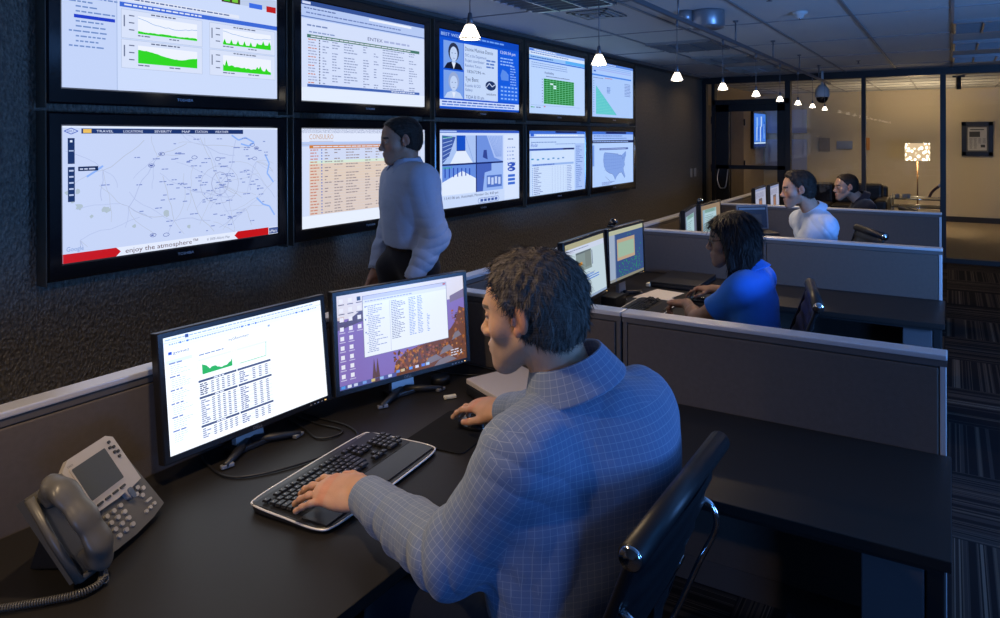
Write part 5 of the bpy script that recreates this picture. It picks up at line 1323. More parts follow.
    # cradle rails and the handset
    cr = MB(); cr.tube([L0 @ Vector((-0.038, -0.004, 0.004)), L0 @ Vector((-0.040, 0.1, 0.006)), L0 @ Vector((-0.036, 0.2, 0.010))], 0.009, n=8); cr.tube([L0 @ Vector((-0.038, -0.002, 0.004)), L0 @ Vector((0.0, -0.006, 0.004)), L0 @ Vector((0.05, -0.008, 0.002))], 0.007, n=8); cr.build('cradle', M_PH, t)
    hs = Blob()
    q = lambda x, y, z: np.array(L0 @ Vector((x, y, z))); R3 = np.array(L0.to_3x3())
    hs.u(rbox(q(0.004, 0.180, 0.024), (0.027, 0.024, 0.016), 0.012, R3)); hs.u(rbox(q(0.004, 0.022, 0.022), (0.027, 0.024, 0.016), 0.012, R3), 0.01)
    pth = [(0.000, 0.192, 0.036), (-0.006, 0.165, 0.054), (-0.010, 0.105, 0.062), (-0.004, 0.045, 0.054), (0.000, 0.010, 0.034)]
    for p0, p1 in zip(pth[:-1], pth[1:]): hs.u(ecap(q(*p0), q(*p1), 0.029, 0.029, np.array(nn), 0.45), 0.015)
    o = skin_mesh('handset', hs, (-0.25, -0.2, -0.05), (0.15, 0.35, 0.33), 0.003, M_PH, t)
    # coiled cord
    c0 = L0 @ Vector((0.006, -0.006, 0.024)); wp = [c0, c0 + Vector((0.03, -0.01, -0.02))] + [Vector((x, y, DT + 0.012)) - org for x, y in ((-1.635, 0.80), (-1.600, 0.775), (-1.600, 0.74), (-1.625, 0.705), (-1.69, 0.64), (-1.78, 0.56), (-1.95, 0.45))]
    path = smooth_path(wp, 14); L_ = [0]; 
    for i in range(1, len(path)): L_.append(L_[-1] + (path[i] - path[i - 1]).length)
    pts = []; N_ = int(L_[-1] / 0.0046 * 9); j = 0
    for i in range(N_):
        s_ = L_[-1] * i / N_
        while L_[j + 1] < s_: j += 1
        f_ = (s_ - L_[j]) / (L_[j + 1] - L_[j]); P0 = path[j].lerp(path[j + 1], f_); tt = (path[j + 1] - path[j]).normalized(); e1 = tt.orthogonal().normalized() if abs(tt.z) > .9 else Vector((0, 0, 1)).cross(tt).normalized(); e2 = tt.cross(e1)
        an = 2 * PI * i / 9; rr = 0.0062 if s_ > 0.03 else 0.001
        pts.append(P0 + (e1 * math.cos(an) + e2 * math.sin(an)) * rr)
    MB().tube(pts, 0.0017, n=5).build('coiled_cord', M_PH, t)
    return t
desk_phone()

# ------------------------------------------------------------ small things on the desks
def cable(pts, r, label, z=None):
    p = [(x, y, (DT + r + 0.0006) if len(q) == 0 else q[0]) for x, y, *q in pts]; o = MB().tube(smooth_path(p, 7), r, n=8).build('cable', M_MATBLK); return tag(o, label, 'cable', 'black cables on the desk')
cable([(-1.985, 1.24), (-1.93, 1.22), (-1.80, 1.20), (-1.72, 1.27), (-1.66, 1.42), (-1.67, 1.55), (-1.76, 1.60), (-1.90, 1.60), (-1.985, 1.60)], 0.0035, 'black cable looping over the desk between the two nearest monitors')
cable([(-1.985, 1.54), (-1.88, 1.52), (-1.78, 1.49), (-1.74, 1.53), (-1.76, 1.57), (-1.86, 1.565), (-1.985, 1.57)], 0.0032, 'short black cable curled behind the gap of the two nearest monitors')
cable([(-1.97, 2.12), (-1.88, 2.14), (-1.76, 2.16), (-1.66, 2.20), (-1.60, 2.245), (-1.72, 2.275), (-1.98, 2.26)], 0.003, 'thin black cable running behind the closed silver laptop')
o = MB().box((0, 0, 0.006), (0.045, 0.018, 0.010), bev=0.002).build('usb_stick', mat('cream_plastic', (0.75, 0.70, 0.55), 0.45)); o.location = (-1.625, 1.955, DT); o.rotation_euler.z = 0.9; tag(o, 'cream usb stick lying left of the closed silver laptop', 'usb stick')
o = MB().lathe([(0.0, 0.0), (0.036, 0.0), (0.036, 0.026), (0.030, 0.030), (0.0, 0.030)], n=24).build('puck_speaker', M_MATBLK); o.location = (-1.76, 2.06, DT); tag(o, 'small round black puck behind the foot of the wallpaper monitor', 'speaker')
pp = MB()
pp.add([(0, 0, 0.0), (0.20, -0.02, 0), (0.24, 0.24, 0), (0.05, 0.27, 0), (0, 0, 0.0012), (0.20, -0.02, 0.0012), (0.24, 0.24, 0.0012), (0.05, 0.27, 0.0012)], [(3, 2, 1, 0), (4, 5, 6, 7), (0, 1, 5, 4), (1, 2, 6, 5), (2, 3, 7, 6), (3, 0, 4, 7)])
o = pp.build('paper_sheet', mat('white_paper', (0.72, 0.66, 0.60), 0.8)); o.location = (-1.68, 3.70, DT + 0.0005); tag(o, 'white paper sheet lying beyond the woman\'s keyboard', 'paper')
o = copy_tree(o); o.location = (-1.62, 3.66, DT + 0.002); o.rotation_euler.z = -0.5; o.scale = (0.7, 0.7, 1); tag(o, 'smaller white paper overlapping the sheet beyond the woman\'s keyboard', 'paper')
def webcam(loc, rz, label):
    t = thing('webcam', label, 'webcam', loc, rz, 'webcams clipped on monitors'); MB().tube([(-0.05, 0, 0.016), (0.03, 0, 0.018)], 0.011, n=12).build('body', M_MATBLK, t)
    MB().sphere((0.0, 0.0, 0.022), 0.021, n=10).build('camera_ball', M_GLOSSBLK, t); MB().lathe([(0.0, 0.006), (0.008, 0.006), (0.011, 0)], n=14, M=T(0, -0.02, 0.022) @ Matrix.Rotation(PI / 2, 4, 'X')).build('lens', M_CHROME, t)
    MB().box((0, 0.015, -0.004), (0.04, 0.035, 0.008), bev=0.002).build('clip', M_MATBLK, t)
webcam((-1.735, 3.56, 1.074), math.radians(90), 'webcam on top of the woman\'s monitors')
webcam((-1.84, 5.42, 1.038), math.radians(90), 'webcam on top of the monitors of the man in the pale shirt')
o = MB().box((0, 0, 0.035), (0.09, 0.13, 0.07), bev=0.006).build('external_drive', M_MATBLK); o.location = (-1.68, 3.44, DT); tag(o, 'flat black box below the woman\'s left monitor', 'computer box')
o = MB().box((0, 0, 0.012), (0.03, 0.05, 0.022), bev=0.005).build('power_adapter', mat('cream_plastic', (0.75, 0.7, 0.55), 0.45)); o.location = (-1.71, 4.03, DT); tag(o, 'small cream plug beside the woman\'s dark blue monitor', 'plug')
# ------------------------------------------------------------ lamps and fittings on the ceiling
XT = -1.411; ZT = 2.29
M_TRACK = mat('grey_track_metal', (0.16, 0.16, 0.18), 0.4, metal=0.6)
tk = thing('lamp_track', 'long straight ceiling track that carries the row of small pendant lamps', 'track', (XT, 3.7, ZT))
MB().box((0, 0, 0), (0.016, 11.6, 0.028), bev=0.003).build('rail', M_TRACK, tk)
y = 0.15
while y < 9.5: MB().tube([(0, y - 3.7, 0.0), (0, y - 3.7, CEIL - ZT - 0.01)], 0.006, n=8).lathe([(0.0, CEIL - ZT), (0.022, CEIL - ZT), (0.018, CEIL - ZT - 0.012), (0, CEIL - ZT - 0.012)], n=12, M=T(0, y - 3.7, 0)).build('hanger', M_TRACK, tk); y += 1.207
M_SHADE = mat('frosted_shade_glass', (0.9, 0.88, 0.8), 0.3, emit=(1.0, 0.86, 0.66), estr=4.5)
def make_pendant(y):
    t = thing('pendant_lamp', 'small white cone pendant lamp', 'lamp', (XT, y, 1.9125), 0, 'row of small cone pendant lamps')
    MB().lathe([(0.034, 0.010), (0.0345, 0.013), (0.0165, 0.052), (0.012, 0.056), (0.012, 0.054), (0.0145, 0.050), (0.0325, 0.012), (0.034, 0.010)], n=28, caps=False).build('shade', M_SHADE, t)
    MB().tube([(0.0355 * math.cos(a), 0.0355 * math.sin(a), 0.008) for a in np.linspace(0, 2 * PI, 25)[:-1]], 0.0022, closed=True, n=6).build('shade_rim', M_CHROME, t)
    MB().lathe([(0.0, 0.095), (0.006, 0.095), (0.013, 0.055), (0.0, 0.052)], n=16).build('socket', M_TRACK, t)
    MB().tube([(0, 0, 0.09), (0, 0, ZT - 1.9125 - 0.02)], 0.0022, n=6).build('wire', M_TRACK, t)
    MB().tube([(0, 0, ZT - 1.9125 - 0.055), (0, 0, ZT - 1.9125 - 0.0155)], 0.007, n=10).build('track_adapter', M_TRACK, t)
    MB().sphere((0, 0, 0.03), 0.012, n=8).build('bulb', mat('lamp_bulb', (1, 1, 1), 0.3, emit=(1.0, 0.8, 0.55), estr=30), t)
    return t
ORD = ['first', 'second', 'third', 'fourth', 'fifth', 'sixth', 'seventh', 'eighth', 'ninth', 'nearest the camera', 'last behind the camera']
pl_ = None
for i, y in enumerate((1.807, 2.749, 3.749, 4.655, 5.576, 6.465, 7.316, 8.16, 9.03, 0.87, -0.06)):
    if pl_ is None: pl_ = make_pendant(y); o = pl_
    else: o = copy_tree(pl_); o.location = (XT, y, 1.9125)
    o['label'] = 'small white cone pendant lamp, ' + (ORD[i] + ' from the left in the row' if i < 9 else ORD[i] + ', out of frame')
    spot('pendant_light', (XT, y, 1.90), (XT, y, 0), 30.0 if y < 1 else (3.5 if y < 3.5 else 18.0), WARM, 150, 0.7, 0.03)

M_LOUVER = mat('louver_metal', (0.35, 0.36, 0.38), 0.28, metal=0.8); M_LUM = mat('unlit_lamp_reflector', (0.28, 0.29, 0.32), 0.5)
def troffer(x0, y0, w, d, label):
    t = thing('ceiling_light', label, 'light', (x0 + w / 2, y0 + d / 2, CEIL), 0, 'unlit louvred ceiling lights')
    MB().box((0, 0, -0.003), (w - 0.03, d - 0.03, 0.003)).build('reflector', M_LUM, t)
    f = MB(); 
    for sx, sy, a, b_ in ((0, 1, w, 0.03), (0, -1, w, 0.03), (1, 0, 0.03, d), (-1, 0, 0.03, d)): f.box((sx * (w / 2 - 0.02), sy * (d / 2 - 0.02), -0.012), (a - 0.01, b_, 0.024))
    f.build('frame', M_LOUVER, t)
    nx = max(2, round(w / 0.205)); ny = max(2, round(d / 0.075)); g = MB()
    for i in range(1, nx): g.box((-w / 2 + i * w / nx, 0, -0.018), (0.012, d - 0.05, 0.03))
    for i in range(1, ny): g.box((0, -d / 2 + i * d / ny, -0.018), (w - 0.05, 0.004, 0.026))
    g.build('louver', M_LOUVER, t); return t
GX = 0.01
troffer(GX - 4 * GR, 3.9 - 2 * GR, GR, 2 * GR, 'long unlit louvred ceiling light at the top, above the displays')
troffer(GX - 4 * GR, 3.9 + 3 * GR, GR, GR, 'square unlit louvred ceiling light above the far end of the displays')
troffer(GX - 4 * GR, 3.9 + 5 * GR, GR, GR, 'square ceiling light between two others above the far left wall')
troffer(GX - 4 * GR, 3.9 + 7 * GR, GR, GR, 'farthest square ceiling light near the glass wall on the left')
troffer(GX, 3.9 + 3 * GR, 2 * GR, GR, 'nearest of the three long ceiling lights at the top right edge')
troffer(GX, 3.9 + 5 * GR, 2 * GR, GR, 'middle of the three long ceiling lights at the top right edge')
troffer(GX, 3.9 + 7 * GR, 2 * GR, GR, 'farthest of the three long ceiling lights at the top right edge')
v = thing('air_vent', 'square air vent in the ceiling beside the long louvred light', 'vent', (GX - 3.5 * GR, 3.9 + 0.5 * GR, CEIL))
for i in range(4):
    s = 0.15 - i * 0.036; r_ = MB()
    for sx, sy in ((0, 1), (0, -1), (1, 0), (-1, 0)): r_.box((sx * s, sy * s, -0.006 - 0.004 * i), (0.016 if sx else 2 * s + 0.016, 0.016 if sy else 2 * s + 0.016, 0.006))
    r_.build('vent_ring', mat('vent_metal', (0.16, 0.16, 0.17), 0.4, metal=0.6) if i % 2 == 0 else M_LUM, v)
cs = thing('ceiling_speaker', 'round grey drum fixture hanging under the ceiling above the lamp track', 'ceiling fixture', (-1.47, 4.50, CEIL))
MB().lathe([(0.0, 0.0), (0.115, 0.0), (0.118, -0.02), (0.118, -0.105), (0.108, -0.118), (0.0, -0.118)][::-1], n=36).build('drum', mat('grey_fixture_metal', (0.28, 0.29, 0.32), 0.35, metal=0.6), cs)
MB().lathe([(0.0, 0.0), (0.05, 0.0), (0.05, -0.075), (0.0, -0.085)][::-1], n=24, M=T(-0.13, -0.08, 0)).build('side_pod', mat('grey_fixture_metal', (0.28, 0.29, 0.32), 0.35, metal=0.6), cs)
sd = thing('smoke_detector', 'smoke detector on the ceiling, right of the drum fixture', 'smoke detector', (-0.92, 4.84, CEIL))
MB().lathe([(0.0, -0.001), (0.055, -0.001), (0.05, -0.016), (0.03, -0.022), (0.026, -0.042), (0.0, -0.046)][::-1], n=28).build('housing', mat('off_white_plastic', (0.5, 0.5, 0.5), 0.4), sd)
MB().sphere((0.0, 0, -0.047), 0.008, n=8).build('sensor', M_CHROME, sd)
for x, y, lab in ((-0.98, 4.20, 'nearest small ceiling sprinkler, cut by the top edge'), (-0.93, 8.3, 'small ceiling sprinkler near the glass wall')):
    s = thing('sprinkler', lab, 'sprinkler', (x, y, CEIL), 0, 'ceiling sprinklers'); MB().lathe([(0.0, -0.001), (0.03, -0.001), (0.026, -0.006), (0.008, -0.008), (0.008, -0.03), (0.0, -0.03)][::-1], n=16).build('pipe', M_TRACK, s); MB().lathe([(0.0, -0.034), (0.018, -0.034), (0.018, -0.031), (0.0, -0.031)], n=12).build('deflector', M_TRACK, s)
dc = thing('dome_camera', 'white dome camera hanging by the glass wall above the farthest man', 'camera', (-1.50, 9.40, CEIL))
MB().tube([(0, 0, -0.0), (0, 0, -0.2)], 0.018, n=12).build('stem', mat('off_white_plastic', (0.5, 0.5, 0.5), 0.4), dc)
MB().lathe([(0.0, -0.17), (0.04, -0.18), (0.085, -0.24), (0.095, -0.31), (0.09, -0.345), (0.0, -0.345)][::-1], n=28).build('housing', mat('off_white_plastic', (0.5, 0.5, 0.5), 0.4), dc)
MB().lathe([(0.078, -0.345), (0.072, -0.385), (0.045, -0.415), (0.0, -0.425)][::-1], n=24, caps=False).build('dome', M_GLOSSBLK, dc)
for i, y in enumerate((9.15, 9.32)):
    o = MB().box((0, 0, 0), (0.01, 0.075, 0.12), bev=0.003).build('light_switch', mat('ivory_plate', (0.42, 0.38, 0.32), 0.45)); o.location = (XW + 0.006, y, 1.08); tag(o, ['light switch plate on the left wall, nearer the displays', 'light switch plate on the left wall, nearer the glass door'][i], 'light switch', 'light switches')

# ------------------------------------------------------------ the lobby
M_SOFA = mat('dark_brown_leather', (0.035, 0.022, 0.016), 0.45, spec=0.5)
def sofa(x0, x1, y, label, top=0.80):
    w = x1 - x0; t = thing('sofa', label, 'sofa', ((x0 + x1) / 2, y, 0))
    MB().box((0, 0.05, 0.2), (w, 0.85, 0.26), bev=0.03).build('base', M_SOFA, t)
    for s in (-1, 1):
        MB().box((s * (w / 2 - 0.1), 0, 0.33), (0.2, 0.86, 0.5), bev=0.05, seg=3).build('armrest', M_SOFA, t)
        MB().box((s * (w / 4 - 0.05), -0.05, 0.40), (w / 2 - 0.12, 0.66, 0.16), bev=0.05, seg=3).build('seat_cushion', M_SOFA, t)
        MB().box((s * (w / 4 - 0.05), 0.26, 0.62), (w / 2 - 0.12, 0.2, top - 0.44), bev=0.06, seg=3).build('back_cushion', M_SOFA, t)
        for k in (-1, 1): MB().box((s * (w / 2 - 0.08), 0.05 + k * 0.36, 0.035), (0.05, 0.05, 0.07)).build('foot', M_BLKMETAL, t)
    MB().box((0, 0.41, 0.46), (w - 0.1, 0.14, 0.6), bev=0.05, seg=3).build('backrest', M_SOFA, t)
sofa(-2.62, -0.88, 12.0, 'dark brown leather sofa in the lobby behind the glass')
fl = thing('floor_lamp', 'floor lamp with a bright patterned drum shade in the lobby', 'lamp', (-0.50, 12.75, 0))
MB().lathe([(0.0, 0.0), (0.15, 0.0), (0.15, 0.015), (0.02, 0.03), (0.0, 0.03)], n=28).build('base', M_BRONZE if 'M_BRONZE' in globals() else mat('bronze_metal', (0.35, 0.2, 0.1), 0.35, metal=0.8), fl)
MB().tube([(0, 0, 0.02), (0, 0, 1.30)], 0.012, n=10).build('pole', MATS['bronze_metal'], fl)
def shade_mat():
    m = bpy.data.materials.new('patterned_glowing_shade'); m.use_nodes = True; nt = m.node_tree; N = nt.nodes; L = nt.links; b = N['Principled BSDF']
    b.inputs['Base Color'].default_value = (0.4, 0.38, 0.34, 1); tc = N.new('ShaderNodeTexCoord'); v_ = N.new('ShaderNodeTexVoronoi'); v_.inputs['Scale'].default_value = 16; L.new(tc.outputs['Object'], v_.inputs['Vector'])
    cr = N.new('ShaderNodeValToRGB'); cr.color_ramp.elements[0].position = 0.30; cr.color_ramp.elements[0].color = (1, 0.86, 0.62, 1); cr.color_ramp.elements[1].position = 0.48; cr.color_ramp.elements[1].color = (0.16, 0.11, 0.06, 1)
    L.new(v_.outputs['Distance'], cr.inputs[0]); L.new(cr.outputs[0], b.inputs['Emission Color']); b.inputs['Emission Strength'].default_value = 4.5; return m
MB().lathe([(0.185, 1.175), (0.19, 1.175), (0.19, 1.475), (0.185, 1.475)], n=40, caps=False).build('lamp_shade', shade_mat(), fl)
hp = MB()
for z in (1.175, 1.475): hp.tube([(0.189 * math.cos(a), 0.189 * math.sin(a), z) for a in np.linspace(0, 2 * PI, 33)[:-1]], 0.004, closed=True, n=6)
for a in (0, 2.1, 4.2): hp.tube([(0, 0, 1.30), (0.188 * math.cos(a), 0.188 * math.sin(a), 1.46)], 0.003, n=6)
hp.build('shade_frame', M_CHROME, fl)
MB().sphere((0, 0, 1.34), 0.04, n=10).build('bulb', mat('floor_lamp_bulb', (1, 1, 1), 0.3, emit=(1.0, 0.78, 0.5), estr=25), fl)
point('floor_lamp_light', (-0.50, 12.75, 1.42), 60, (1, 0.76, 0.46), 0.06)
ct = thing('console_table', 'chrome and glass side table in front of the floor lamp', 'table', (-0.49, 12.0, 0)); w, d, h = 0.70, 0.42, 0.60
fm = MB()
for z in (h, h - 0.13, 0.15):
    for s in (-1, 1): fm.tube([(-w / 2, s * d / 2, z), (w / 2, s * d / 2, z)], 0.011, n=8); fm.tube([(s * w / 2, -d / 2, z), (s * w / 2, d / 2, z)], 0.011, n=8)
fm.build('frame', M_CHROME, ct)
for sx in (-1, 1):
    for sy in (-1, 1): MB().tube([(sx * w / 2, sy * d / 2, 0), (sx * w / 2, sy * d / 2, h + 0.05)], 0.012, n=8).build('leg', M_CHROME, ct)
MB().box((0, 0, h), (w - 0.01, d - 0.01, 0.012)).build('glass_top', mat('table_glass', (0.3, 0.32, 0.3), 0.05, trans=0.8), ct); MB().box((0, 0, h - 0.13), (w - 0.01, d - 0.01, 0.012)).build('shelf', M_BLKMETAL, ct)
for i, x in enumerate((-0.76, -0.66, -0.60)):
    o = MB().lathe([(0.0, 0.0), (0.028, 0.0), (0.034, 0.06), (0.032, 0.06), (0.026, 0.006), (0.0, 0.006)], n=18).build('cup', mat('white_china', (0.7, 0.66, 0.6), 0.3)); o.location = (x, 11.92 + 0.03 * i, h + 0.0075); tag(o, ['white cup at the left end of the glass side table', 'middle one of the three white cups on the glass side table', 'white cup nearest the lamp pole on the glass side table'][i], 'cup', 'cups on the side table')
o = thing('ornament', 'curved brown stem with a pale ball on the glass side table', 'ornament', (-0.24, 11.95, h + 0.030)); MB().tube(smooth_path([(-0.06, 0, 0), (-0.03, 0, 0.07), (0.02, 0, 0.13), (0.07, 0, 0.17)], 5), [0.022] * 16, n=10).build('stem', mat('brown_ceramic', (0.12, 0.05, 0.03), 0.3), o); MB().sphere((0.085, 0, 0.185), 0.03, n=10).build('ball', mat('white_china', (0.7, 0.66, 0.6), 0.3), o)
pf = thing('picture_frame', 'black framed newspaper page on the lobby wall at the right edge', 'picture', (0.42, YB - 0.0, 1.535))
b = MB()
for sx, sz, a, c in ((0, 1, 0.50, 0.075), (0, -1, 0.50, 0.075), (1, 0, 0.075, 0.62), (-1, 0, 0.075, 0.62)): b.box((sx * (0.25 - 0.0375), -0.018, sz * (0.31 - 0.0375)), (a, 0.034, c), bev=0.004)
b.build('frame', M_BLK, pf); c = Canvas(36, 48)
MB().box((0, -0.008, 0), (0.37, 0.008, 0.49)).build('mat_board', mat('grey_mat_board', (0.10, 0.10, 0.10), 0.7), pf)
pg = MB(); pg.box((0, -0.0135, 0), (0.30, 0.003, 0.42)); pg.build('page', mat('newsprint', (0.55, 0.53, 0.50), 0.8), pf)
ink = MB(); R_ = random.Random(5); ink.box((-0.04, -0.0155, 0.085), (0.17, 0.001, 0.10)); ink.box((0, -0.0155, 0.17), (0.22, 0.001, 0.018)); ink.box((0.09, -0.0155, -0.13), (0.07, 0.001, 0.05))
for i in range(16):
    z = 0.01 - i * 0.0125
    for x in (-0.10, -0.03, 0.04, 0.11):
        if not (i > 7 and x > 0.03): ink.box((x, -0.0155, z), (R_.uniform(0.035, 0.055), 0.001, 0.004))
ink.build('print', mat('dark_ink', (0.06, 0.06, 0.06), 0.8), pf)
for nm, x, z, w, h, m_, lab in (('wall_plate', -2.24, 1.43, 0.21, 0.26, mat('tan_plate', (0.30, 0.25, 0.19), 0.5), 'tan plaque on the lobby wall, left of the silver box'), ('wall_intercom', -1.86, 1.42, 0.29, 0.155, mat('steel_plate', (0.5, 0.5, 0.5), 0.3, metal=0.7), 'silver box on the lobby wall above the farthest man'), ('wall_notice', -1.45, 1.44, 0.11, 0.24, mat('orange_card', (0.60, 0.26, 0.06), 0.6), 'small orange notice on the lobby wall beside the black mullion')):
    b = MB().box((0, 0, 0), (w, 0.03, h), bev=0.004).box((0, -0.012, 0), (w * 0.8, 0.014, h * 0.6), bev=0.003)
    o = b.build(nm, m_); o.location = (x, YB - 0.016, z); tag(o, lab, 'wall plate')
wd = thing('wall_display', 'tall blue lit display on the lobby wall, seen through the glass door', 'screen', (-3.46, 13.75, 1.72))
MB().box((0.03, 0, 0), (0.06, 1.02, 0.74), bev=0.01).build('bezel', M_GLOSSBLK, wd)
c = Canvas(100, 70); c.rect(0, 0, 100, 70, (70, 130, 235), 0); R_ = random.Random(3)
for i in range(12): x = R_.uniform(0, 84); c.rect(x, R_.uniform(4, 30), R_.uniform(4, 12), R_.uniform(18, 34), R_.choice([(150, 195, 250), (30, 70, 180), (190, 215, 250), (40, 100, 220)]), 1 + i * 0.1)
c.rect(0, 60, 100, 10, (20, 40, 100), 3); c.rect(0, 61, 100, 3, (200, 225, 255), 4)
c.build('screen', frame((0.0612, -0.46, -0.33), (0, 1, 0), (0, 0, 1), (1, 0, 0)), 0.92, 0.66, wd, (M_SCR_B, M_SCR_D))
sp_ = thing('track_spotlight', 'black cylinder spotlight on the lobby ceiling, top right', 'spotlight', (0.10, 11.3, CL)); MB().box((0, 0, -0.012), (0.16, 0.05, 0.024), bev=0.004).build('mount', M_BLK, sp_); MB().tube([(0, 0, -0.02), (0, 0, -0.2)], 0.032, n=16).build('lamp_head', M_BLK, sp_)
for x, y in ((-2.5, 12.1), (-1.2, 13.0), (0.1, 13.0), (1.4, 13.0)):
    spot('lobby_downlight', (x, y, CL - 0.03), (x, y + 0.6, 0), 30, (1.0, 0.75, 0.45), 110, 0.8)
# ------------------------------------------------------------ people
def two_bone(a, c, l1, l2, bend):
    """elbow or knee between a and c, bending towards 'bend'"""
    a = np.asarray(a, float); c = np.asarray(c, float); d = c - a; D = np.linalg.norm(d); u = d / D
    k = max(l1 + l2, D * 1.0005) / (l1 + l2); l1 *= k; l2 *= k
    x = (l1 * l1 - l2 * l2 + D * D) / (2 * D); h = math.sqrt(max(l1 * l1 - x * x, 0)); b = nrm(np.asarray(bend, float) - u * (np.asarray(bend, float) @ u))
    return a + u * x + b * h

def make_person(P):
    S = P.get('s', 1.0); pel = A3(*P['pelvis']); nk = A3(*P['neck']); hd = A3(*P['head'])
    face = nrm(P['face']); hup = nrm(P.get('head_up', (0, 0, 1))); hr = nrm(np.cross(face, hup)); hup = np.cross(hr, face); HR = np.stack([hr, face, hup], 1)
    front = nrm(P['front']); up = nrm(nk - pel)
    front = nrm(front - up * (front @ up)); right = nrm(np.cross(front, up))
    shl, shr = A3(*P['sh_l']), A3(*P['sh_r']); el, er = A3(*P['el_l']), A3(*P['el_r']); wl, wr = A3(*P['wr_l']), A3(*P['wr_r'])
    chest = nk - up * 0.17 * S + front * 0.0; waist = pel + up * 0.14 * S; h = P.get('h', 0.004); hs = P.get('hs', 0.005)
    base = A3(*P['base']); hips = P['hips']; knees = P['knees']; ankles = P['ankles']
    HB = head_blob(*P.get('headargs', (1, 1, 1, False))); sH = P.get('sh', S) * 1.0
    def torso(b, e, k=0.05):
        b.u(ecap(pel, waist, 0.155 * S + e, 0.135 * S * P.get('belly', 1) + e, front, 0.72), k)
        b.u(ecap(waist, chest, 0.135 * S * P.get('belly', 1) + e, 0.158 * S + e, front, 0.68), 0.08)
        bl = nrm(shr - shl)
        b.u(ecap(chest + bl * 0.075 * S, (chest + shr) / 2, 0.10 * S + e, 0.088 * S + e, front, 0.8), 0.06)
        b.u(ecap(chest - bl * 0.075 * S, (chest + shl) / 2, 0.10 * S + e, 0.088 * S + e, front, 0.8), 0.06)
        b.u(cap(nk - up * 0.088 * S, shr, 0.060 * S + e, 0.056 * S + e), 0.05)
        b.u(cap(nk - up * 0.088 * S, shl, 0.060 * S + e, 0.056 * S + e), 0.05)
        if P.get('female'):
            for s_ in (-1, 1): b.u(ell(chest + front * 0.095 * S + right * s_ * 0.075 * S - up * 0.03, (0.062, 0.062, 0.062)), 0.05)
        return b
    body = Blob(); torso(body, -0.012)
    for s_, e_, w_ in ((shl, el, wl), (shr, er, wr)):
        body.u(cap(s_, e_, 0.05 * S, 0.040 * S), 0.04); body.u(cap(e_, e_ + (w_ - e_) * 0.35, 0.041 * S, 0.041 * S), 0.03); body.u(cap(e_ + (w_ - e_) * 0.35, w_, 0.041 * S, 0.027 * S), 0.02)
    hb = hd - hup * 0.045 * sH - face * 0.028 * sH
    body.u(cap(nk - up * 0.03, hb, P.get('neckr', 0.062) * sH, P.get('neckr', 0.062) * sH * 0.93), 0.035)
    body.u(bounded(local(HB, hd, HR, sH), hd, 0.175 * sH, 0.125 * sH), 0.018 * sH)
    hands = []
    for w_, hx, hz, kw, fl in ((wl, P['hx_l'], P['hz_l'], P.get('hand_l', {}), -1), (wr, P['hx_r'], P['hz_r'], P.get('hand_r', {}), 1)):
        R = axes(hx, hz); hs_ = P.get('hand_s', S); HBb = hand_blob(flip=fl, **kw)
        hc_ = w_ + R @ A3(0.08, 0, 0) * hs_; body.u(bounded(local(HBb, w_, R, hs_), hc_, 0.15 * hs_, 0.12 * hs_), 0.018); hands.append((w_, R, hs_, HBb))
    for hp, kn, an in zip(hips, knees, ankles):
        body.u(cap(A3(*hp), A3(*kn), 0.07 * S, 0.05 * S), 0.04); body.u(cap(A3(*kn), A3(*an), 0.05 * S, 0.035 * S), 0.03)
    if P.get('seat'):
        so, sr = P['seat']; ca_, sa_ = math.cos(sr), math.sin(sr); SR = np.array([[ca_, -sa_, 0], [sa_, ca_, 0], [0, 0, 1.0]])
        seatbox = rbox(A3(so[0], so[1], 0.36) + SR @ A3(0, 0.03, 0), (0.235, 0.235, 0.112), 0.03, SR)
        tl_ = np.array(Matrix.Rotation(0.30, 3, 'X')); bkb = rbox(A3(so[0], so[1], 0.58) + SR @ A3(0, -0.260, 0), (0.25, 0.05, 0.20), 0.02, SR @ tl_); sb_ = seatbox; seatbox = lambda p: np.minimum(sb_(p), bkb(p))
        body.s(seatbox, 0.02)
    pts = np.array([pel, nk, hd, shl, shr, el, er, wl, wr] + [A3(*k) for k in list(hips) + list(knees) + list(ankles)])
    lo = pts.min(0) - 0.28; hi = pts.max(0) + 0.28
    ht = head_tone(P['skin'], P['lips'], P['browc'], P.get('stub'), P.get('iris', (0.05, 0.035, 0.02)))
    def tone(V):
        c = np.tile(np.array(P['skin']), (len(V), 1)) * (1 + vnoise(V, 120, 2)[:, None] * 0.05)
        q = ((V - hd) @ HR) / sH; m = np.linalg.norm(q, axis=1) < 0.17; c[m] = ht(q[m])
        for w_, R, s_, HBb in hands:
            q = ((V - w_) @ R) / s_; m = (np.linalg.norm(q, axis=1) < 0.24) & (q[:, 0] > 0.01)
            kn = m & (q[:, 0] > 0.075) & (q[:, 0] < 0.097); c[kn] *= np.array([1.05, 0.88, 0.85])
            c[m] *= np.array([1.02, 0.95, 0.92])
        return c
    root = skin_mesh('person', body, lo, hi, h, skin_mat(P['id'] + '_skin'), None, tone, base=base)
    root.location = base; tag(root, P['label'], 'person', P.get('group'))
    # fingernails are left to the shading; the wedding ring
    if P.get('ring'):
        w_, R, s_, _ = hands[0]; c = w_ + R @ A3(*P['ring']) * s_; d = R @ nrm(A3(*P['ring_dir']))
        u_ = nrm(np.cross(d, R[:, 2])); v_ = np.cross(d, u_)
        MB().tube([c + (u_ * math.cos(t) + v_ * math.sin(t)) * 0.0098 * s_ - base for t in np.linspace(0, 2 * PI, 21)[:-1]], 0.0016, closed=True, n=8).build('ring', mat('gold_ring', (0.8, 0.6, 0.3), 0.25, metal=1), root)
    # shirt
    sh = Blob(); e = P.get('loose', 0.012); torso(sh, e)
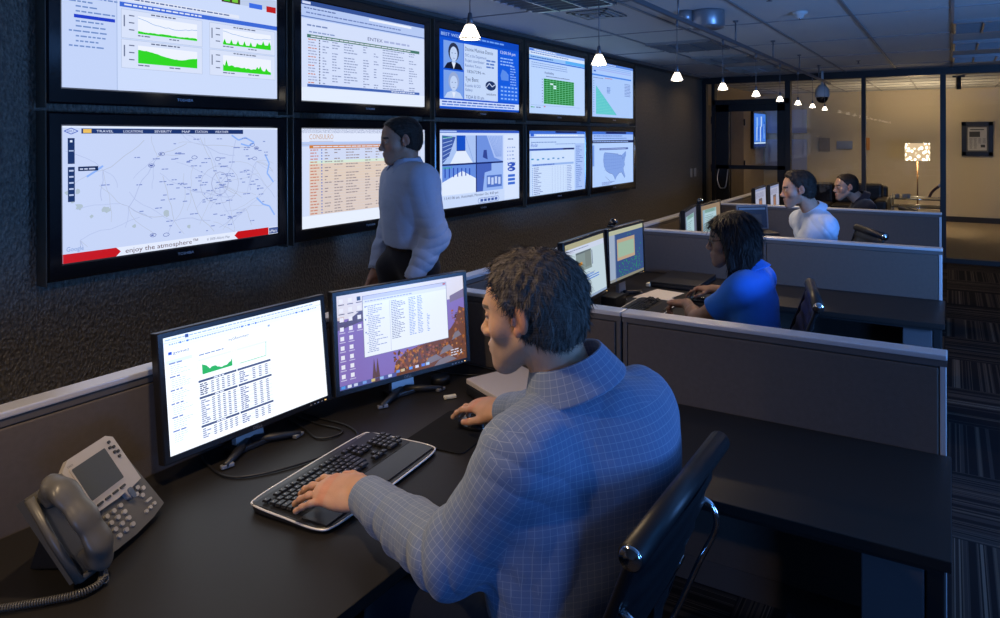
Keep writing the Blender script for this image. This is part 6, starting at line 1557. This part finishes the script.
    hem = pel + up * P.get('hem', 0.03 if P.get('tuck', True) else -0.06)
    sh.i(plane(hem, -up), 0.004)
    sl = P.get('sleeve', 1.0); sw = P.get('sleeve_r', 1.0)
    jn = []
    for s_, e_, w_ in ((shl, el, wl), (shr, er, wr)):
        if sl >= 1:
            mid = e_ + (w_ - e_) * 0.45
            sh.u(cap(s_, e_, 0.064 * S * sw, 0.058 * S * sw), 0.05); sh.u(cap(e_, mid, 0.058 * S * sw, 0.054 * S * sw), 0.035); sh.u(cap(mid, w_, 0.054 * S * sw, 0.041 * S * sw), 0.02)
            jn += [(e_, nrm(w_ - s_), 0.11, 0.0055 * P.get('fold', 1)), (e_ + (w_ - e_) * 0.6, nrm(w_ - e_), 0.09, 0.0035 * P.get('fold', 1)), (s_, nrm(e_ - s_), 0.10, 0.003 * P.get('fold', 1))]
        else:
            c_ = s_ + (e_ - s_) * sl; sh.u(cap(s_, s_ + (c_ - s_) * 1.3, 0.064 * S, 0.066 * S), 0.05)
    if P.get('fold', 1): sh.d(folds(jn, 0.0028 * P.get('fold', 1), P.get('seed', 1), 120))
    for cvar in P.get('creases', []):   # long creases across the cloth: (a, b, radius, blend)
        (sh.s if cvar[2] > 0 else sh.u)(cap(cvar[0], cvar[1], abs(cvar[2]), abs(cvar[2]) * (0.6 if cvar[2] > 0 else 0.95)), 0.02 if cvar[2] > 0 else 0.11)
    if P.get('seat'): sh.s(seatbox, 0.02)
    for s_, e_, w_ in ((shl, el, wl), (shr, er, wr)):
        if sl >= 1:
            d = nrm(w_ - e_); cuff = w_ - d * 0.012 * S; ca = cuff - d * 0.062 * S
            cb = Blob(); cb.u(cap(ca - d * 0.05, cuff + d * 0.05, 0.046 * S, 0.0425 * S)); cb.i(plane(cuff, d), 0.003); cb.i(plane(ca, -d), 0.003)
            # cut only close to this wrist
            def cut(p, w_=w_, cuff=cuff, d=d): return np.minimum(plane(cuff - d * 0.01, -d)(p), 0.16 * S - np.sqrt(((p - w_ - d * 0.08) ** 2).sum(1)) * 1.0)
            sh.s(lambda p, cuff=cuff, d=d: np.maximum(-(p - (cuff - d * 0.012)) @ d, np.sqrt(((p - cuff - d * 0.05) ** 2).sum(1)) - 0.085 * S), 0.002)
            sh.u(cb, 0.002)
            cin = cap(cuff - d * 0.012, cuff + d * 0.1, 0.0385 * S, 0.036 * S); sh.s(cin, 0.002)
        else:
            c_ = s_ + (e_ - s_) * sl; d = nrm(e_ - s_)
            sh.s(lambda p, c_=c_, d=d: np.maximum(-(p - c_) @ d, np.sqrt(((p - c_ - d * 0.1) ** 2).sum(1)) - 0.14 * S), 0.003)
            sh.s(cap(c_ - d * 0.02, c_ + d * 0.05, 0.054 * S, 0.056 * S), 0.003)
    nd = nrm(hb - nk); nc = nk - up * 0.012
    sh.s(cap(nk, nk + nd * 0.2, 0.055 * sH, 0.058 * sH), 0.006)
    segs = [(pel, nk + up * 0.1, front, 0.175 * S, 0.135 * S), (shl + (el - shl) * 0.3, el, front, 0.05, 0.062 * S), (el, wl, front, 0.05, 0.055 * S), (shr + (er - shr) * 0.3, er, front, 0.05, 0.062 * S), (er, wr, front, 0.05, 0.055 * S)]
    cm = P['cloth']
    shirt = skin_mesh(P.get('shirt_name', 'shirt'), sh, lo, hi, hs, cm, root, None, segs, base=base)
    # collar: a band that stands round the neck and folds down
    if P.get('collar', True):
        cz = nrm(nd * 0.75 + up * 0.25); cc = nk + up * P.get('collar_up', 0.0)
        cf = nrm(front - cz * (front @ cz)); rg = np.cross(cf, cz); k0 = P.get('collar_r', 0.066) * sH; ch = P.get('collar_h', 0.038) * sH
        def coll(p):
            q = p - cc; x = q @ rg; y = q @ cf * 0.94; z = q @ cz; rho = np.sqrt(x * x + y * y); an = np.arctan2(y, x)
            fr = np.clip((np.sin(an) - 0.55) / 0.45, 0, 1)           # towards the throat
            top = ch * (1 - 0.35 * fr); z2 = z + 0.0
            r1 = k0 + 0.0; bot = -0.018 - 0.02 * fr
            def seg(ax_, az_, bx_, bz_):
                dx, dz = bx_ - ax_, bz_ - az_; t = np.clip(((rho - ax_) * dx + (z2 - az_) * dz) / (dx * dx + dz * dz), 0, 1)
                return np.sqrt((rho - ax_ - t * dx) ** 2 + (z2 - az_ - t * dz) ** 2)
            a = seg(r1, top, r1 + 0.030 * sH, bot) - 0.0010; b_ = seg(r1 - 0.001, top, r1 - 0.004, -0.02)
            d = np.minimum(a, b_) - 0.0028
            gap = np.abs(x) - (0.008 + 0.5 * np.maximum(0, top - z2)) ; d = np.where(y > 0.02, np.maximum(d, -gap * 0.7), d)
            return d
        collar = skin_mesh('collar', coll, cc - 0.13, cc + 0.13, 0.0022 if h < 0.0035 else 0.003, cm, shirt, None, [(cc - cz * 0.1, cc + cz * 0.1, cf, 0.2, k0)], relax=0, base=base)
    if P.get('pocket') and shirt:
        pass
    # trousers and shoes
    tr = Blob(); tr.u(ecap(pel - up * 0.02, pel + up * (0.10 if P.get('tuck', True) else 0.02), 0.158 * S, 0.145 * S * P.get('belly', 1), front, 0.74))
    for hp, kn, an in zip(hips, knees, ankles):
        hp, kn, an = A3(*hp), A3(*kn), A3(*an)
        tr.u(cap(hp, kn, 0.092 * S, 0.066 * S), 0.05); tr.u(cap(kn, an, 0.066 * S, 0.052 * S), 0.03)
    tr.d(lambda p: vnoise(p, 26, 9) * 0.004)
    if P.get('seat'): tr.s(seatbox, 0.02)
    _wl = pel + up * (0.045 if P.get('tuck', True) else 0.03)
    tr.s(lambda p: np.maximum(-((p - _wl) @ up), np.sqrt(((p - pel - up * 0.14) ** 2).sum(1)) - 0.21), 0.004)
    trousers = skin_mesh('trousers', tr, lo, hi, P.get('ht', 0.01), P['trouser_mat'], root, None, [(pel, nk, front, 0.1, 0.12)], base=base)
    for an in ankles:
        an = A3(*an); fw = nrm(A3(front[0], front[1], 0)); sb = Blob()
        R = np.stack([fw, np.cross((0, 0, 1), fw), A3(0, 0, 1)], 1); g = A3(an[0], an[1], 0)
        sb.u(cap(g + A3(0, 0, 0.045) - fw * 0.04, g + A3(0, 0, 0.04) + fw * 0.06, 0.042, 0.04)); sb.u(ell(g + fw * 0.13 + A3(0, 0, 0.028), (0.075, 0.046, 0.03), R), 0.04); sb.u(cap(g + A3(0, 0, 0.06), g + A3(0, 0, 0.1), 0.042, 0.04), 0.02)
        sb.i(plane(g + A3(0, 0, 0.004), (0, 0, -1)), 0.003)
        skin_mesh('shoe', sb, g - 0.25, g + 0.3, 0.007, mat('black_leather_shoe', (0.01, 0.01, 0.01), 0.35), root, base=base)
    if P.get('belt'):
        bl = Blob(); bl.u(ecap(pel + up * 0.03, pel + up * 0.065, 0.150 * S, 0.149 * S, front, 0.75)); bl.i(plane(pel + up * 0.06, up), 0.002); bl.i(plane(pel + up * 0.028, -up), 0.002)
        skin_mesh('belt', bl, lo, hi, 0.005, mat('brown_leather_belt', (0.05, 0.03, 0.02), 0.4), root, base=base)
    # hair
    hairf, hh, strand = P['hair']
    hb_ = local(hairf, hd, HR, sH)
    ho = skin_mesh('hair', hb_, hd - 0.24 - A3(0, 0, 0.1), hd + 0.2, hh, P['hair_mat'], root, base=base, strand=lambda V: strand(((V - hd) @ HR) / sH))
    n_, len_, lift, wid = P.get('strands', (2500, 0.02, 0.35, 0.0012))
    if n_:   # single hairs lying over the cut, so the outline is soft
        co = np.empty(len(ho.data.vertices) * 3, dtype=np.float32); ho.data.vertices.foreach_get('co', co); V = co.reshape(-1, 3).astype(float) + base
        r = np.random.RandomState(5); q = (V - hd) @ HR / sH
        keep = np.nonzero((q[:, 2] > -0.1) if not P.get('female') else (q[:, 2] > -0.11) & ((q[:, 1] < 0.02) | (q[:, 2] > 0.09)))[0]; V = V[r.choice(keep, n_, replace=True)]; d0 = hb_(V); Nn = grad(hb_, V, 0.0015, d0) @ HR; q = (V - hd) @ HR / sH
        if P.get('female'): fl = np.tile(A3(0, 0, -1), (n_, 1)) + q * A3(2.0, 1.5, 0) * (q[:, 2:3] > 0.05)
        else:
            fl = q - A3(0.02, -0.035, 0.115); fl[:, 2] -= 0.03; fr = np.clip((q[:, 1] - 0.02) / 0.05, 0, 1) * (q[:, 2] > 0.05); fl += fr[:, None] * A3(-0.06, 0.02, 0.03)
        fl = fl / (np.linalg.norm(fl, axis=1, keepdims=True) + 1e-6) + r.normal(size=(n_, 3)) * 0.22
        fl -= Nn * (fl * Nn).sum(1, keepdims=True); fl /= np.linalg.norm(fl, axis=1, keepdims=True) + 1e-6
        L_ = len_ * r.uniform(0.6, 1.3, (n_, 1)); side = np.cross(Nn, fl); side /= np.linalg.norm(side, axis=1, keepdims=True) + 1e-6
        P0 = q - Nn * 0.002; lf = lift * r.uniform(0.3, 1.5, (n_, 1)); P1 = P0 + (fl * 0.55 + Nn * lf * 0.6) * L_ ; P2 = P0 + (fl * 1.0 + Nn * lf * (0.75 if not P.get('female') else 0.5)) * L_
        w1 = side * wid; rows_ = [P0 - w1, P0 + w1, P1 - w1 * 0.7, P1 + w1 * 0.7, P2 - w1 * 0.12, P2 + w1 * 0.12]
        X = (np.stack(rows_, 1).reshape(-1, 3) * sH) @ HR.T + hd - base
        i6 = np.arange(n_)[:, None] * 6; F = np.concatenate([i6 + A3(0, 1, 3, 2).astype(int), i6 + A3(2, 3, 5, 4).astype(int)], 0)
        me = bpy.data.meshes.new('hair_strands'); me.vertices.add(len(X)); me.vertices.foreach_set('co', X.astype(np.float32).ravel())
        me.loops.add(len(F) * 4); me.loops.foreach_set('vertex_index', F.astype(np.int32).ravel()); me.polygons.add(len(F)); me.polygons.foreach_set('loop_start', np.arange(0, len(F) * 4, 4, dtype=np.int32)); me.update(calc_edges=True)
        a_ = me.attributes.new('strand', 'FLOAT_VECTOR', 'POINT'); rv = np.repeat(r.uniform(-40, 40, (n_, 3)), 6, 0); a_.data.foreach_set('vector', rv.astype(np.float32).ravel())
        me.materials.append(P['hair_mat']); hs_o = link(bpy.data.objects.new('hair_strands', me), ho); hs_o['kind'] = 'stuff'
    return root, (hd, HR, sH), hands

# hair shapes, in the head's own frame
def short_hair(thick=0.012, front_z=0.075, nape=-0.075, messy=0.0022, quiff=0.0, side=0.045, seed=1, recede=0.0):
    b = Blob(); b.u(ell((0, -0.018, 0.035), (0.074 + thick, 0.095 + thick, 0.083 + thick)))
    b.u(ell((0, -0.04, -0.02), (0.064 + thick * 0.8, 0.062 + thick, 0.06 + thick)), 0.03)
    b.u(ell((0, 0.03, 0.055), (0.058 + thick, 0.052 + thick * 0.6, 0.05 + thick + quiff)), 0.03)
    b.d(lambda p: np.sin(p[:, 0] * 520 + vnoise(p, 70, seed) * 4) * messy * 0.45 + vnoise(p, 130, seed + 2) * messy)
    # cut away: the face, the ears, below the nape
    def facecut(p):
        # the hairline: everything in front of this curved sheet is bare
        x, y, z = p[:, 0], p[:, 1], p[:, 2]
        ax = np.abs(x)
        line = 0.012 + 0.0 * z + np.where(z > 0.02, (z - 0.02) * 0.80, (z - 0.02) * 0.28) - recede * np.exp(-((ax - 0.045) / 0.02) ** 2) * (z > 0.04)
        line = np.where(z < -0.035, line - (-(z + 0.035)) * 1.6, line)
        wob = np.sin(p[:, 2] * 420) * 0.0012
        return (line - y) * 0.7 + wob
    b.s(lambda p: facecut(p), 0.006)
    for s in (-1, 1): b.s(ell((s * 0.086, -0.012, -0.012), (0.016, 0.027, 0.037)), 0.008)
    b.s(lambda p: (p[:, 2] - nape - 0.12 * np.maximum(0, p[:, 1] + 0.03)) * 0.9, 0.012)
    return b
def bob_hair():
    b = Blob(); b.u(ell((0, -0.02, 0.036), (0.088, 0.107, 0.096)))
    b.u(ell((0, -0.045, -0.04), (0.088, 0.075, 0.10)), 0.04); b.u(ecap((0, -0.04, 0.0), (0, -0.045, -0.125), 0.092, 0.098, (0, 1, 0), 0.72), 0.03)
    for s in (-1, 1): b.u(cap((s * 0.074, 0.012, 0.02), (s * 0.078, 0.008, -0.11), 0.022, 0.020), 0.03)
    b.u(ell((-0.02, 0.045, 0.075), (0.06, 0.045, 0.035)), 0.03)
    b.d(lambda p: np.sin(np.arctan2(p[:, 1] + 0.02, p[:, 0]) * 46 + vnoise(p, 25, 3) * 1.5) * 0.0006)
    def cut(p):
        x, y, z = p[:, 0], p[:, 1], p[:, 2]
        fz = 0.078 - 0.35 * np.maximum(x + 0.03, 0)               # swept fringe
        a = np.sqrt((x / 0.066) ** 2 + ((z - (fz - 0.1)) / 0.1) ** 2) - 1
        return np.maximum(a * 0.06, (0.032 - y) * 0.8)
    b.s(cut, 0.01)
    b.s(lambda p: (p[:, 2] + 0.150 + 0.10 * np.maximum(0, p[:, 1])) * 0.9, 0.02)
    b.s(ecap((0, 0.03, -0.08), (0, 0.02, -0.2), 0.06, 0.065, (0, 1, 0), 0.9), 0.02)
    return b
def strand_back(q): th = np.arctan2(q[:, 0], q[:, 2] + 0.02); return np.stack([th * 60, q[:, 1] * 16, np.zeros(len(q)) + q[:, 2] * 8], 1)
def strand_down(q): th = np.arctan2(q[:, 1] + 0.02, q[:, 0]); return np.stack([th * 55, q[:, 2] * 6, np.zeros(len(q))], 1)

GREY_TROUSER = cloth_mat('dark_trouser_cloth', (0.012, 0.016, 0.03), 0.8)
BLACK_TROUSER = cloth_mat('black_trouser_cloth', (0.012, 0.012, 0.018), 0.8)

def seated_legs(pel, front, S, kz=0.47, spread=0.085, fwd=0.42, ank=0.05):
    f = nrm(A3(front[0], front[1], 0)); r = nrm(np.cross(f, (0, 0, 1))); p = A3(*pel)
    hips = [p + r * s * 0.085 * S - A3(0, 0, 0.02) for s in (-1, 1)]
    kn = [p + r * s * spread * 1.2 * S + f * fwd * S + A3(0, 0, kz - p[2]) for s in (-1, 1)]
    an = [A3(k[0], k[1], 0.09) + f * ank for k in kn]
    return hips, kn, an

SCALE_OF = {}
def person_front():
    S = 1.08; pel = (-0.735, 1.30, 0.57); front = (-0.93, 0.36, 0)
    wl, wr = A3(-1.272, 1.205, 0.715), A3(-1.240, 1.745, 0.733)
    shl, shr = A3(-0.765, 1.14, 0.945), A3(-0.66, 1.495, 0.945)
    el = A3(-0.885, 1.065, 0.748); er = two_bone(shr, wr, 0.31, 0.28, (0.3, 0.25, -1))
    hips, kn, an = seated_legs(pel, (-1, 0.0, 0), 1.0)
    P = dict(id='front_man', seat=((-0.80, 1.263), PI / 2), s=S, sh=1.075, pelvis=pel, neck=(-0.738, 1.305, 1.038), head=(-0.822, 1.272, 1.203), belly=1.16, face=(-0.955, -0.14, -0.14), head_up=(-0.1, 0, 1), front=front,
             sh_l=shl, sh_r=shr, el_l=el, el_r=er, wr_l=wl, wr_r=wr, hx_l=(-0.93, -0.28, -0.03), hz_l=(0.15, -0.38, 1), hx_r=(-0.94, 0.12, -0.06), hz_r=(0, -0.1, 1),
             hand_l=dict(curl=((0.28, 0.42, 0.25), (0.15, 0.42, 0.25), (0.10, 0.38, 0.22), (0.02, 0.32, 0.2)), spread=0.15, thumb=(0.8, -0.25)),
             hand_r=dict(curl=((0.15, 0.35, 0.25), (0.2, 0.38, 0.25), (0.3, 0.45, 0.25), (0.35, 0.45, 0.25)), spread=0.08, thumb=(0.6, -0.2)), hand_s=1.12,
             h=0.0027, hs=0.0036, base=(-0.6, 1.36, 0), hips=hips, knees=kn, ankles=an, skin=(0.56, 0.33, 0.22), lips=(0.46, 0.2, 0.16), browc=(0.12, 0.09, 0.07), stub=(0.3, 0.24, 0.2),
             label='seated man in a blue checked shirt typing, nearest the camera', tuck=False, hem=0.02, fold=1.5, seed=4, loose=0.022, sleeve_r=1.06, neckr=0.064, collar_r=0.074, collar_h=0.044, collar_up=0.024, strands=(9000, 0.021, 0.24, 0.0009), headargs=(1.0, 1.05, 1.1, False),
             creases=[(A3(-0.645, 1.37, 0.86), A3(-0.665, 1.36, 0.70), -0.122)],
             ring=(0.105, 0.012, -0.005), ring_dir=(0.95, 0.03, -0.25),
             cloth=cloth_mat('blue_checked_shirt', (0.165, 0.22, 0.36), 0.8, (0.0135, 0.042, (0.34, 0.39, 0.50)), 0.2), trouser_mat=GREY_TROUSER,
             hair=(short_hair(0.013, messy=0.002, quiff=0.005, seed=3, recede=0.02), 0.0022, strand_back), hair_mat=hair_mat('brown_grey_hair', (0.022, 0.016, 0.012), (0.20, 0.17, 0.15), 0.7))
    return make_person(P)

def person_woman():
    S = 0.95; pel = (-0.80, 3.20, 0.555); front = (-1, 0.05, 0)
    wl, wr = A3(-1.215, 3.36, 0.722), A3(-1.20, 3.74, 0.722)
    shl, shr = A3(-0.875, 3.14, 0.865), A3(-0.855, 3.48, 0.865)
    el = two_bone(shl, wl, 0.27, 0.24, (0.5, -0.8, -0.1)); er = two_bone(shr, wr, 0.27, 0.24, (0.5, 0.5, -0.6))
    hips, kn, an = seated_legs(pel, (-0.97, -0.24, 0), 0.95, spread=0.07)
    P = dict(id='woman', seat=((-0.868, 3.089), math.radians(104)), s=S, sh=1.09, strands=(3500, 0.07, 0.02, 0.0022), pelvis=pel, neck=(-0.875, 3.31, 0.945), head=(-0.955, 3.30, 1.082), face=(-0.98, -0.2, -0.10), front=front,
             sh_l=shl, sh_r=shr, el_l=el, el_r=er, wr_l=wl, wr_r=wr, hx_l=(-1, -0.0, -0.1), hz_l=(0, 0, 1), hx_r=(-1, 0, -0.1), hz_r=(0, 0, 1),
             hand_l=dict(curl=(0.75, 0.8, 0.85, 0.85)), hand_r=dict(curl=(0.3, 0.35, 0.4, 0.45)), hand_s=0.92,
             h=0.0035, hs=0.005, base=(-0.7, 3.3, 0), hips=hips, knees=kn, ankles=an, skin=(0.26, 0.15, 0.105), lips=(0.25, 0.09, 0.08), browc=(0.02, 0.014, 0.01),
             label='woman with dark shoulder length hair, glasses and a bright blue short sleeved shirt', female=True, sleeve=0.62, fold=0.5, tuck=False, hem=-0.02, neckr=0.05, collar_r=0.058, collar_h=0.022, loose=0.010, headargs=(0.88, 0.92, 0.7, True),
             cloth=cloth_mat('bright_blue_polo_cloth', (0.02, 0.15, 0.62), 0.75), trouser_mat=BLACK_TROUSER,
             hair=(bob_hair(), 0.003, strand_down), hair_mat=hair_mat('black_hair', (0.006, 0.005, 0.006), (0.018, 0.015, 0.016), 0.8, 0.5))
    root, (hd, HR, sH), _ = make_person(P)
    # glasses
    g = MB(); b = np.array(P['base']); W = lambda x, y, z: Vector(hd + HR @ (A3(x, y, z) * sH) - b)
    for s in (-1, 1):
        rim = [W(s * 0.032 + 0.021 * math.cos(t), 0.103 - 0.006 * abs(math.cos(t)) * (1 if s * math.cos(t) > 0 else 0), -0.001 + 0.0135 * math.sin(t)) for t in np.linspace(0, 2 * PI, 17)[:-1]]
        g.tube(rim, 0.0017, closed=True, n=6); g.tube([W(s * 0.052, 0.098, 0.006), W(s * 0.071, 0.085, 0.007), W(s * 0.0805, -0.005, 0.010)], 0.0018, n=6)
    g.tube([W(-0.011, 0.105, 0.002), W(0, 0.108, 0.005), W(0.011, 0.105, 0.002)], 0.0016, n=6)
    gl = g.build('glasses', mat('black_glasses_frame', (0.006, 0.006, 0.008), 0.25), root)
    for s in (-1, 1): from_pydata('lens', [W(s * 0.032 + 0.02 * math.cos(t), 0.1015, -0.001 + 0.0128 * math.sin(t)) for t in np.linspace(0, 2 * PI, 17)[:-1]], [tuple(range(16))], M_GLASS, gl)
    return root

def person_white_shirt():
    S = 1.04; pel = (-0.82, 5.02, 0.56); front = (-0.82, -0.5, 0)
    wl, wr = A3(-1.20, 4.95, 0.735), A3(-1.20, 5.25, 0.735); shl, shr = A3(-0.745, 4.82, 0.978), A3(-0.965, 5.12, 0.98)
    el = two_bone(shl, wl, 0.29, 0.26, (0.6, -0.5, -0.4)); er = two_bone(shr, wr, 0.29, 0.26, (0.6, 0.5, -0.4))
    hips, kn, an = seated_legs(pel, (-0.88, -0.47, 0), 1.0)
    P = dict(id='white_shirt_man', seat=((-0.794, 4.974), math.radians(118)), s=S, sh=1.02, pelvis=pel, neck=(-0.855, 4.93, 1.088), head=(-0.94, 4.865, 1.222), strands=(2500, 0.018, 0.3, 0.0014), face=(-0.93, -0.34, -0.12), head_up=(-0.1, 0, 1), front=front,
             sh_l=shl, sh_r=shr, el_l=el, el_r=er, wr_l=wl, wr_r=wr, hx_l=(-1, 0, -0.02), hz_l=(0, 0, 1), hx_r=(-1, 0, -0.1), hz_r=(0, 0, 1),
             h=0.0042, hs=0.005, fold_=0, base=(-0.8, 5.02, 0), hips=hips, knees=kn, ankles=an, skin=(0.42, 0.25, 0.18), lips=(0.35, 0.17, 0.13), browc=(0.04, 0.03, 0.025), stub=(0.2, 0.15, 0.12),
             label='seated man in a pale shirt with short dark hair, behind the second partition', tuck=False, hem=0.0, fold=2.0, seed=9, loose=0.02, collar_r=0.062, collar_h=0.026, collar_up=-0.008,
             cloth=cloth_mat('pale_blue_shirt_cloth', (0.48, 0.56, 0.72), 0.8), trouser_mat=BLACK_TROUSER,
             hair=(short_hair(0.013, messy=0.0015, quiff=0.014, seed=5, recede=0.008), 0.003, strand_back), hair_mat=hair_mat('dark_brown_hair', (0.010, 0.008, 0.007), (0.045, 0.035, 0.03), 0.5))
    return make_person(P)

def person_dark_jacket():
    S = 1.05; pel = (-0.71, 7.36, 0.56); front = (-0.93, -0.3, 0)
    wl, wr = A3(-1.20, 7.3, 0.74), A3(-1.25, 7.6, 0.74); shl, shr = A3(-0.72, 7.14, 0.88), A3(-0.82, 7.52, 0.88)
    el = two_bone(shl, wl, 0.29, 0.26, (0.6, -0.5, -0.4)); er = two_bone(shr, wr, 0.29, 0.26, (0.6, 0.5, -0.4))
    hips, kn, an = seated_legs(pel, (-0.94, -0.34, 0), 1.0)
    P = dict(id='jacket_man', seat=((-0.693, 7.386), math.radians(110)), s=S, sh=1.06, strands=(1500, 0.012, 0.2, 0.0018), pelvis=pel, neck=(-0.80, 7.27, 0.965), head=(-0.925, 7.20, 1.085), face=(-0.88, -0.47, -0.08), front=front,
             sh_l=shl, sh_r=shr, el_l=el, el_r=er, wr_l=wl, wr_r=wr, hx_l=(-1, 0, -0.02), hz_l=(0, 0, 1), hx_r=(-1, 0, -0.1), hz_r=(0, 0, 1),
             h=0.005, hs=0.006, base=(-0.62, 7.36, 0), hips=hips, knees=kn, ankles=an, skin=(0.40, 0.25, 0.18), lips=(0.33, 0.16, 0.13), browc=(0.03, 0.02, 0.02),
             label='seated man in a dark jacket with cropped black hair, farthest from the camera', tuck=False, hem=0.0, fold=0.5, loose=0.02, shirt_name='jacket',
             cloth=cloth_mat('black_jacket_cloth', (0.015, 0.017, 0.028), 0.8), trouser_mat=BLACK_TROUSER,
             hair=(short_hair(0.007, messy=0.001, seed=6), 0.0035, strand_back), hair_mat=MATS.get('dark_brown_hair'))
    return make_person(P)

def person_standing():
    S = 0.98; pel = (-2.49, 2.68, 1.00); front = (-0.40, -0.92, 0)
    shl, shr = A3(-2.335, 2.60, 1.375), A3(-2.61, 2.72, 1.375); wl, wr = A3(-2.34, 2.52, 0.88), A3(-2.66, 2.60, 0.88)
    el = two_bone(shl, wl, 0.29, 0.25, (0.6, 0.5, 0)); er = two_bone(shr, wr, 0.29, 0.25, (-0.3, 0.7, 0))
    hips = [(-2.40, 2.67, 0.91), (-2.58, 2.65, 0.91)]; kn = [(-2.40, 2.60, 0.50), (-2.58, 2.70, 0.50)]; an = [(-2.40, 2.70, 0.09), (-2.60, 2.86, 0.12)]
    P = dict(id='standing_man', s=S, sh=0.95, hem=0.05, pelvis=pel, neck=(-2.475, 2.64, 1.455), head=(-2.485, 2.61, 1.578), strands=(1500, 0.015, 0.25, 0.0016), face=(-0.58, -0.8, -0.15), front=front,
             sh_l=shl, sh_r=shr, el_l=el, el_r=er, wr_l=wl, wr_r=wr, hx_l=(0.0, -0.15, -1), hz_l=(0.9, 0.2, 0), hx_r=(0, -0.2, -1), hz_r=(-0.9, 0, 0),
             hand_l=dict(curl=(0.4, 0.45, 0.5, 0.5)), hand_r=dict(curl=(0.4, 0.45, 0.5, 0.5)),
             h=0.004, hs=0.005, base=(-2.49, 2.66, 0), hips=hips, knees=kn, ankles=an, skin=(0.36, 0.20, 0.135), lips=(0.3, 0.14, 0.11), browc=(0.03, 0.02, 0.02),
             label='man standing in front of the wall displays in a pale shirt and dark trousers', tuck=True, fold=1.1, seed=2, loose=0.024, belt=True, sleeve_r=1.1,
             cloth=cloth_mat('grey_blue_shirt_cloth', (0.36, 0.42, 0.56), 0.85), trouser_mat=BLACK_TROUSER,
             hair=(short_hair(0.010, messy=0.001, seed=8), 0.0035, strand_back), hair_mat=MATS.get('dark_brown_hair'))
    return make_person(P)
# ------------------------------------------------------------ light
w = bpy.data.worlds.new('night'); SC.world = w; w.use_nodes = True
w.node_tree.nodes['Background'].inputs[0].default_value = (0.05, 0.09, 0.2, 1); w.node_tree.nodes['Background'].inputs[1].default_value = 0.15
BLUE = (0.25, 0.5, 1.0); WARM = (1.0, 0.72, 0.42)
spot('blue_gel_lamp', (1.7, 0.5, 2.2), (-0.55, 1.5, 0.95), 26, (0.06, 0.34, 1.0), 30, 0.8, 0.2)
spot('blue_gel_lamp', (1.9, 3.2, 2.2), (-0.65, 4.9, 1.05), 95, (0.08, 0.34, 1.0), 34, 0.9, 0.2)
BLUE = (0.10, 0.36, 1.0)
area('blue_ceiling_wash', (1.9, 2.4, 1.2), (0.0, 4.4, 2.455), 0.8, 120, (0.14, 0.38, 1.0))
area('blue_ceiling_wash', (2.2, -1.3, 1.2), (-0.8, 2.0, 2.455), 0.8, 40, (0.1, 0.34, 1.0))
for y in (7.6, 8.8): spot('wall_washer', (-2.6, y, CEIL - 0.02), (-3.24, y, 1.0), 9, WARM, 120, 0.9, 0.05)
SC.view_settings.view_transform = 'Standard'; SC.view_settings.look = 'None'; SC.view_settings.exposure = 0; SC.view_settings.gamma = 1; SC.view_settings.use_curve_mapping = False
SC.cycles.use_denoising = True
SC.cycles.max_bounces = 8; SC.cycles.transparent_max_bounces = 12
import time as _t
for fn in (person_front, person_woman, person_white_shirt, person_dark_jacket, person_standing):
    t0 = _t.time(); fn(); print(fn.__name__, round(_t.time() - t0, 1), 's')
